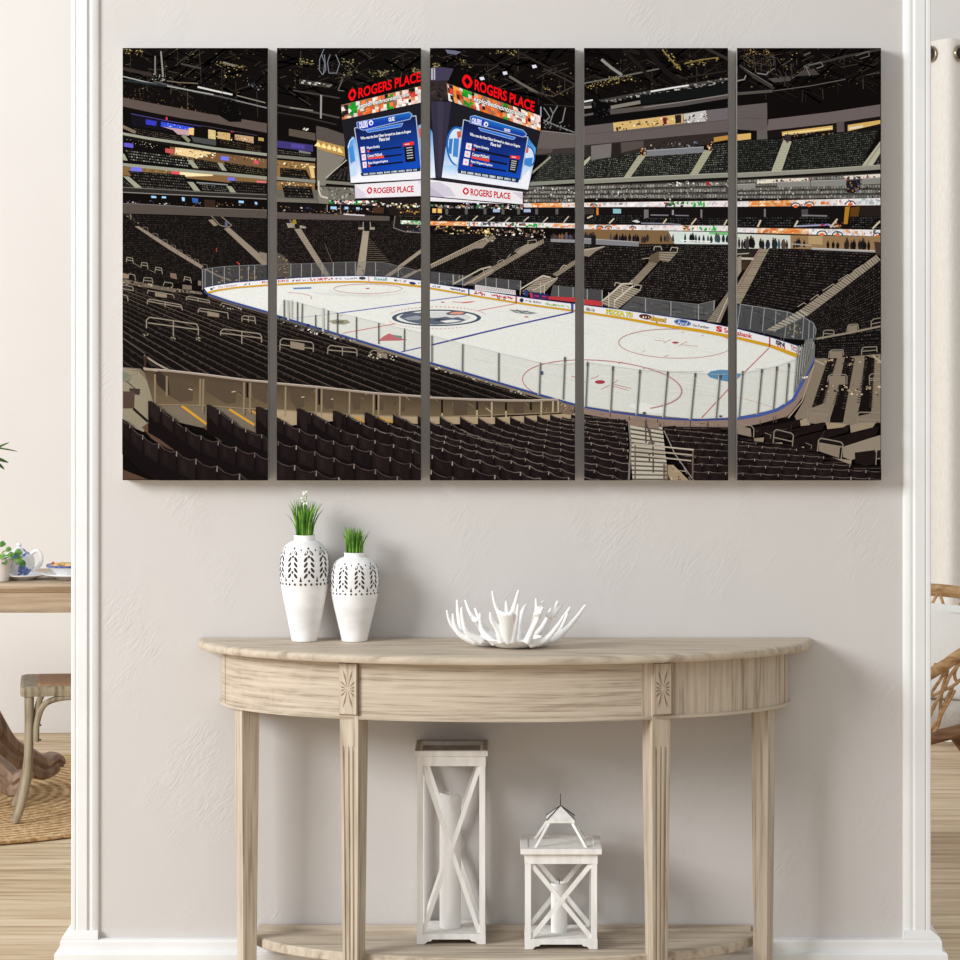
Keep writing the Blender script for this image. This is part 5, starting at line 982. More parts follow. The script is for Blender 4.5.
stair('d1', [(250, 600), (385, 640), (230, 765), (130, 730)], 11, (166, 155, 137)); tl('d1', [(135, 712), (265, 600), (330, 600)], 9, (206, 196, 178)); tl('d1', [(215, 710), (335, 612)], 9, (206, 196, 178)); lines([T('d1', p) for p in ([(135, 712), (135, 745)], [(178, 655), (178, 750)], [(215, 700), (215, 752)], [(265, 630), (265, 660)])], .9, (200, 190, 174)); stair('d1', [(940, 650), (945, 720), (890, 850), (805, 842)], 16, (142, 131, 116)); tl('d1', [(940, 690), (870, 848)], 6, (190, 180, 164))
ts('e1', [(222, 372), (905, 405), (345, 790), (35, 722)], 24, 32, (21, 18, 18), (58, 52, 49)); ts('e1', [(420, 812), (940, 440), (940, 890), (515, 955)], 22, 32, (21, 18, 18), (56, 50, 47))
stair('e1', [(150, 378), (218, 378), (35, 728), (-60, 728)], 26, (150, 139, 120), (122, 110, 94)); tl('e1', [(162, 370), (90, 500), (10, 650)], 13, (142, 112, 104)); tp_('e1', [(15, 380), (140, 380), (90, 470), (15, 520)], (44, 38, 36)); tl('e1', [(15, 410), (90, 405)], 7, (170, 160, 144)); tl('e1', [(40, 438), (120, 440)], 14, (190, 182, 166)); tp_('e1', [(15, 430), (40, 420), (40, 520), (15, 560)], (150, 140, 122)); tp_('e1', [(40, 455), (90, 455), (70, 510), (40, 515)], (64, 48, 36))
tp_('e1', [(15, 740), (40, 728), (200, 756), (340, 782), (440, 815), (500, 850), (520, 890), (512, 965), (320, 950), (220, 925), (15, 882)], (74, 75, 77)); clutter(T('e1', [(30, 745), (320, 790), (320, 930), (30, 870)]), 60, [(96, 98, 100), (56, 56, 56)], 2, 9, .7, (10, 90, 20)); stair('e1', [(905, 415), (930, 448), (470, 800), (405, 775)], 34, (158, 147, 130)); stair('e1', [(420, 765), (470, 800), (250, 905), (195, 900)], 10, (166, 160, 148)); lines([T('e1', p) for p in ([(35, 735), (15, 880)], [(112, 742), (95, 890)], [(188, 755), (175, 905)], [(262, 770), (255, 910)], [(335, 782), (318, 945)], [(385, 800), (375, 950)], [(440, 815), (430, 955)], [(475, 835), (470, 958)], [(505, 855), (500, 960)])], .8, (146, 148, 150)); tl('e1', [(30, 730), (200, 756), (340, 782), (440, 815), (500, 850), (518, 890), (512, 960)], 4, (150, 150, 150)); tsp('e1', [(330, 830), (420, 840), (420, 940), (330, 930)], 24, [(130, 108, 60), (60, 60, 62), (150, 148, 144)], .8, 2.4)
lines([T('e1', p) for p in ([(400, 748), (440, 722), (455, 730)], [(480, 705), (530, 668), (535, 685)], [(562, 645), (630, 600), (635, 615)], [(660, 580), (725, 540)], [(755, 520), (820, 478)], [(845, 460), (905, 418), (910, 440)])], .8, (158, 148, 134))
# ---- the near stands, the ice, the boards
tp_('a1', [(15, 560), (330, 625), (530, 650), (940, 780), (940, 980), (15, 980)], (20, 17, 16)); poly([(123, 300), (210, 296), (290, 322), (440, 366), (580, 408), (580, 420), (123, 420)], (21, 18, 17))
tp_('a1', [(15, 565), (100, 585), (330, 628), (520, 652), (530, 668), (330, 652), (100, 612), (15, 598)], (104, 93, 82)); tsp('a1', [(15, 565), (530, 655), (530, 668), (15, 600)], 60, [(150, 136, 118), (40, 34, 32), (120, 106, 92)], .7, 2.0, 1.4)
VX, VY = -83.0, 208.0
def railtop(x): 
    P = [(123, 368), (146, 369.5), (172, 371), (204, 374.5), (245, 380), (268, 382), (319, 387), (376, 393), (421, 396.5), (476, 399.5), (506, 400.5), (531, 400.5), (558, 399.5), (600, 415)]
    for (a, b), (c, d) in zip(P, P[1:]):
        if x <= c: return b+(d-b)*(x-a)/(c-a)
    return 420
NB = [(204, 291.5), (208, 294), (230, 301.4), (268, 312.2), (277, 316), (316, 327.6), (362, 341.4), (421, 359.6), (430, 362.6), (466, 373), (500, 383), (538, 394.2), (575, 404.6), (620, 412)]
def nearboard(x):
    for (a, b), (c, d) in zip(NB, NB[1:]):
        if x <= c: return b+(d-b)*(x-a)/(c-a)+4
    return 420
rows_l, rows_h = [], []
s = .309
while s < .86:
    x0 = 123.0
    while x0 < 560 and VY+s*(x0-VX) < (nearboard(x0) if x0 > 205 else 281+.16*(x0-123)+3): x0 += 2
    x1 = x0
    while x1 < 556 and VY+s*(x1-VX) < railtop(x1)-1: x1 += 2
    if x1 > x0+4:
        rows_l.append(seg((x0, VY+s*(x0-VX)), (x1, VY+s*(x1-VX)), .5, .7)); 
        x = x0; step = .018*(1+s)
        while x < x1-3:
            y = VY+s*(x-VX); st = 3.2+(s-.3)*9
            rows_h.append(((x, y+.8), st, s)); x += st
    s += .0100+(s-.31)*.075
put_polys([(p, jit((80, 69, 61), .3)) for p in rows_l])
put_polys([([(x+st*.12, y+st*.16*s), (x+st*.8, y+st*.62*s+.2), (x+st*.8, y+st*.62*s+1.1+s), (x+st*.12, y+st*.1*s+1.0+s)], jit((40, 34, 32), .5)) for (x, y), st, s in rows_h])
LOOP = (142, 132, 118)
def loop(k, pts, w=.9, panel=None, mids=()):
    if panel: tp_(k, panel, (138, 124, 108))
    lines([T(k, pts)]+[T(k, m) for m in mids], w, LOOP)
loop('a1', [(170, 885), (170, 832), (190, 814), (490, 858), (502, 880), (502, 928)], 1.1, None, ([(180, 850), (500, 893)], [(342, 836), (342, 935)])); loop('a1', [(643, 930), (645, 905), (665, 889), (895, 920), (906, 938), (906, 975)], 1.1, None, ([(648, 915), (905, 948)], [(780, 905), (780, 985)]))
loop('a1', [(175, 732), (175, 710), (190, 698), (390, 735), (400, 770)], .9, None, ([(290, 716), (290, 748)], [(180, 712), (396, 750)])); loop('a1', [(500, 785), (502, 766), (515, 756), (690, 786), (694, 825)], .9, [(560, 775), (635, 790), (635, 815), (560, 805)], ([(505, 772), (560, 782)],))
loop('a1', [(175, 662), (180, 643), (340, 670), (348, 692)], .8, [(225, 655), (300, 668), (300, 690), (225, 680)]); loop('a1', [(425, 706), (425, 688), (440, 681), (570, 706), (576, 726)], .8, None, ([(430, 695), (574, 722)], [(500, 695), (500, 715)])); loop('a1', [(780, 842), (780, 815), (795, 804), (862, 812), (868, 858)], .9, None, ([(785, 825), (866, 838)], [(822, 808), (822, 845)]))
loop('a1', [(15, 607), (80, 619), (88, 642)], .8, None, ([(15, 630), (85, 645)],)); loop('a1', [(15, 668), (48, 680), (52, 712)], .9); loop('a1', [(148, 592), (155, 560), (205, 564), (212, 600)], .7, None, ([(150, 578), (210, 584)],)); loop('a1', [(278, 612), (285, 588), (335, 596), (340, 618)], .7); loop('a1', [(40, 462), (45, 430), (80, 436), (86, 472)], .7, None, ([(42, 446), (84, 454)],)); loop('a1', [(133, 497), (140, 463), (174, 468), (180, 508)], .7, None, ([(136, 480), (176, 486)],)); loop('a1', [(224, 522), (230, 493), (266, 500), (272, 538)], .7, None, ([(226, 508), (270, 516)],)); loop('a1', [(408, 584), (414, 554), (450, 562), (458, 598)], .7, None, ([(410, 568), (455, 580)],)); loop('a1', [(52, 568), (58, 535), (95, 545), (100, 580)], .7)
tp_('a1', [(320, 530), (360, 536), (366, 572), (325, 562)], (122, 100, 86)); tp_('a1', [(15, 530), (55, 540), (55, 568), (15, 562)], (140, 122, 106)); tp_('a1', [(500, 580), (520, 582), (520, 612), (500, 610)], (120, 108, 96)); tp_('a1', [(400, 605), (460, 612), (460, 640), (400, 634)], (112, 100, 88)); tl('a1', [(90, 470), (135, 495)], 4, (110, 100, 90)); tl('a1', [(190, 512), (228, 530)], 4, (110, 100, 90)); loop('a1', [(640, 742), (655, 722), (720, 740), (780, 765)], .8); tsp('a1', [(640, 725), (790, 750), (780, 775), (650, 750)], 14, [(190, 182, 168), (120, 110, 98)], .7, 1.6)
loop('b2', [(38, 98), (40, 36), (55, 22), (240, 46), (252, 60), (252, 108)], 1.0, [(105, 40), (195, 55), (195, 98), (105, 82)], ([(40, 60), (105, 70)], [(195, 80), (252, 88)])); loop('b2', [(343, 122), (346, 80), (362, 66), (520, 86), (531, 96), (531, 136)], 1.0, None, ([(346, 95), (530, 112)], [(438, 75), (438, 132)])); loop('b2', [(612, 142), (618, 106), (636, 97), (705, 110)], .9, [(660, 108), (725, 120), (725, 152), (660, 140)]); tsp('b2', [(560, 100), (780, 130), (780, 160), (580, 140)], 16, [(200, 192, 176), (110, 100, 88)], .7, 1.7)
for x, y in ((160, 925), (335, 940), (492, 950)): tsp('a1', [(x-18, y-14), (x+18, y-8), (x+18, y+14), (x-18, y+8)], 8, [(150, 140, 120), (90, 82, 72)], .8, 1.8)

# ice sheet
FARY = [(204, 292.5), (211, 293.2), (216, 291.2), (235, 288.2), (268, 285.6), (300, 283.8), (330, 282.6), (360, 282.2), (390, 283.6), (421, 287.4), (430, 288.8), (480, 297.4), (530, 305.4), (573, 311.3), (620, 318.6), (660, 326), (700, 332), (737, 339), (770, 347), (799, 358.5)]
NEAR = [(812, 362), (803, 382), (793, 400), (778, 409.5), (758, 415.5), (737, 418.5), (728, 419), (690, 418.5), (650, 415), (615, 410.5), (584, 406.4), (575, 403.6), (540, 394), (500, 382.6), (430, 362.6), (360, 340), (277, 314.8), (230, 301)]
poly(FARY+NEAR, (226, 227, 222))
glass_edge = [(283, 299.5), (303, 304), (357, 317.5), (380, 323), (430, 335), (463, 344), (500, 353), (541, 363), (560, 364), (588, 362.5), (613, 366), (640, 370), (668, 371.5), (695, 373), (720, 374.5), (743, 373), (762, 369), (777, 366), (797, 358.6)]
poly(glass_edge+NEAR[:-2]+[(277, 314.8)], (214, 215, 209))
clutter([(330, 290), (700, 335), (700, 350), (330, 300)], 30, [(220, 222, 218), (230, 231, 227)], 20, 70, 1.4, (9, 10), .01); clutter([(440, 350), (720, 380), (700, 405), (560, 385)], 26, [(209, 210, 204), (220, 221, 215)], 14, 50, 1.3, (10, 12, 5), .01); poly([(628, 405), (640, 402), (662, 407), (664, 413), (640, 412)], (226, 226, 222)); arc(368, 289, 40, 7, 20, 170, 1.2, (216, 217, 213)); arc(350, 290, 40, 5, 0, 160, 1.0, (217, 218, 214))
LR, LBL = (196, 128, 130), (66, 70, 156)
arc(274+600/6.4, 190+632/6.4, 34, 4.8, 0, 360, .55, (200, 150, 152)); ellipse(274+600/6.4, 190+630/6.4, 2.2, .6, (180, 90, 96)); arc(274+60/6.4, 190+688/6.4, 28, 5.0, -80, 15, .5, LR); tp_('b1', [(118, 625), (240, 621), (240, 632), (130, 636)], (98, 132, 176))
tl('b1', [(400, 790), (640, 758), (940, 718)], 6, (92, 96, 172)); tl('b1', [(120, 822), (400, 790)], 4, (170, 172, 200)); tl('c1', [(15, 708), (250, 677)], 6, (110, 110, 178))
tl('b1', [(440, 917), (600, 888), (780, 855)], 6, LR); tl('c1', [(315, 773), (440, 750), (560, 728)], 6, (206, 142, 142))
tl('c1', [(150, 960), (520, 872), (930, 781)], 10, (72, 76, 146)); tl('c2', [(15, 66), (150, 33), (300, -3)], 10, (72, 76, 146)); tl('b2', [(815, 108), (940, 80)], 7, (60, 72, 150))
# centre-ice crest
CX, CY_, RX, RY_ = 436.5, 317.8, 44.6, 8.3
ellipse(CX, CY_, RX, RY_, (72, 82, 100), .0, 48); ellipse(CX+.2, CY_, RX-4.2, RY_-1.3, (226, 227, 223), 0, 44); ellipse(CX-1.5, CY_-.2, RX-9, RY_-2.4, (206, 208, 208), 0, 40)
poly([(399, 317), (404, 313.5), (412, 312.2), (418, 313), (424, 312), (430, 313.4), (426, 316), (432, 318), (440, 317.5), (446, 316.6), (452, 318), (458, 317), (466, 320), (460, 322.5), (450, 323.8), (436, 324.6), (420, 324), (408, 321.6)], (92, 100, 116)); poly([(404, 318), (416, 315.5), (424, 317), (418, 320), (408, 320)], (146, 152, 160)); poly([(440, 321), (452, 319.6), (462, 320.6), (455, 322), (446, 322.8)], (222, 223, 220)); poly([(432, 320), (440, 318.6), (446, 319.6), (438, 321)], (60, 68, 86))
poly([(446, 313), (452, 311.2), (462, 311), (468, 312.4), (464, 314.6), (454, 315.2), (447, 314.6)], (72, 82, 100)); poly([(449, 313.2), (454, 311.8), (461, 311.8), (465, 312.8), (460, 314.3), (452, 314.4)], (214, 150, 130))
arc(CX+1, CY_-.3, RX+6, RY_+2.4, 200, 345, .9, (206, 150, 150), 0, 60, 2); arc(CX, CY_+.4, RX+5, RY_+2.2, 60, 165, .8, (212, 166, 166), 0, 44, 2)
tp_('c1', [(515, 765), (560, 768), (620, 772), (702, 788), (640, 796), (560, 786)], (128, 130, 130)); tp_('c1', [(545, 775), (640, 780), (650, 790), (580, 785)], (176, 178, 176)); tl('c1', [(565, 765), (600, 785), (640, 775)], 5, (90, 92, 94)); tl('c1', [(155, 715), (215, 720), (300, 712)], 5, (206, 130, 130)); tp_('c1', [(215, 720), (300, 710), (280, 720), (225, 726)], (206, 116, 116)); ellipse(442.7, 302.2, 2, .6, (186, 96, 100)); ellipse(526.5, 316.9, 2.2, .7, (190, 100, 104)); ellipse(341, 315.8, 2.5, .4, (196, 140, 142))
tp_('b1', [(350, 838), (400, 828), (470, 832), (490, 848), (450, 862), (380, 858)], (150, 146, 128)); tp_('b1', [(390, 838), (450, 836), (440, 855), (400, 850)], (120, 112, 92))
poly([(378, 341), (383, 336.5), (389, 333.4), (394, 335), (399, 338), (408, 339.6), (400, 340.6)], (182, 104, 108)); poly([(392, 334.6), (402, 336), (402, 338.4), (397, 338)], (110, 138, 124))
# face-off circles, crease, goal line
arc(675.5, 343.6, 57, 14.6, 0, 360, .6, (188, 124, 128), .02, 64); ellipse(675.4, 342.6, 3.3, 1.1, (166, 70, 80)); lines([T('d2', p) for p in ([(470, 32), (540, 40)], [(530, 54), (550, 40), (575, 30)], [(625, 72), (650, 55), (680, 42)], [(640, 62), (745, 72)], [(390, 110), (410, 98)], [(535, 138), (558, 128)])], .45, (176, 110, 114)); lines([T('d1', p) for p in ([(640, 910), (665, 908)], [(770, 932), (785, 928)])], .5, (176, 120, 110))
arc(602, 385, 79.5, 24.5, 150, 413, .8, (182, 104, 110), .075, 80); ellipse(600, 382, 5.2, 1.9, (160, 62, 74)); lines([T('d2', p) for p in ([(60, 280), (90, 272), (115, 258)], [(15, 300), (40, 300)], [(205, 310), (237, 288)], [(128, 348), (182, 322)], [(212, 316), (322, 342)], [(196, 324), (305, 355)], [(240, 182), (262, 172)], [(395, 215), (418, 206)])], .6, (172, 100, 104)); tl('c2', [(918, 266), (940, 268)], 5, (180, 110, 112))
tp_('d2', [(805, 250), (830, 232), (888, 222), (940, 224), (990, 232), (1010, 256), (985, 285), (940, 299), (880, 287), (825, 272)], (92, 138, 174)); poly(T('e2', [(15, 246), (40, 248), (30, 270), (15, 280)]), (92, 138, 174)); ellipse(581+893/6.4, 335+264/6.4, 1.5, 1.2, (74, 90, 100))
lines([T('e2', [(216, 84), (60, 240)]), T('d2', [(1010, 268), (940, 350), (770, 532)])], 1.1, (176, 104, 106)); tl('e2', [(15, 395), (120, 425), (240, 462)], 4, (206, 170, 170)); tl('e2', [(130, 212), (390, 240)], 3, (196, 172, 168)); tl('d2', [(400, 205), (560, 235), (790, 232)], 2.5, (196, 192, 186))
# boards along the far side: white with advertising, yellow kick plate, blue cap
FT = [(204, 287.6), (216, 285.2), (235, 282.4), (268, 279.7), (300, 277.6), (330, 276.2), (360, 275.7), (390, 276.8), (421, 280.4), (430, 283), (480, 290.6), (530, 298.2), (573, 303.6), (620, 309.4), (660, 315.4), (700, 321.2), (737, 328.6), (770, 337), (803, 347.4)]
FB = [(207, 292), (216, 289.6), (235, 286.8), (268, 284.1), (300, 282.2), (330, 281.1), (360, 280.8), (390, 282), (421, 285.4), (430, 287.2), (480, 295.8), (530, 303.8), (573, 309.6), (620, 316.4), (660, 323.4), (700, 329), (737, 336.2), (770, 344), (801, 355)]
FK = [(209, 293.6), (217, 291.2), (235, 288.4), (268, 285.8), (300, 284), (330, 282.8), (360, 282.5), (390, 283.9), (421, 287.6), (430, 289.1), (480, 297.7), (530, 305.7), (573, 311.6), (620, 318.9), (660, 326.3), (700, 332.3), (737, 339.3), (770, 347.3), (799, 358.8)]
put_polys([([FT[i], FT[i+1], FB[i+1], FB[i]], (230, 229, 232)) for i in range(len(FT)-1)]); put_polys([([FB[i], FB[i+1], FK[i+1], FK[i]], (206, 156, 34)) for i in range(len(FT)-1)]); lines([FT], .7, (44, 58, 112))
def bd(P, x):
    for (a, b), (c, d) in zip(P, P[1:]):
        if x <= c: return b+(d-b)*(x-a)/(c-a)
    return P[-1][1]
def ad(s, x0, x1, c, v0=.2, v1=.85, bold=.01, shear=0):
    def y(x, v): return bd(FT, x)*(1-v)+bd(FB, x)*v
    text(s, [(x0, y(x0, v0)), (x1, y(x1, v0)), (x1, y(x1, v1)), (x0, y(x0, v1))], c, bold, shear)
def blot(x0, x1, cols, n, v0=.25, v1=.8):
    it = []
    for _ in range(n):
        x = RNG.uniform(x0, x1); v = RNG.uniform(v0, v1-.15); w = RNG.uniform(.5, 1.4); a, b = bd(FT, x), bd(FB, x)
        it.append(([(x, a+(b-a)*v), (x+w, a+(b-a)*v+.1), (x+w, a+(b-a)*(v+.22)), (x, a+(b-a)*(v+.22))], jit(RNG.choice(cols), .2)))
    put_polys(it, True)
blot(210, 214, [(30, 30, 34)], 8); ad('Tim Hortons', 218, 237, (150, 84, 84), .3, .85, .0, .3); blot(243, 250, [(40, 70, 110), (90, 140, 90)], 8); ad('ROGERS', 262, 289, (186, 66, 72), .25, .75, .02); blot(291, 309, [(120, 60, 70), (150, 110, 116)], 18, .3, .7)
blot(310, 335, [(186, 40, 48), (200, 70, 76)], 40, .2, .8); blot(335, 341, [(170, 160, 180)], 10); blot(344, 357, [(96, 110, 140)], 12, .35, .7); ellipse(362.3, 278.2, 3.4, 1.5, (64, 60, 72), .02); ad('Rexall', 374.5, 387, (40, 140, 140), .2, .8, .015); blot(394, 396, [(40, 40, 44)], 5); blot(397, 406, [(150, 140, 156)], 10); ellipse(412.5, 283.2, 3.4, 1.4, (38, 58, 124), .14); blot(417, 421, [(150, 160, 170)], 5)
blot(431, 440, [(110, 124, 168)], 10); blot(450, 467, [(54, 72, 132)], 24, .35, .75); blot(474, 485, [(196, 52, 60), (176, 60, 66)], 26, .2, .9); blot(491, 512, [(206, 54, 60)], 34, .25, .7); blot(497, 506, [(130, 130, 134)], 8, .75, .95)
ellipse(521.6, 300.2, 2.0, 2.0, (44, 46, 94)); blot(525, 541, [(150, 150, 156)], 22, .35, .75); blot(545, 552, [(120, 180, 60)], 10, .2, .8); blot(552, 569, [(140, 190, 100)], 20, .45, .8)
put_polys([([(468.2, bd(FT, 468)), (469.4, bd(FT, 469)), (469.4, bd(FK, 469)), (468.2, bd(FK, 468))], (44, 60, 130)), ([(515.4, bd(FT, 515)), (516.8, bd(FT, 516)), (516.8, bd(FK, 516)), (515.4, bd(FK, 515))], (178, 60, 70)), ([(571, bd(FT, 571)), (573.4, bd(FT, 573)), (573.4, bd(FK, 573)), (571, bd(FK, 571))], (64, 84, 150)), ([(368.2, bd(FT, 368)), (369, bd(FT, 369)), (369, bd(FK, 369)), (368.2, bd(FK, 368))], (206, 150, 156)), ([(769, bd(FT, 769)), (770.2, bd(FT, 770)), (770, bd(FK, 770)), (768.8, bd(FK, 768))], (160, 60, 66))])
tp_('c1', [(302, 606), (560, 642), (562, 672), (300, 640)], (206, 202, 202)); lines([T('c1', [(x, 632+(x-310)*.13), (x+12, 614+(x-310)*.13)]) for x in range(310, 555, 15)], .5, (140, 138, 140)); tp_('c1', [(650, 658), (772, 680), (940, 688), (940, 718), (775, 700), (655, 690)], (184, 58, 62)); tp_('c1', [(670, 660), (770, 668), (770, 698), (670, 690)], (40, 44, 104)); lines([T('c1', [(680, 676), (712, 680)]), T('c1', [(728, 680), (760, 684)])], 1.4, (180, 50, 70)); tp_('c1', [(620, 640), (640, 640), (640, 680), (620, 678)], (40, 56, 120)); tp_('d1', [(20, 698), (130, 712), (130, 744), (20, 732)], (188, 58, 62))
blot(585, 595, [(150, 138, 134), (190, 180, 176)], 26, .25, .85)
ad('PIZZA 73', 606, 632.5, (60, 110, 50), .17, .93, .06); ad('PIZZA 73', 606.3, 632.2, (248, 226, 40), .2, .88, .012)
ellipse(645.5, 316.8, 6.6, 2.6, (92, 44, 34), .14); blot(642, 649, [(220, 206, 190)], 8, .35, .65); ad('depot', 650, 666.5, (70, 50, 20), .14, 1.05, .06, .25); ad('depot', 650.3, 666.2, (240, 186, 40), .18, 1.0, .012, .25)
ellipse(682.4, 322.6, 8.4, 3.3, (40, 82, 150), .14); arc(682.4, 322.6, 7.6, 2.8, 0, 360, .3, (200, 214, 232), .14, 28); ad('Ford', 677.4, 687.6, (240, 244, 250), .32, .82, .0, .3); ad('Go Further', 692.5, 709, (74, 72, 76), .42, .78, .01)
ad('S', 716, 722, (206, 40, 48), .15, .9, .06); ad('Scotiabank', 724, 752, (206, 40, 48), .2, .85, .02)
ad('SN', 775.5, 784.5, (30, 30, 34), .15, .75, .05); blot(777, 784, [(196, 50, 56)], 6, .75, .95); ad('Tim', 790, 796, (160, 50, 60), .15, .5, .02); ad('Hor', 791.5, 798, (140, 60, 70), .52, .85, .0); blot(798, 800, [(196, 90, 100)], 4, .3, .8)
# near boards: blue cap, tan outer face
BC = [(204, 291.5), (208, 294), (230, 301.4), (268, 312.2), (277, 316), (316, 327.6), (362, 341.4), (421, 359.6), (430, 362.6), (466, 373), (500, 383), (538, 394.2), (575, 404.6), (584, 407), (612, 411.8), (644, 416), (664, 418.4), (695, 420), (728, 419), (737, 418.4), (758, 415.2), (777, 409.8), (793, 400), (802, 382.5), (811.5, 363), (815, 357.5)]
def off(P, d): return [(x, y+d) for x, y in P]
def band(P, d0, d1, c, i0=0, i1=None):
    Q = P[i0:i1]; put_polys([([(a[0], a[1]+d0), (b[0], b[1]+d0), (b[0], b[1]+d1), (a[0], a[1]+d1)], c) for a, b in zip(Q, Q[1:])])
poly([(815, 362), (822, 352), (826, 360), (816, 366), (806, 392), (796, 406), (788, 416), (758, 424), (737, 428), (728, 427.6), (695, 428.6), (664, 427), (644, 424), (612, 419), (584, 414), (575, 411.5), (575, 404), (584, 406), (644, 415), (695, 419), (737, 417), (777, 409), (795, 398)], (142, 121, 110))
band(BC, 1.2, 3.6, (128, 116, 104), 5, 13); band(BC, .2, 2.6, (96, 88, 82), 1, 6); tsp('b1', [(20, 830), (560, 965), (440, 965), (20, 850)], 70, [(200, 196, 190), (60, 56, 54), (120, 112, 104), (20, 18, 18)], .8, 2.4, 1.5); tsp('c2', [(15, 188), (650, 375), (650, 395), (15, 205)], 60, [(160, 146, 130), (90, 80, 70), (190, 184, 172)], .6, 1.5, 1.5)
clutter([(590, 412), (720, 424), (720, 427), (590, 416)], 20, [(80, 66, 60), (170, 150, 138)], 1, 6, .8, (85, 5)); lines([T('d2', p) for p in ([(185, 500), (188, 525)], [(308, 520), (310, 548)], [(490, 540), (492, 590)], [(700, 550), (700, 600)], [(812, 550), (812, 590)])], .9, (70, 58, 54)); lines([T('e2', p) for p in ([(160, 545), (160, 575)], [(245, 520), (245, 560)], [(260, 520), (262, 560)], [(320, 530), (360, 500)])], .9, (84, 70, 62))
band(BC, -.9, .9, (52, 74, 140), 0, 19); put_polys([(seg(a, b, 3.2), (70, 90, 156)) for a, b in zip(BC[18:], BC[19:])]); tsp('b1', [(15, 800), (300, 880), (290, 890), (15, 812)], 8, [(20, 24, 60)], .8, 1.6, 2)
# corner glass at the right end and every glass upright
poly([(799, 357), (803, 347), (805, 340), (812, 338), (815, 345), (814.5, 358), (804, 378), (797, 386), (793, 396)], (112, 112, 110)); lines([[(797 + i*2.4, 346-i*.6), (793.5+i*2.6, 392-i*6.2)] for i in range(8)], .8, (158, 156, 152)); lines([[(798.5 + i*2.6, 346-i*.6), (795+i*2.6, 386-i*5)] for i in range(6)], .5, (70, 70, 70))
tsp('e2', [(425, 262), (465, 262), (460, 282), (425, 280)], 5, [(240, 226, 200)], 1, 1.8)
posts = [T('b1', p) for p in ([(65, 705), (65, 848)], [(150, 715), (150, 842)], [(181, 725), (178, 892)], [(266, 800), (266, 925)], [(347, 768), (345, 922)], [(407, 785), (405, 932)], [(527, 810), (527, 962)], [(670, 850), (670, 985)], [(835, 885), (833, 1030)])]
lines([T('b1', p) for p in ([(87, 705), (92, 832)], [(112, 705), (112, 820)], [(314, 755), (314, 905)])], 1.8, (188, 188, 184)); lines(posts, 1.1, (84, 86, 84))
cp = [('c2', (25, 0), (25, 172)), ('c2', (223, 55), (220, 234)), ('c2', (453, 115), (452, 298)), ('c2', (720, 175), (712, 382)), ('c2', (877, 140), (865, 412)), ('d2', (43, 170), (30, 462)), ('d2', (205, 200), (190, 490)), ('d2', (378, 220), (358, 512)), ('d2', (555, 230), (530, 528)), ('d2', (732, 240), (703, 542)), ('d2', (890, 250), (865, 532)), ('e2', (50, 230), (25, 528)), ('e2', (172, 215), (145, 508)), ('e2', (268, 200), (245, 478)), ('e2', (345, 180), (325, 442))]
lines([T(k, [(a[0]-8, a[1]+6), (b[0]-8, b[1])]) for k, a, b in cp], .8, (194, 194, 190)); lines([T(k, [a, b]) for k, a, b in cp], 1.25, (104, 107, 106)); lines([T(k, [(a[0]-1, a[1]), (a[0]-2, a[1]+28)]) for k, a, b in cp[4:]], 1.9, (84, 88, 88)); tp_('c2', [(722, 232), (736, 232), (734, 256), (722, 252)], (54, 64, 110)); tp_('d2', [(394, 493), (414, 493), (414, 504), (396, 504)], (24, 24, 26)); tp_('d2', [(884, 514), (900, 514), (900, 524), (884, 524)], (24, 24, 26)); lines([glass_edge], .35, (196, 198, 192))

# ---- the right hand corner of the near stands
tp_('e2', [(512, 150), (600, 150), (930, 120), (930, 560), (730, 580), (400, 560), (380, 520), (440, 420)], (132, 120, 104)); ts('e2', [(512, 0), (940, 0), (940, 120), (520, 150)], 9, 30, (21, 18, 18), (52, 47, 45)); ts('e1', [(520, 950), (930, 880), (930, 965), (515, 975)], 3, 26, (21, 18, 18), (52, 47, 45)); tl('e1', [(520, 952), (740, 912), (930, 872)], 12, (146, 134, 116))
loop('e1', [(562, 955), (565, 906), (580, 896), (630, 898), (636, 932)], .9, None, ([(566, 918), (634, 922)],)); loop('e1', [(714, 912), (720, 872), (735, 860), (785, 858), (790, 892)], .9, [(725, 868), (782, 864), (782, 900), (720, 908)]); loop('e1', [(870, 882), (870, 842), (885, 826), (930, 818)], .9, None, ([(872, 858), (930, 846)],))
for q in ([(600, 130), (652, 150), (560, 440), (490, 465)], [(705, 130), (765, 150), (690, 560), (600, 560), (640, 430)], [(830, 130), (892, 150), (870, 500), (780, 520), (800, 430)]): tp_('e2', q, (24, 20, 19))
for a, b, n in (((640, 150), (560, 440), 20), ((600, 170), (500, 455), 16), ((752, 160), (690, 480), 20), ((716, 170), (630, 450), 18), ((884, 160), (866, 470), 20), ((836, 170), (785, 440), 18)):
    it = [(T('e2', [(a[0]+(b[0]-a[0])*i/n-11, a[1]+(b[1]-a[1])*i/n), (a[0]+(b[0]-a[0])*i/n+13, a[1]+(b[1]-a[1])*i/n+3), (a[0]+(b[0]-a[0])*i/n+12, a[1]+(b[1]-a[1])*i/n+9), (a[0]+(b[0]-a[0])*i/n-10, a[1]+(b[1]-a[1])*i/n+6)]), jit((58, 50, 46), .4)) for i in range(n)]
    put_polys(it)
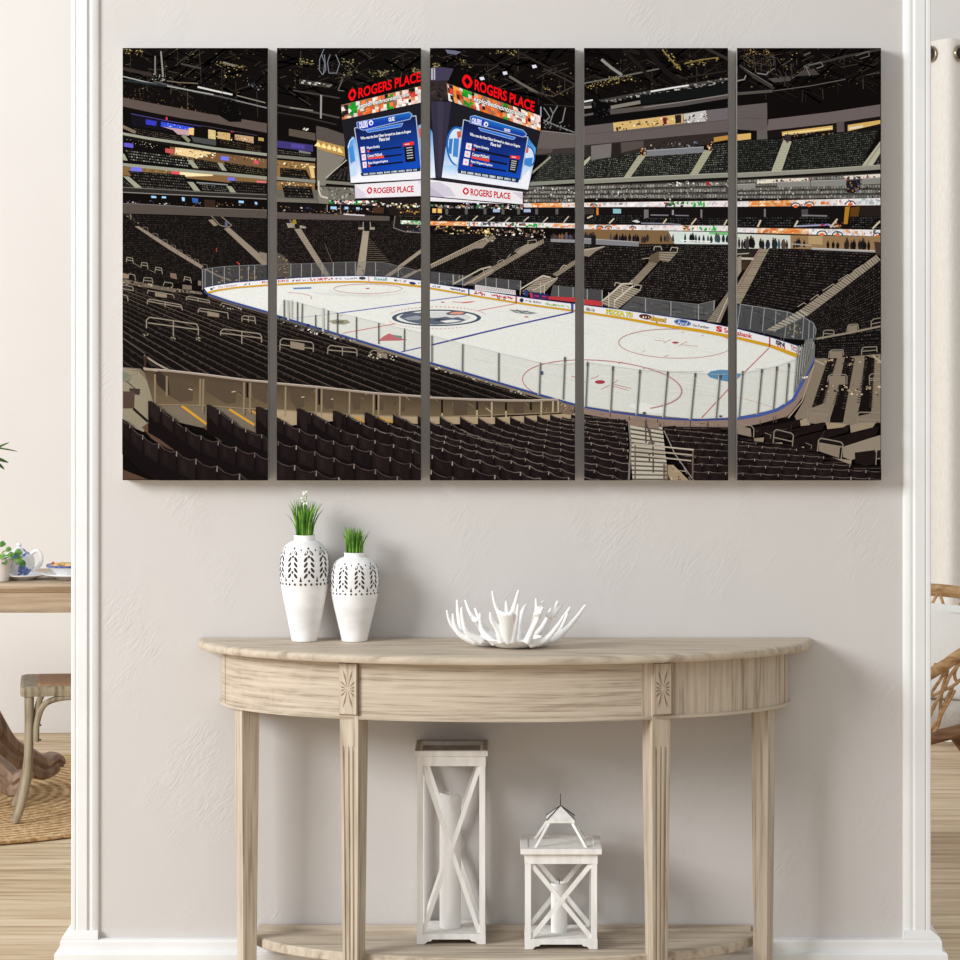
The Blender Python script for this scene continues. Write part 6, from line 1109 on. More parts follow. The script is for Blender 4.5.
tsp('e2', [(560, 130), (930, 130), (930, 190), (540, 190)], 26, [(150, 134, 114), (60, 52, 46), (176, 154, 124)], .7, 2.2, 1.4); tsp('e2', [(520, 310), (930, 310), (930, 390), (540, 370)], 34, [(160, 144, 122), (190, 168, 136), (80, 70, 60), (40, 34, 32)], .7, 2.4, 1.2); tl('e2', [(512, 160), (570, 190)], 9, (176, 160, 136)); tl('e2', [(505, 190), (430, 420), (340, 530)], 8, (170, 154, 134)); tl('e2', [(880, 130), (940, 180)], 12, (176, 160, 138))
loop('e2', [(598, 150), (602, 108), (615, 96), (690, 94), (694, 130)], .9, [(606, 104), (686, 102), (686, 146), (606, 148)]); loop('e2', [(808, 130), (810, 92), (822, 78), (905, 74), (908, 110)], .9, None, ([(810, 104), (906, 96)],)); loop('e2', [(592, 300), (596, 264), (612, 252), (705, 252), (716, 266), (714, 318)], .9, [(600, 262), (706, 262), (706, 316), (600, 318)]); loop('e2', [(860, 320), (858, 262), (872, 248), (930, 246)], .9, None, ([(860, 278), (930, 276)], [(860, 290), (930, 288)]))
for q in ([(115, 592), (300, 565), (432, 535), (415, 580), (270, 620), (120, 655)], [(185, 640), (400, 595), (585, 552), (560, 605), (380, 650), (200, 700)], [(370, 690), (380, 660), (560, 615), (735, 572), (720, 620), (560, 668), (400, 712)], [(440, 700), (700, 640), (880, 585), (920, 590), (900, 640), (690, 712), (470, 752)]): tp_('e2', q, (30, 23, 22))
clutter(T('e2', [(120, 600), (900, 590), (700, 700), (150, 650)]), 26, [(58, 48, 46), (16, 12, 12)], 2, 9, .8, (-14, -70)); tp_('e2', [(690, 715), (860, 660), (930, 640), (930, 740), (740, 800), (690, 780)], (146, 134, 118)); tp_('e2', [(555, 765), (650, 790), (745, 800), (740, 840), (560, 800)], (150, 136, 118)); tp_('e2', [(395, 720), (440, 712), (450, 755), (395, 765)], (150, 134, 112)); tp_('e2', [(245, 690), (300, 685), (310, 715), (250, 720)], (144, 128, 108)); tp_('e2', [(120, 660), (185, 655), (180, 690), (125, 692)], (140, 126, 106)); tp_('e2', [(415, 545), (460, 530), (480, 575), (420, 582)], (160, 144, 122)); tp_('e2', [(580, 560), (620, 560), (720, 572), (690, 590), (590, 602)], (160, 142, 116)); tp_('e2', [(735, 580), (800, 560), (900, 560), (880, 590), (740, 625)], (152, 138, 118))
tp_('e2', [(765, 752), (895, 735), (900, 825), (830, 838), (768, 815)], (32, 24, 23)); tp_('e2', [(905, 740), (930, 735), (930, 800), (905, 800)], (36, 28, 27)); loop('e2', [(900, 830), (905, 735), (930, 730)], .9, None, ([(905, 790), (930, 790)],))
ts('e2', [(15, 668), (390, 705), (560, 765), (15, 770)], 4, 9, (30, 23, 22), (64, 54, 51), fill=.12, gap=.05, ja=.3); ts('e2', [(15, 755), (560, 760), (745, 830), (15, 850)], 3, 9, (30, 23, 22), (66, 55, 52), fill=.12, gap=.05, ja=.3); ts('e2', [(15, 840), (745, 800), (940, 850), (940, 935)][:0] or [(15, 840), (940, 840), (940, 930), (15, 930)], 2, 10, (29, 22, 21), (62, 52, 49), fill=.12, gap=.05, ja=.3)
lines([T('e2', p) for p in ([(15, 735), (45, 750)], [(190, 810), (255, 825)], [(330, 855), (385, 860)], [(470, 910), (520, 915)], [(190, 625), (230, 640), (225, 660)], [(450, 690), (490, 705), (485, 730)])], .6, (130, 122, 116))
loop('e2', [(15, 560), (105, 582), (120, 600), (118, 655)], 1.0, [(15, 575), (100, 598), (104, 652), (15, 632)]); loop('e2', [(243, 690), (250, 615), (265, 604), (360, 628), (373, 642), (366, 712)], 1.0, None, ([(248, 655), (370, 682)],)); loop('e2', [(460, 560), (464, 485), (480, 470), (598, 480), (608, 494), (600, 580)], 1.1, [(468, 490), (598, 496), (592, 560), (468, 556)], ([(470, 500), (600, 510)],)); loop('e2', [(780, 590), (784, 508), (795, 494), (930, 496)], 1.1, None, ([(784, 540), (930, 545)],)); loop('e2', [(526, 745), (534, 672), (548, 660), (676, 684), (690, 700), (678, 792)], 1.1, [(538, 690), (672, 716), (664, 786), (534, 742)], ([(536, 690), (684, 716)],))

# ---- front seats, aisle rail, stairs
tp_('a2', [(15, 205), (130, 215), (260, 330), (560, 400), (940, 480), (940, 660), (560, 600), (380, 560), (330, 560), (15, 560)], (116, 104, 88)); tp_('a2', [(15, 215), (120, 235), (210, 330), (240, 420), (240, 560), (150, 620), (15, 560)], (142, 132, 112)); tp_('a2', [(15, 230), (80, 260), (60, 300), (15, 300)], (112, 118, 100)); tp_('a2', [(20, 360), (95, 362), (92, 470), (20, 470)], (80, 64, 56)); tp_('a2', [(60, 340), (130, 345), (125, 385), (95, 380), (95, 362), (60, 360)], (62, 52, 46)); tl('a2', [(85, 470), (180, 555)], 17, (36, 30, 28)); tl('a2', [(15, 300), (110, 240), (125, 225)], 9, (136, 124, 108)); tl('a2', [(15, 215), (110, 222)], 6, (150, 138, 124)); tl('a2', [(40, 295), (130, 370)], 6, (60, 52, 46))
tp_('a2', [(140, 590), (185, 560), (240, 590), (420, 770), (300, 730), (200, 660)], (96, 72, 58)); tp_('a2', [(530, 590), (575, 570), (740, 700), (640, 680)], (96, 72, 58)); tp_('a2', [(850, 590), (900, 580), (940, 610), (940, 650)], (96, 74, 60)); tp_('a2', [(15, 860), (180, 925), (15, 925)], (84, 62, 50))
poly([(268, 408), (300, 408), (345, 412), (421, 416), (500, 417), (560, 414), (575, 412), (575, 424), (421, 424), (345, 420), (300, 424), (268, 430)], (168, 148, 120))
tl('a2', [(395, 452), (555, 570)], 15, (206, 150, 44)); tl('a2', [(700, 475), (860, 575)], 14, (206, 152, 48)); lines([T('a2', [(330, 400), (380, 432)]), T('a2', [(620, 420), (690, 456)]), T('a2', [(800, 460), (900, 520)]), T('b2', [(520, 520), (590, 565)]), T('b2', [(660, 520), (760, 560)])], 1.8, (200, 148, 56))
# rail glass
RT = [(144, 369), (172, 371), (204, 374.6), (245, 380), (268, 382), (277, 383.4), (319, 387.2), (376, 393.4), (421, 396.4), (430, 397.6), (476, 399.6), (506, 400.4), (531, 400.6), (558.5, 399.6)]
RB = [(154, 405), (172, 404.6), (204, 405.5), (245, 408.4), (268, 409), (277, 409.6), (319, 412.4), (376, 415.4), (421, 416.4), (430, 416.6), (476, 415.8), (506, 414.4), (531, 413.6), (558.5, 412.4)]
put_polys([([RT[i], RT[i+1], RB[i+1], RB[i]], [(76, 63, 50), (76, 63, 50), (106, 91, 70), (106, 91, 70)]) for i in range(len(RT)-1)])
poly([(154, 373), (160, 371), (172, 384), (176, 392), (170, 396), (158, 385)], (56, 46, 40)); clutter([(160, 378), (550, 401), (550, 410), (160, 398)], 60, [(76, 64, 50), (110, 95, 74), (142, 126, 100)], 2, 8, 1.0, (40, 35, 90))
for k, q in (('a2', [(310, 265), (470, 330), (465, 420), (390, 430), (320, 390)]), ('a2', [(560, 290), (745, 355), (740, 435), (680, 440), (550, 360)]), ('a2', [(850, 310), (940, 330), (940, 440), (850, 400)]), ('b2', [(110, 350), (195, 385), (195, 462), (140, 465), (110, 420)]), ('b2', [(310, 360), (385, 395), (380, 470), (330, 472), (310, 430)]), ('b2', [(490, 380), (555, 405), (550, 475), (510, 478)]), ('b2', [(680, 400), (705, 410), (700, 480), (675, 480)]), ('b2', [(815, 410), (840, 420), (838, 490), (815, 490)]), ('c2', [(160, 430), (255, 432), (250, 510), (165, 515)]), ('c2', [(545, 440), (615, 438), (612, 510), (550, 512)])): tp_(k, q, (84, 71, 57))
lines([T('a2', [(440, 345), (465, 352)]), T('a2', [(715, 365), (740, 360)]), T('b2', [(175, 398), (195, 395)]), T('b2', [(365, 412), (380, 408)])], .9, (190, 176, 150)); lines([T('a2', p) for p in ([(225, 250), (225, 440)], [(300, 262), (300, 390)], [(515, 280), (512, 455)], [(535, 282), (530, 500)], [(795, 302), (792, 515)], [(835, 306), (832, 505)])], 1.9, (134, 116, 94)); lines([T('b2', p) for p in ([(75, 330), (73, 520)], [(272, 340), (270, 515)], [(306, 345), (304, 520)], [(485, 365), (482, 515)], [(638, 378), (636, 510)], [(670, 382), (668, 525)], [(806, 392), (804, 515)])], 1.6, (146, 128, 104)); lines([T('b2', [(290, 345), (290, 445)]), T('b2', [(655, 380), (655, 480)]), T('c2', [(90, 408), (90, 500)]), T('c2', [(315, 425), (315, 480)]), T('c2', [(499, 432), (499, 485)]), T('c2', [(658, 430), (658, 480)]), T('a2', [(815, 305), (815, 400)])], 2.0, (26, 22, 20)); lines([T('c2', p) for p in ([(90, 500), (90, 520)], [(313, 480), (313, 545)], [(408, 428), (408, 540)], [(499, 485), (499, 535)], [(726, 425), (724, 510)], [(800, 422), (798, 500)], [(832, 415), (834, 498)])], 1.6, (176, 160, 132))
lines([RB], 1.0, (140, 122, 98)); lines([RT], 2.2, (150, 134, 122)); lines([off(RT, -.8)], .7, (196, 182, 170)); tl('a2', [(155, 130), (230, 180), (310, 222)], 12, (150, 138, 126)); tl('a2', [(165, 130), (160, 210)], 14, (62, 46, 40)); tl('a2', [(15, 18), (160, 118)], 5, (98, 86, 76)); tl('a2', [(150, 212), (240, 228)], 13, (164, 148, 136)); tp_('c2', [(840, 420), (940, 462), (940, 500), (900, 510), (840, 495)], (118, 100, 84)); tsp('c2', [(845, 430), (940, 462), (935, 500), (850, 490)], 16, [(60, 48, 42), (160, 142, 118)], .8, 2)
SEAT, RIM, GAP = (31, 24, 24), (84, 72, 68), (128, 116, 106)
def seatrow(P, w0, w1, h, rim=.8, arch=.0, rc=(70, 59, 56)):
    """seat backs in a row along the polyline P (picture px), their width running from w0 to w1"""
    L = [0]
    for a, b in zip(P, P[1:]): L.append(L[-1]+math.hypot(b[0]-a[0], b[1]-a[1]))
    def at_(s):
        for i in range(len(P)-1):
            if s <= L[i+1]: t = (s-L[i])/(L[i+1]-L[i]); return (P[i][0]+(P[i+1][0]-P[i][0])*t, P[i][1]+(P[i+1][1]-P[i][1])*t)
        return P[-1]
    poly(off(P, .5)+[(x, y+h*1.5) for x, y in P[::-1]], (22, 17, 17))
    s = 0; bodies, rims, gaps, sh = [], [], [], []
    while s < L[-1]-2:
        f = s/L[-1]; w = w0+(w1-w0)*f; a, b = at_(s), at_(min(L[-1], s+w*.94)); hh = h*(w/max(w0, w1))
        dx, dy = b[0]-a[0], b[1]-a[1]; m1 = (a[0]+dx*.3, a[1]+dy*.3+hh*arch); m2 = (a[0]+dx*.7, a[1]+dy*.7+hh*arch)
        c = jit(SEAT, .14); bodies.append(([a, m1, m2, b, (b[0]-dx*.06, b[1]+hh*1.15), (a[0]+dx*.10, a[1]+hh*1.15)], c))
        for p, q in ((a, m1), (m1, m2), (m2, b)): rims.append((seg(p, q, rim), jit(rc, .25)))
        sh.append(([(a[0]+dx*.2, a[1]+dy*.2+hh*.3), (a[0]+dx*.5, a[1]+dy*.5+hh*.35), (a[0]+dx*.5, a[1]+dy*.5+hh*.9), (a[0]+dx*.25, a[1]+dy*.25+hh*.9)], tuple(v*1.18 for v in c)))
        gaps.append(([(b[0], b[1]-.4), (b[0]+w*.05, b[1]-.2), (b[0]+w*.04, b[1]+hh*.3), (b[0]-w*.02, b[1]+hh*.25)], jit(GAP, .25))); s += w
    put_polys(bodies, True); put_polys(sh); put_polys(rims, True); put_polys(gaps)
# rows on the right of the rail's end first (far), then towards the front left
starts = [(571, 414), (562, 416.5), (550, 414), (537, 415), (524, 415.5), (510, 416), (495, 416), (478, 417), (460, 416), (439.7, 415.5)]
ends = [419, 423.5, 428, 433, 438, 443.5, 449.5, 456, 463, 471]
for (sx, sy), ey in zip(starts, ends):
    mx = sx+(626-sx)*.18; my = sy+(ey-sy)*.34; ex = 626+(ey-419)*.05
    P = [(p.x, p.y) for p in crom([(sx, sy, 0), (mx, my, 0), (sx+(ex-sx)*.55, sy+(ey-sy)*.66, 0), (ex, ey, 0)], 6)]
    k = (ey-419)/52; seatrow(P, 11.5+3*k, 12.5+8*k, 6.5+5*k, .6+.2*k, .12, (104, 94, 88))
for i, (P, w0, w1, h) in enumerate([
    ([(417.7, 414.5), (430, 421), (445, 427.5), (480, 438), (520, 449), (570, 463), (628, 480)], 13, 20, 11),
    ([(393, 413), (408, 420.5), (421, 427.5), (432, 432), (470, 443), (520, 457), (580, 474), (628, 488)], 14, 21, 12),
    ([(364.6, 412), (375, 415.5), (385, 420.5), (395, 427), (409, 430), (424, 435), (470, 449), (520, 463), (580, 481)], 13, 22, 13),
    ([(333, 410.6), (345, 413.5), (355, 418.5), (370, 427), (391, 433), (412, 438), (432, 445), (480, 460), (540, 478)], 15, 23, 14),
    ([(297, 408), (312, 412.5), (323, 418.5), (336, 427), (354, 433.5), (374, 440), (396, 445), (421, 451.5), (450, 461), (510, 480)], 16, 24, 15),
    ([(256, 407), (266, 412.5), (277, 416.5), (286, 422), (297, 428), (316, 435), (340, 443), (362, 448), (386, 456), (408, 462.5), (440, 473), (470, 482)], 16, 24, 17),
    ([(207, 404.5), (218, 409.5), (229, 417.5), (241, 427), (259, 433.5), (277, 441), (300, 446.5), (326, 455), (350, 463), (376, 469.5), (405, 479), (420, 484)], 15, 25, 19),
    ([(148.5, 401), (160, 407.5), (172, 416.5), (184, 426.5), (202, 436), (225, 443), (248, 451), (267, 456), (297, 466), (321, 472), (350, 481)], 15, 25, 21),
    ([(118, 415), (127, 421), (137, 431), (148, 439), (166, 447), (190, 457), (214, 465), (240, 474), (262, 482)], 16, 27, 24)]): seatrow(P, w0, w1, h, .9, .16, (96, 86, 80) if i < 4 else (66, 56, 54))
put_polys([(T('a2', q), (38, 30, 30)) for q in ([(178, 425), (200, 420), (250, 462), (245, 560), (215, 545), (225, 500)], [(552, 448), (575, 445), (630, 480), (625, 590), (590, 540)], [(868, 460), (895, 458), (940, 480), (940, 600), (905, 560)])]); put_polys([(T('b2', q), (36, 28, 28)) for q in ([(143, 472), (170, 468), (215, 500), (215, 620), (180, 600)], [(376, 485), (400, 484), (440, 510), (430, 610), (405, 590)], [(578, 496), (600, 496), (640, 520), (640, 600), (605, 580)])])
# stairway and its rails
stair('d2', [(300, 548), (520, 590), (560, 930), (330, 930)], 13, (188, 180, 164), (84, 78, 70)); tp_('d2', [(300, 545), (500, 560), (500, 600), (300, 575)], (142, 120, 106)); lines([T('d2', p) for p in ([(410, 545), (440, 640), (460, 700)], [(412, 548), (415, 690)], [(440, 600), (445, 680)], [(430, 690), (470, 690)], [(460, 700), (462, 880)], [(435, 760), (438, 810)])], 1.6, (86, 74, 66)); tl('d2', [(305, 560), (318, 700), (305, 925)], 12, (120, 116, 110))
ts('d2', [(525, 585), (940, 590), (940, 760), (600, 720)], 5, 7, (30, 23, 22), (84, 74, 70), fill=.12, gap=.06, ja=.3); ts('d2', [(560, 715), (940, 735), (940, 930), (700, 930)], 5, 5, (30, 23, 22), (84, 74, 70), fill=.10, gap=.06, ja=.3); ts('e2', [(15, 655), (120, 662), (120, 700), (15, 690)], 1, 2, (30, 23, 22), (84, 74, 70), fill=.15); tp_('d2', [(530, 585), (605, 580), (605, 602), (535, 605)], (30, 23, 22)); tp_('d2', [(750, 600), (895, 595), (890, 622), (745, 625)], (30, 23, 22)); tl('d2', [(530, 610), (600, 760), (720, 930)], 8, (150, 142, 134)); lines([T('d2', [(800, 640), (870, 680)]), T('d2', [(640, 815), (700, 930)])], .8, (140, 132, 124)); tp_('d2', [(535, 830), (590, 830), (690, 930), (570, 930)], (158, 140, 114)); clutter(T('d2', [(545, 835), (600, 840), (670, 925), (580, 925)]), 16, [(60, 50, 44), (190, 174, 146)], 2, 8, .7, (80, 10, 45))
for k, (ax, ay, bx, by, w) in enumerate(((664, 428.5, 739, 436, 11.5), (667, 434, 757, 443, 12), (671, 440.5, 796, 449, 12.5), (676, 447.5, 823, 456.5, 13.5), (681, 455, 851, 465, 14.5), (687, 463, 883, 471, 15.5), (692, 471, 884, 478.5, 17))):
    seatrow([(ax, ay), (ax+(bx-ax)*.5, ay+(by-ay)*.45), (bx, by)], w, w+2, 5.5+.7*k, .7, .10, (92, 82, 77))
tl('d2', [(530, 610), (600, 760), (720, 930)], 6, (150, 142, 134)); tp_('d2', [(535, 830), (590, 830), (690, 930), (570, 930)], (158, 140, 114)); clutter(T('d2', [(545, 835), (600, 840), (670, 925), (580, 925)]), 16, [(60, 50, 44), (190, 174, 146)], 2, 8, .7, (80, 10, 45))
lines([T('d2', p) for p in ([(346, 930), (346, 700)], [(712, 930), (716, 735)], [(530, 930), (530, 825)], [(550, 930), (552, 830)])], 1.5, (110, 94, 80)); lines([T('d2', p) for p in ([(340, 698), (530, 715), (720, 735)], [(346, 735), (530, 750), (712, 768)], [(350, 765), (530, 785), (705, 804)])], 1.4, (176, 162, 146)); lines([T('d2', p) for p in ([(340, 694), (720, 731)],)], .5, (214, 202, 188))
# ---- hanging scoreboard
DK = (31, 30, 36)
def frame(k, pts, w, c): tl(k, pts+[pts[0]], w, c)
tp_('b0', [(425, 300), (940, 190), (940, 270), (430, 390)], (16, 14, 14)); tp_('b0', [(432, 476), (940, 372), (940, 862), (490, 886)], DK)
FOOD = [(214, 104, 58), (232, 224, 214), (200, 66, 48), (226, 150, 90), (30, 26, 24), (236, 200, 190), (240, 238, 232)]
def food(Q, n, parts):
    poly(Q, (150, 110, 90)); it = []
    for i in range(n):
        for j in range(5):
            if RNG.random() < .18: continue
            u, v = (i+RNG.uniform(-.3, .3))/n, (j+RNG.uniform(-.3, .3))/5; w, h = 1.25/n, .28; u, v = max(0, u), max(0, v)
            u1, v1 = min(1, u+w), min(1, v+h)
            c = RNG.choice(FOOD)
            for a, b, cc in parts:
                if a <= u <= b and RNG.random() < .6: c = cc
            it.append(([bil(Q, u, v), bil(Q, u1, v+.04 if v < .9 else v), bil(Q, u1, v1), bil(Q, u, v1)], jit(c, .15)))
    put_polys(it, True)
GRN = (36, 150, 44)
food(T('b0', [(430, 384), (940, 262), (940, 368), (435, 478)]), 26, [(.08, .18, GRN), (.0, .05, (40, 36, 34)), (.24, .5, (224, 112, 50)), (.56, .62, GRN), (.66, .8, (232, 216, 206)), (.92, 1, (226, 220, 216))])
tt('b0', 'exploreedmonton.com', [(532, 376), (866, 300), (872, 336), (540, 420)], (30, 26, 30), .06, .3); tt('b0', 'exploreedmonton.com', [(534, 378), (864, 303), (870, 333), (542, 417)], (240, 240, 238), .02, .3)
tt('b0', 'ROGERS PLACE', [(540, 276), (938, 170), (938, 234), (540, 342)], (238, 18, 24), .025)
def omark(P, c, hole):
    (x, y), rx, ry, sk = P
    pts = lambda s: [(x+rx*s*a, y+ry*s*b+sk*rx*s*a) for a, b in ((0, -1), (.55, -.82), (1, -.25), (.95, .25), (.5, .85), (0, 1), (-.55, .85), (-1, .25), (-.95, -.25), (-.5, -.82))]
    poly(pts(1), c); poly([(x+rx*.58*a, y+ry*.62*b+sk*rx*.58*a) for a, b in ((0, -1), (1, 0), (.0, 1), (-1, 0))], hole)
omark(((274+501/6.4, 45+318/6.4), 3.9, 6.2, -.25), (238, 18, 24), (16, 14, 14))
BT, BBt = (66, 150, 222), (236, 238, 246)
tp_('b0', [(470, 640), (500, 585), (520, 600), (560, 825), (940, 792), (940, 860), (492, 884)], [(40, 120, 205), (70, 150, 222), (120, 180, 235), (232, 236, 246), (236, 236, 244), (238, 236, 242), (240, 240, 246)]); tl('b0', [(474, 660), (486, 612), (512, 590)], 6, (210, 230, 246)); tp_('b0', [(480, 660), (505, 640), (520, 740), (490, 760)], (60, 140, 215)); tp_('b0', [(484, 780), (520, 750), (530, 830), (490, 850)], (190, 214, 240)); tp_('b0', [(922, 515), (940, 508), (940, 790), (930, 790)], (150, 170, 200)); tp_('b0', [(926, 540), (940, 530), (940, 600), (932, 590)], (206, 90, 60))
def screen(k, W, title, tb, sub, q1, q2, rows, boxes, red, lst, foot, ftx, logo, quiz):
    poly(T(k, W), [(22, 26, 62), (24, 30, 70), (22, 78, 190), (20, 62, 170)]); frame(k, W, 6, (176, 190, 208))
    tp_(k, tb, [(28, 60, 168), (34, 110, 190), (34, 110, 190), (24, 70, 160), (28, 60, 168), (24, 50, 150)]); frame(k, tb, 5, (150, 178, 226)); tp_(k, sub, (44, 112, 216)); frame(k, sub, 4, (150, 178, 226)); tp_(k, logo, (34, 44, 190)); 
    tt(k, 'OILERS', [logo[0], (logo[0][0]*.4+logo[1][0]*.6, logo[0][1]*.4+logo[1][1]*.6), (logo[3][0]*.4+logo[2][0]*.6, logo[3][1]*.4+logo[2][1]*.6), logo[3]], (226, 230, 244), .05)
    c = T(k, [((logo[1][0]*.84+logo[0][0]*.16), (logo[1][1]+logo[2][1])/2)])[0]; ellipse(c[0], c[1], 2.3, 2.6, (232, 236, 246)); ellipse(c[0]+.2, c[1]+.3, 1.0, 1.3, (40, 60, 190))
    tt(k, 'QUIZ', quiz, (240, 240, 248), .05); tt(k, 'Who was the first Oilers forward to skate on Rogers', q1, (240, 240, 246), .03); tt(k, 'Place ice?', q2, (240, 240, 246), .03)
    for s, q, bar, hot in rows:
        tt(k, s, q, (240, 240, 246), .03); tp_(k, bar, (20, 20, 28)); n = len(bar); e = hot
        tp_(k, [bar[0], (bar[0][0]+(bar[1][0]-bar[0][0])*e, bar[0][1]+(bar[1][1]-bar[0][1])*e-3), (bar[3][0]+(bar[2][0]-bar[3][0])*e, bar[3][1]+(bar[2][1]-bar[3][1])*e+3), bar[3]], (232, 76, 52))
    for q in boxes: tp_(k, q, (238, 226, 234)); cx = sum(p[0] for p in q)/4; cy = sum(p[1] for p in q)/4; tp_(k, [(cx-6, cy-8), (cx+6, cy-8), (cx+6, cy+8), (cx-6, cy+8)], (226, 170, 180))
    tp_(k, lst, (22, 22, 26)); tp_(k, red, (232, 50, 34)); Q = T(k, lst); lines([[bil(Q, .2, v), bil(Q, .8, v)] for v in (.12, .28, .44, .6, .76)], .9, (190, 190, 196)); Q = T(k, red); lines([[bil(Q, .15, .5), bil(Q, .6, .55)]], .8, (250, 220, 214))
    tp_(k, foot, (16, 52, 84)); frame(k, foot, 3, (30, 40, 60)); Q = T(k, ftx); put_polys([([bil(Q, (i+.1)/44, .05), bil(Q, (i+.75)/44, .05), bil(Q, (i+.7)/44, .95), bil(Q, (i+.15)/44, .95)], jit((222, 228, 236), .12)) for i in range(44) if i % 6 != 4])
screen('b0', [(515, 532), (908, 452), (942, 792), (560, 826)], '', [(530, 495), (865, 430), (884, 444), (872, 474), (570, 546), (534, 528)], [(588, 548), (826, 500), (814, 522), (602, 560)],
       [(553, 588), (874, 543), (878, 566), (556, 612)], [(672, 594), (740, 586), (742, 608), (674, 618)],
       [('Wayne Gretzky', [(592, 650), (676, 640), (677, 660), (592, 672)], [(596, 676), (814, 648), (815, 658), (597, 686)], .06), ('Connor McDavid', [(598, 700), (690, 690), (692, 708), (599, 720)], [(600, 722), (818, 696), (820, 706), (602, 732)], .47), ('Ryan Nugent-Hopkins', [(602, 748), (728, 734), (730, 752), (604, 768)], [(602, 770), (824, 744), (826, 754), (604, 780)], .06)],
       [[(553, 654), (580, 650), (583, 690), (558, 692)], [(560, 702), (587, 698), (590, 736), (564, 740)], [(566, 750), (592, 746), (594, 784), (570, 788)]],
       [(824, 630), (894, 616), (896, 638), (828, 648)], [(832, 650), (898, 640), (906, 744), (842, 752)], [(555, 822), (936, 788), (934, 806), (562, 838)], [(572, 822), (915, 792), (914, 804), (574, 834)], [(542, 494), (636, 476), (640, 520), (546, 536)], [(732, 466), (772, 458), (774, 488), (734, 494)])
tl('b0', [(490, 886), (940, 862)], 7, (40, 34, 40)); tp_('b0', [(516, 893), (940, 866), (940, 944), (518, 1006)][:2]+[(940, 944+0), (521, 958)], (232, 228, 234)); tp_('b1', [(520, -20), (940, -48), (940, 38), (520, 54)], (233, 229, 235)); tp_('b0', [(518, 896), (596, 960), (520, 960)], (214, 206, 220)); tp_('b1', [(518, -4), (600, 50), (520, 54)], (214, 206, 220)); tl('b1', [(520, 56), (940, 41)], 5, (60, 52, 60)); poly(T('b0', [(916, 868), (940, 866), (940, 900)]), (214, 206, 220))
tt('b0', 'ROGERS PLACE', [(638, 914), (894, 900), (894, 942), (638, 951)], (196, 30, 44), .03); omark(((274+612/6.4, 45+931/6.4), 2.7, 3.5, -.06), (206, 28, 40), (232, 228, 234))
# pillar between the faces
tp_('c0', [(17, 345), (150, 365), (140, 500), (95, 848), (55, 852), (17, 850)], (26, 24, 30)); tp_('c0', [(15, 145), (80, 140), (165, 152), (165, 226), (15, 230)], (66, 60, 84)); tp_('c0', [(20, 150), (46, 148), (46, 222), (20, 222)], (176, 176, 190)); tl('c0', [(34, 150), (34, 222)], 5, (70, 68, 84)); tp_('c0', [(15, 228), (125, 232), (128, 352), (15, 352)], (50, 43, 43)); tsp('c0', [(18, 240), (120, 245), (120, 345), (18, 345)], 20, [(70, 58, 56), (36, 30, 30)], 1, 3)
tp_('c0', [(15, 532), (28, 560), (48, 852), (15, 852)], [(50, 130, 205), (110, 170, 226), (236, 240, 248), (240, 242, 248)]); tp_('c0', [(15, 356), (152, 366), (138, 480), (92, 846), (54, 852), (30, 560)], (52, 48, 66)); tp_('c0', [(60, 360), (100, 362), (84, 846), (66, 850)], (60, 55, 74))
tp_('c0', [(150, 366), (720, 548), (640, 926), (85, 848)], DK); tp_('c0', [(165, 150), (720, 390), (722, 460), (122, 246)], (15, 13, 13))
food(T('c0', [(118, 244), (720, 452), (720, 550), (132, 356)]), 30, [(.0, .1, (40, 36, 34)), (.04, .09, (226, 140, 50)), (.15, .24, GRN), (.32, .56, (224, 112, 50)), (.6, .66, GRN), (.7, .84, (232, 216, 206)), (.9, 1, (236, 210, 206))])
tt('c0', 'exploreedmonton.com', [(292, 322), (622, 428), (612, 478), (290, 372)], (30, 26, 30), .06, .2); tt('c0', 'exploreedmonton.com', [(294, 325), (620, 431), (611, 474), (292, 368)], (240, 240, 238), .02, .2)
tt('c0', 'ROGERS PLACE', [(300, 218), (684, 364), (678, 428), (298, 288)], (240, 18, 24), .028); omark(((428+251/6.4, 45+233/6.4), 5.2, 6.8, .28), (240, 18, 24), (15, 13, 13)); tl('c0', [(722, 395), (722, 460)], 8, (150, 160, 184))
tp_('c0', [(88, 848), (112, 660), (150, 545), (225, 520), (640, 592), (690, 660), (684, 720), (640, 926)], [(238, 240, 248), (120, 178, 232), (60, 140, 215), (40, 110, 196), (40, 110, 196), (80, 150, 222), (150, 196, 238), (240, 240, 248)])
ellipse(428+188/6.4, 45+650/6.4, 11.2, 20, (34, 96, 180), .15); ellipse(428+190/6.4, 45+652/6.4, 9.6, 18.2, (206, 226, 244), .15); tp_('c0', [(136, 600), (160, 598), (150, 700), (128, 690)], (56, 120, 196)); tp_('c0', [(166, 596), (200, 600), (190, 720), (158, 712)], (70, 130, 200)); tp_('c0', [(184, 556), (214, 548), (210, 590), (190, 600)], (206, 96, 66)); tp_('c0', [(100, 770), (186, 770), (186, 860), (88, 848)], [(170, 206, 242), (150, 196, 240), (236, 240, 248), (240, 242, 250)])
ellipse(428+645/6.4, 45+712/6.4, 6.4, 10.4, (34, 96, 180), .2); ellipse(428+645/6.4, 45+714/6.4, 5.0, 9, (206, 226, 244), .2); tp_('c0', [(625, 655), (645, 660), (640, 692), (622, 690)], (206, 96, 66)); tp_('c0', [(620, 725), (672, 720), (664, 770), (615, 770)], (60, 130, 206)); tp_('c0', [(600, 850), (655, 790), (640, 926), (590, 915)], (236, 238, 246))
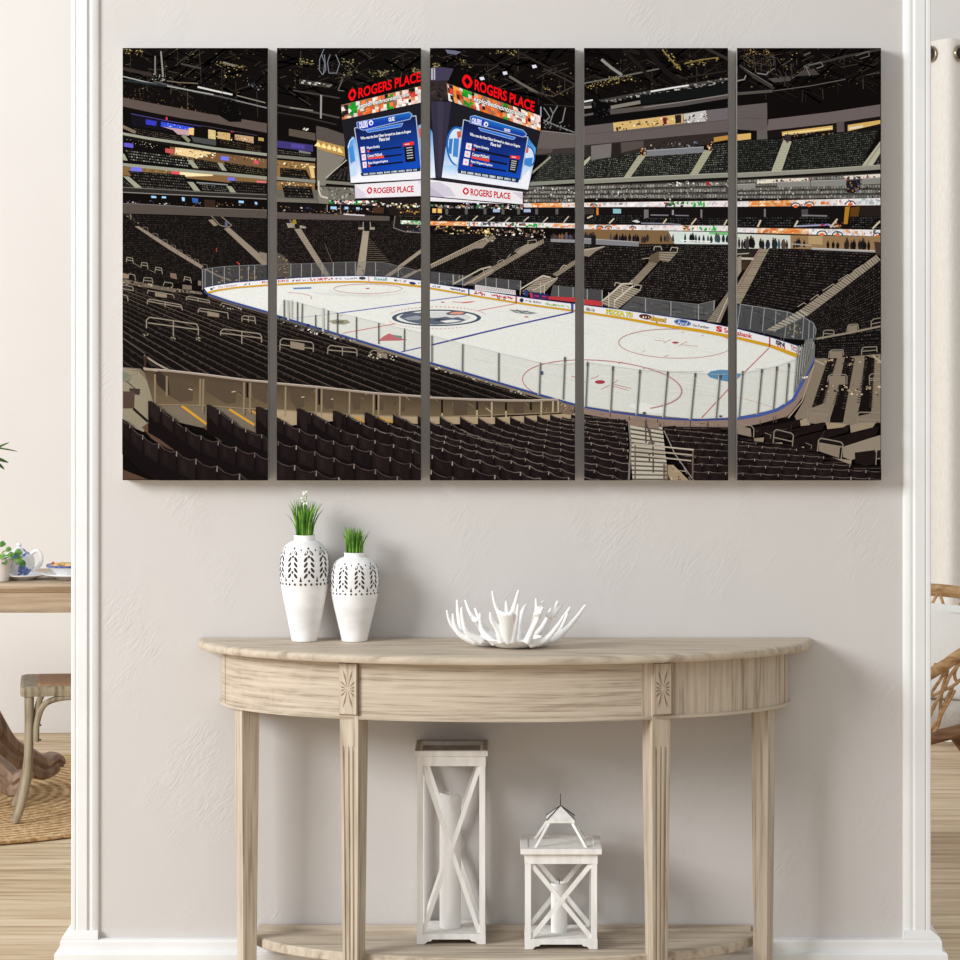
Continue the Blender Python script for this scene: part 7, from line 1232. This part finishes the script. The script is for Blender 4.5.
screen('c0', [(228, 478), (640, 590), (592, 862), (186, 806)], '', [(272, 458), (300, 452), (608, 545), (632, 572), (612, 590), (268, 498)], [(322, 528), (560, 592), (545, 606), (336, 548)],
       [(268, 560), (590, 640), (588, 662), (266, 586)], [(402, 622), (468, 634), (466, 656), (400, 644)],
       [('Wayne Gretzky', [(292, 634), (392, 656), (390, 676), (290, 656)], [(288, 662), (524, 712), (522, 724), (286, 674)], .05), ('Connor McDavid', [(284, 688), (392, 708), (390, 728), (282, 710)], [(280, 712), (508, 758), (506, 770), (278, 724)], .5), ('Ryan Nugent-Hopkins', [(276, 736), (414, 764), (412, 782), (274, 756)], [(272, 764), (500, 802), (498, 812), (270, 774)], .05)],
       [[(246, 626), (282, 632), (276, 674), (240, 666)], [(238, 676), (272, 682), (267, 722), (232, 714)], [(228, 726), (262, 732), (258, 772), (222, 766)]],
       [(528, 706), (588, 712), (586, 732), (526, 724)], [(524, 728), (582, 738), (562, 822), (514, 812)], [(196, 798), (584, 856), (574, 880), (192, 818)], [(212, 804), (562, 858), (560, 874), (212, 820)], [(282, 464), (388, 490), (382, 524), (278, 500)], [(488, 532), (528, 542), (526, 562), (486, 552)])
tp_('c0', [(15, 852), (88, 848), (640, 926), (640, 940), (608, 938), (15, 862)], (40, 34, 42)); tp_('c0', [(15, 862), (606, 940), (606, 1020), (15, 1000)], (233, 229, 235)); tp_('c1', [(15, -66), (606, 12), (606, 92), (15, 40)], (233, 229, 235)); poly([(430.4, 182), (440, 182), (450, 188), (456, 196.6), (430.4, 196)], (206, 200, 216)); poly([(430.4, 187), (446, 198.2), (430.4, 196.4)], (188, 180, 200)); poly([(512, 192), (522.6, 193), (522.6, 200)], (206, 200, 216))
text('ROGERS PLACE', [(470.6, 188.4), (510.4, 193.0), (510.4, 199.4), (470.6, 195.6)], (196, 26, 38), .03); omark(((465.8, 191.2), 3.2, 3.7, .1), (206, 24, 36), (233, 229, 235)); tl('c1', [(15, 42), (300, 68), (606, 95)], 6, (40, 34, 40))

# ---- cut the picture at the panel edges and lay it on the canvases
def clip(tri, x0, y0, x1, y1):
    P = tri
    for ax, lim, sg in ((0, x0, 1), (0, x1, -1), (1, y0, 1), (1, y1, -1)):
        if not P: return P
        out = []
        for i, a in enumerate(P):
            b = P[(i+1) % len(P)]; da, db = sg*(a[ax]-lim), sg*(b[ax]-lim)
            if da >= 0: out.append(a)
            if (da >= 0) != (db >= 0):
                t = da/(da-db); out.append(tuple(p+(q-p)*t for p, q in zip(a, b)))
        P = out
    return P
def print_mat():
    m = mat('printed_canvas', (128, 128, 128), 1.0, 0.0); L = m.node_tree.links
    a = nd(m, 'ShaderNodeVertexColor', layer_name='print'); n = nd(m, 'ShaderNodeTexNoise', Scale=520, Detail=3); L.new(mapping(m), n.inputs['Vector'])
    r = nd(m, 'ShaderNodeMapRange'); r.inputs[1].default_value = .3; r.inputs[2].default_value = .7; r.inputs[3].default_value = .84; r.inputs[4].default_value = .98; L.new(n.outputs[0], r.inputs[0])
    mx = nd(m, 'ShaderNodeVectorMath', operation='MULTIPLY'); L.new(a.outputs[0], mx.inputs[0]); L.new(r.outputs[0], mx.inputs[1]); L.new(mx.outputs[0], m.node_tree.nodes['Principled BSDF'].inputs['Base Color'])
    return m
M_print = print_mat()
LABELS = ['canvas print panel farthest left, showing stacked suites and rows of dark seats', 'canvas print panel second from left, showing the left face of the scoreboard', 'middle canvas print panel, showing the scoreboard pillar and right scoreboard face', 'canvas print panel second from right, showing face-off circles and a stairway', 'canvas print panel farthest right, showing the curved rink corner and blue board edge']
DZ = 1.6e-5
for (x0, x1), lab in zip(PANELS, LABELS):
    p0, p1 = at(x0, PB, -PD), at(x1, PT, -PD)
    w, h = p1.x-p0.x, p1.z-p0.z
    th = thing('canvas_panel', lab, 'canvas print', ((p0.x+p1.x)/2, -.0005, p0.z), 0, 'five canvas panels of one arena picture')
    MB().box((0, -(PD-.0007)/2, h/2), (w, PD-.0007, h)).build('stretched_canvas', M_canvas, th, bevel=.0008)
    vs, fs, cols = [], [], []
    s = (CAMD-PD)/FPX; mid = (x0+x1)/2
    for tri, z in TRI:
        if max(q[0] for q in tri) < x0 or min(q[0] for q in tri) > x1: continue
        P = clip(tri, x0, PT, x1, PB)
        if len(P) < 3: continue
        o = len(vs)
        for q in P:
            vs.append(((q[0]-mid)*s, -(PD-.0005)-z*DZ, (PB-q[1])*s)); cols += [q[2], q[3], q[4], 1.0]
        fs.append(tuple(range(o, o+len(P)))[::-1] if ((P[1][0]-P[0][0])*(P[2][1]-P[0][1])-(P[1][1]-P[0][1])*(P[2][0]-P[0][0])) < 0 else tuple(range(o, o+len(P))))
    me = bpy.data.meshes.new('printed_picture'); me.from_pydata(vs, [], fs); me.materials.append(M_print)
    ca = me.color_attributes.new('print', 'FLOAT_COLOR', 'POINT'); ca.data.foreach_set('color', cols)
    ob = bpy.data.objects.new('printed_picture', me); C.objects.link(ob); ob.parent = th
print('print triangles', len(TRI), 'layers', max(z for t, z in TRI))
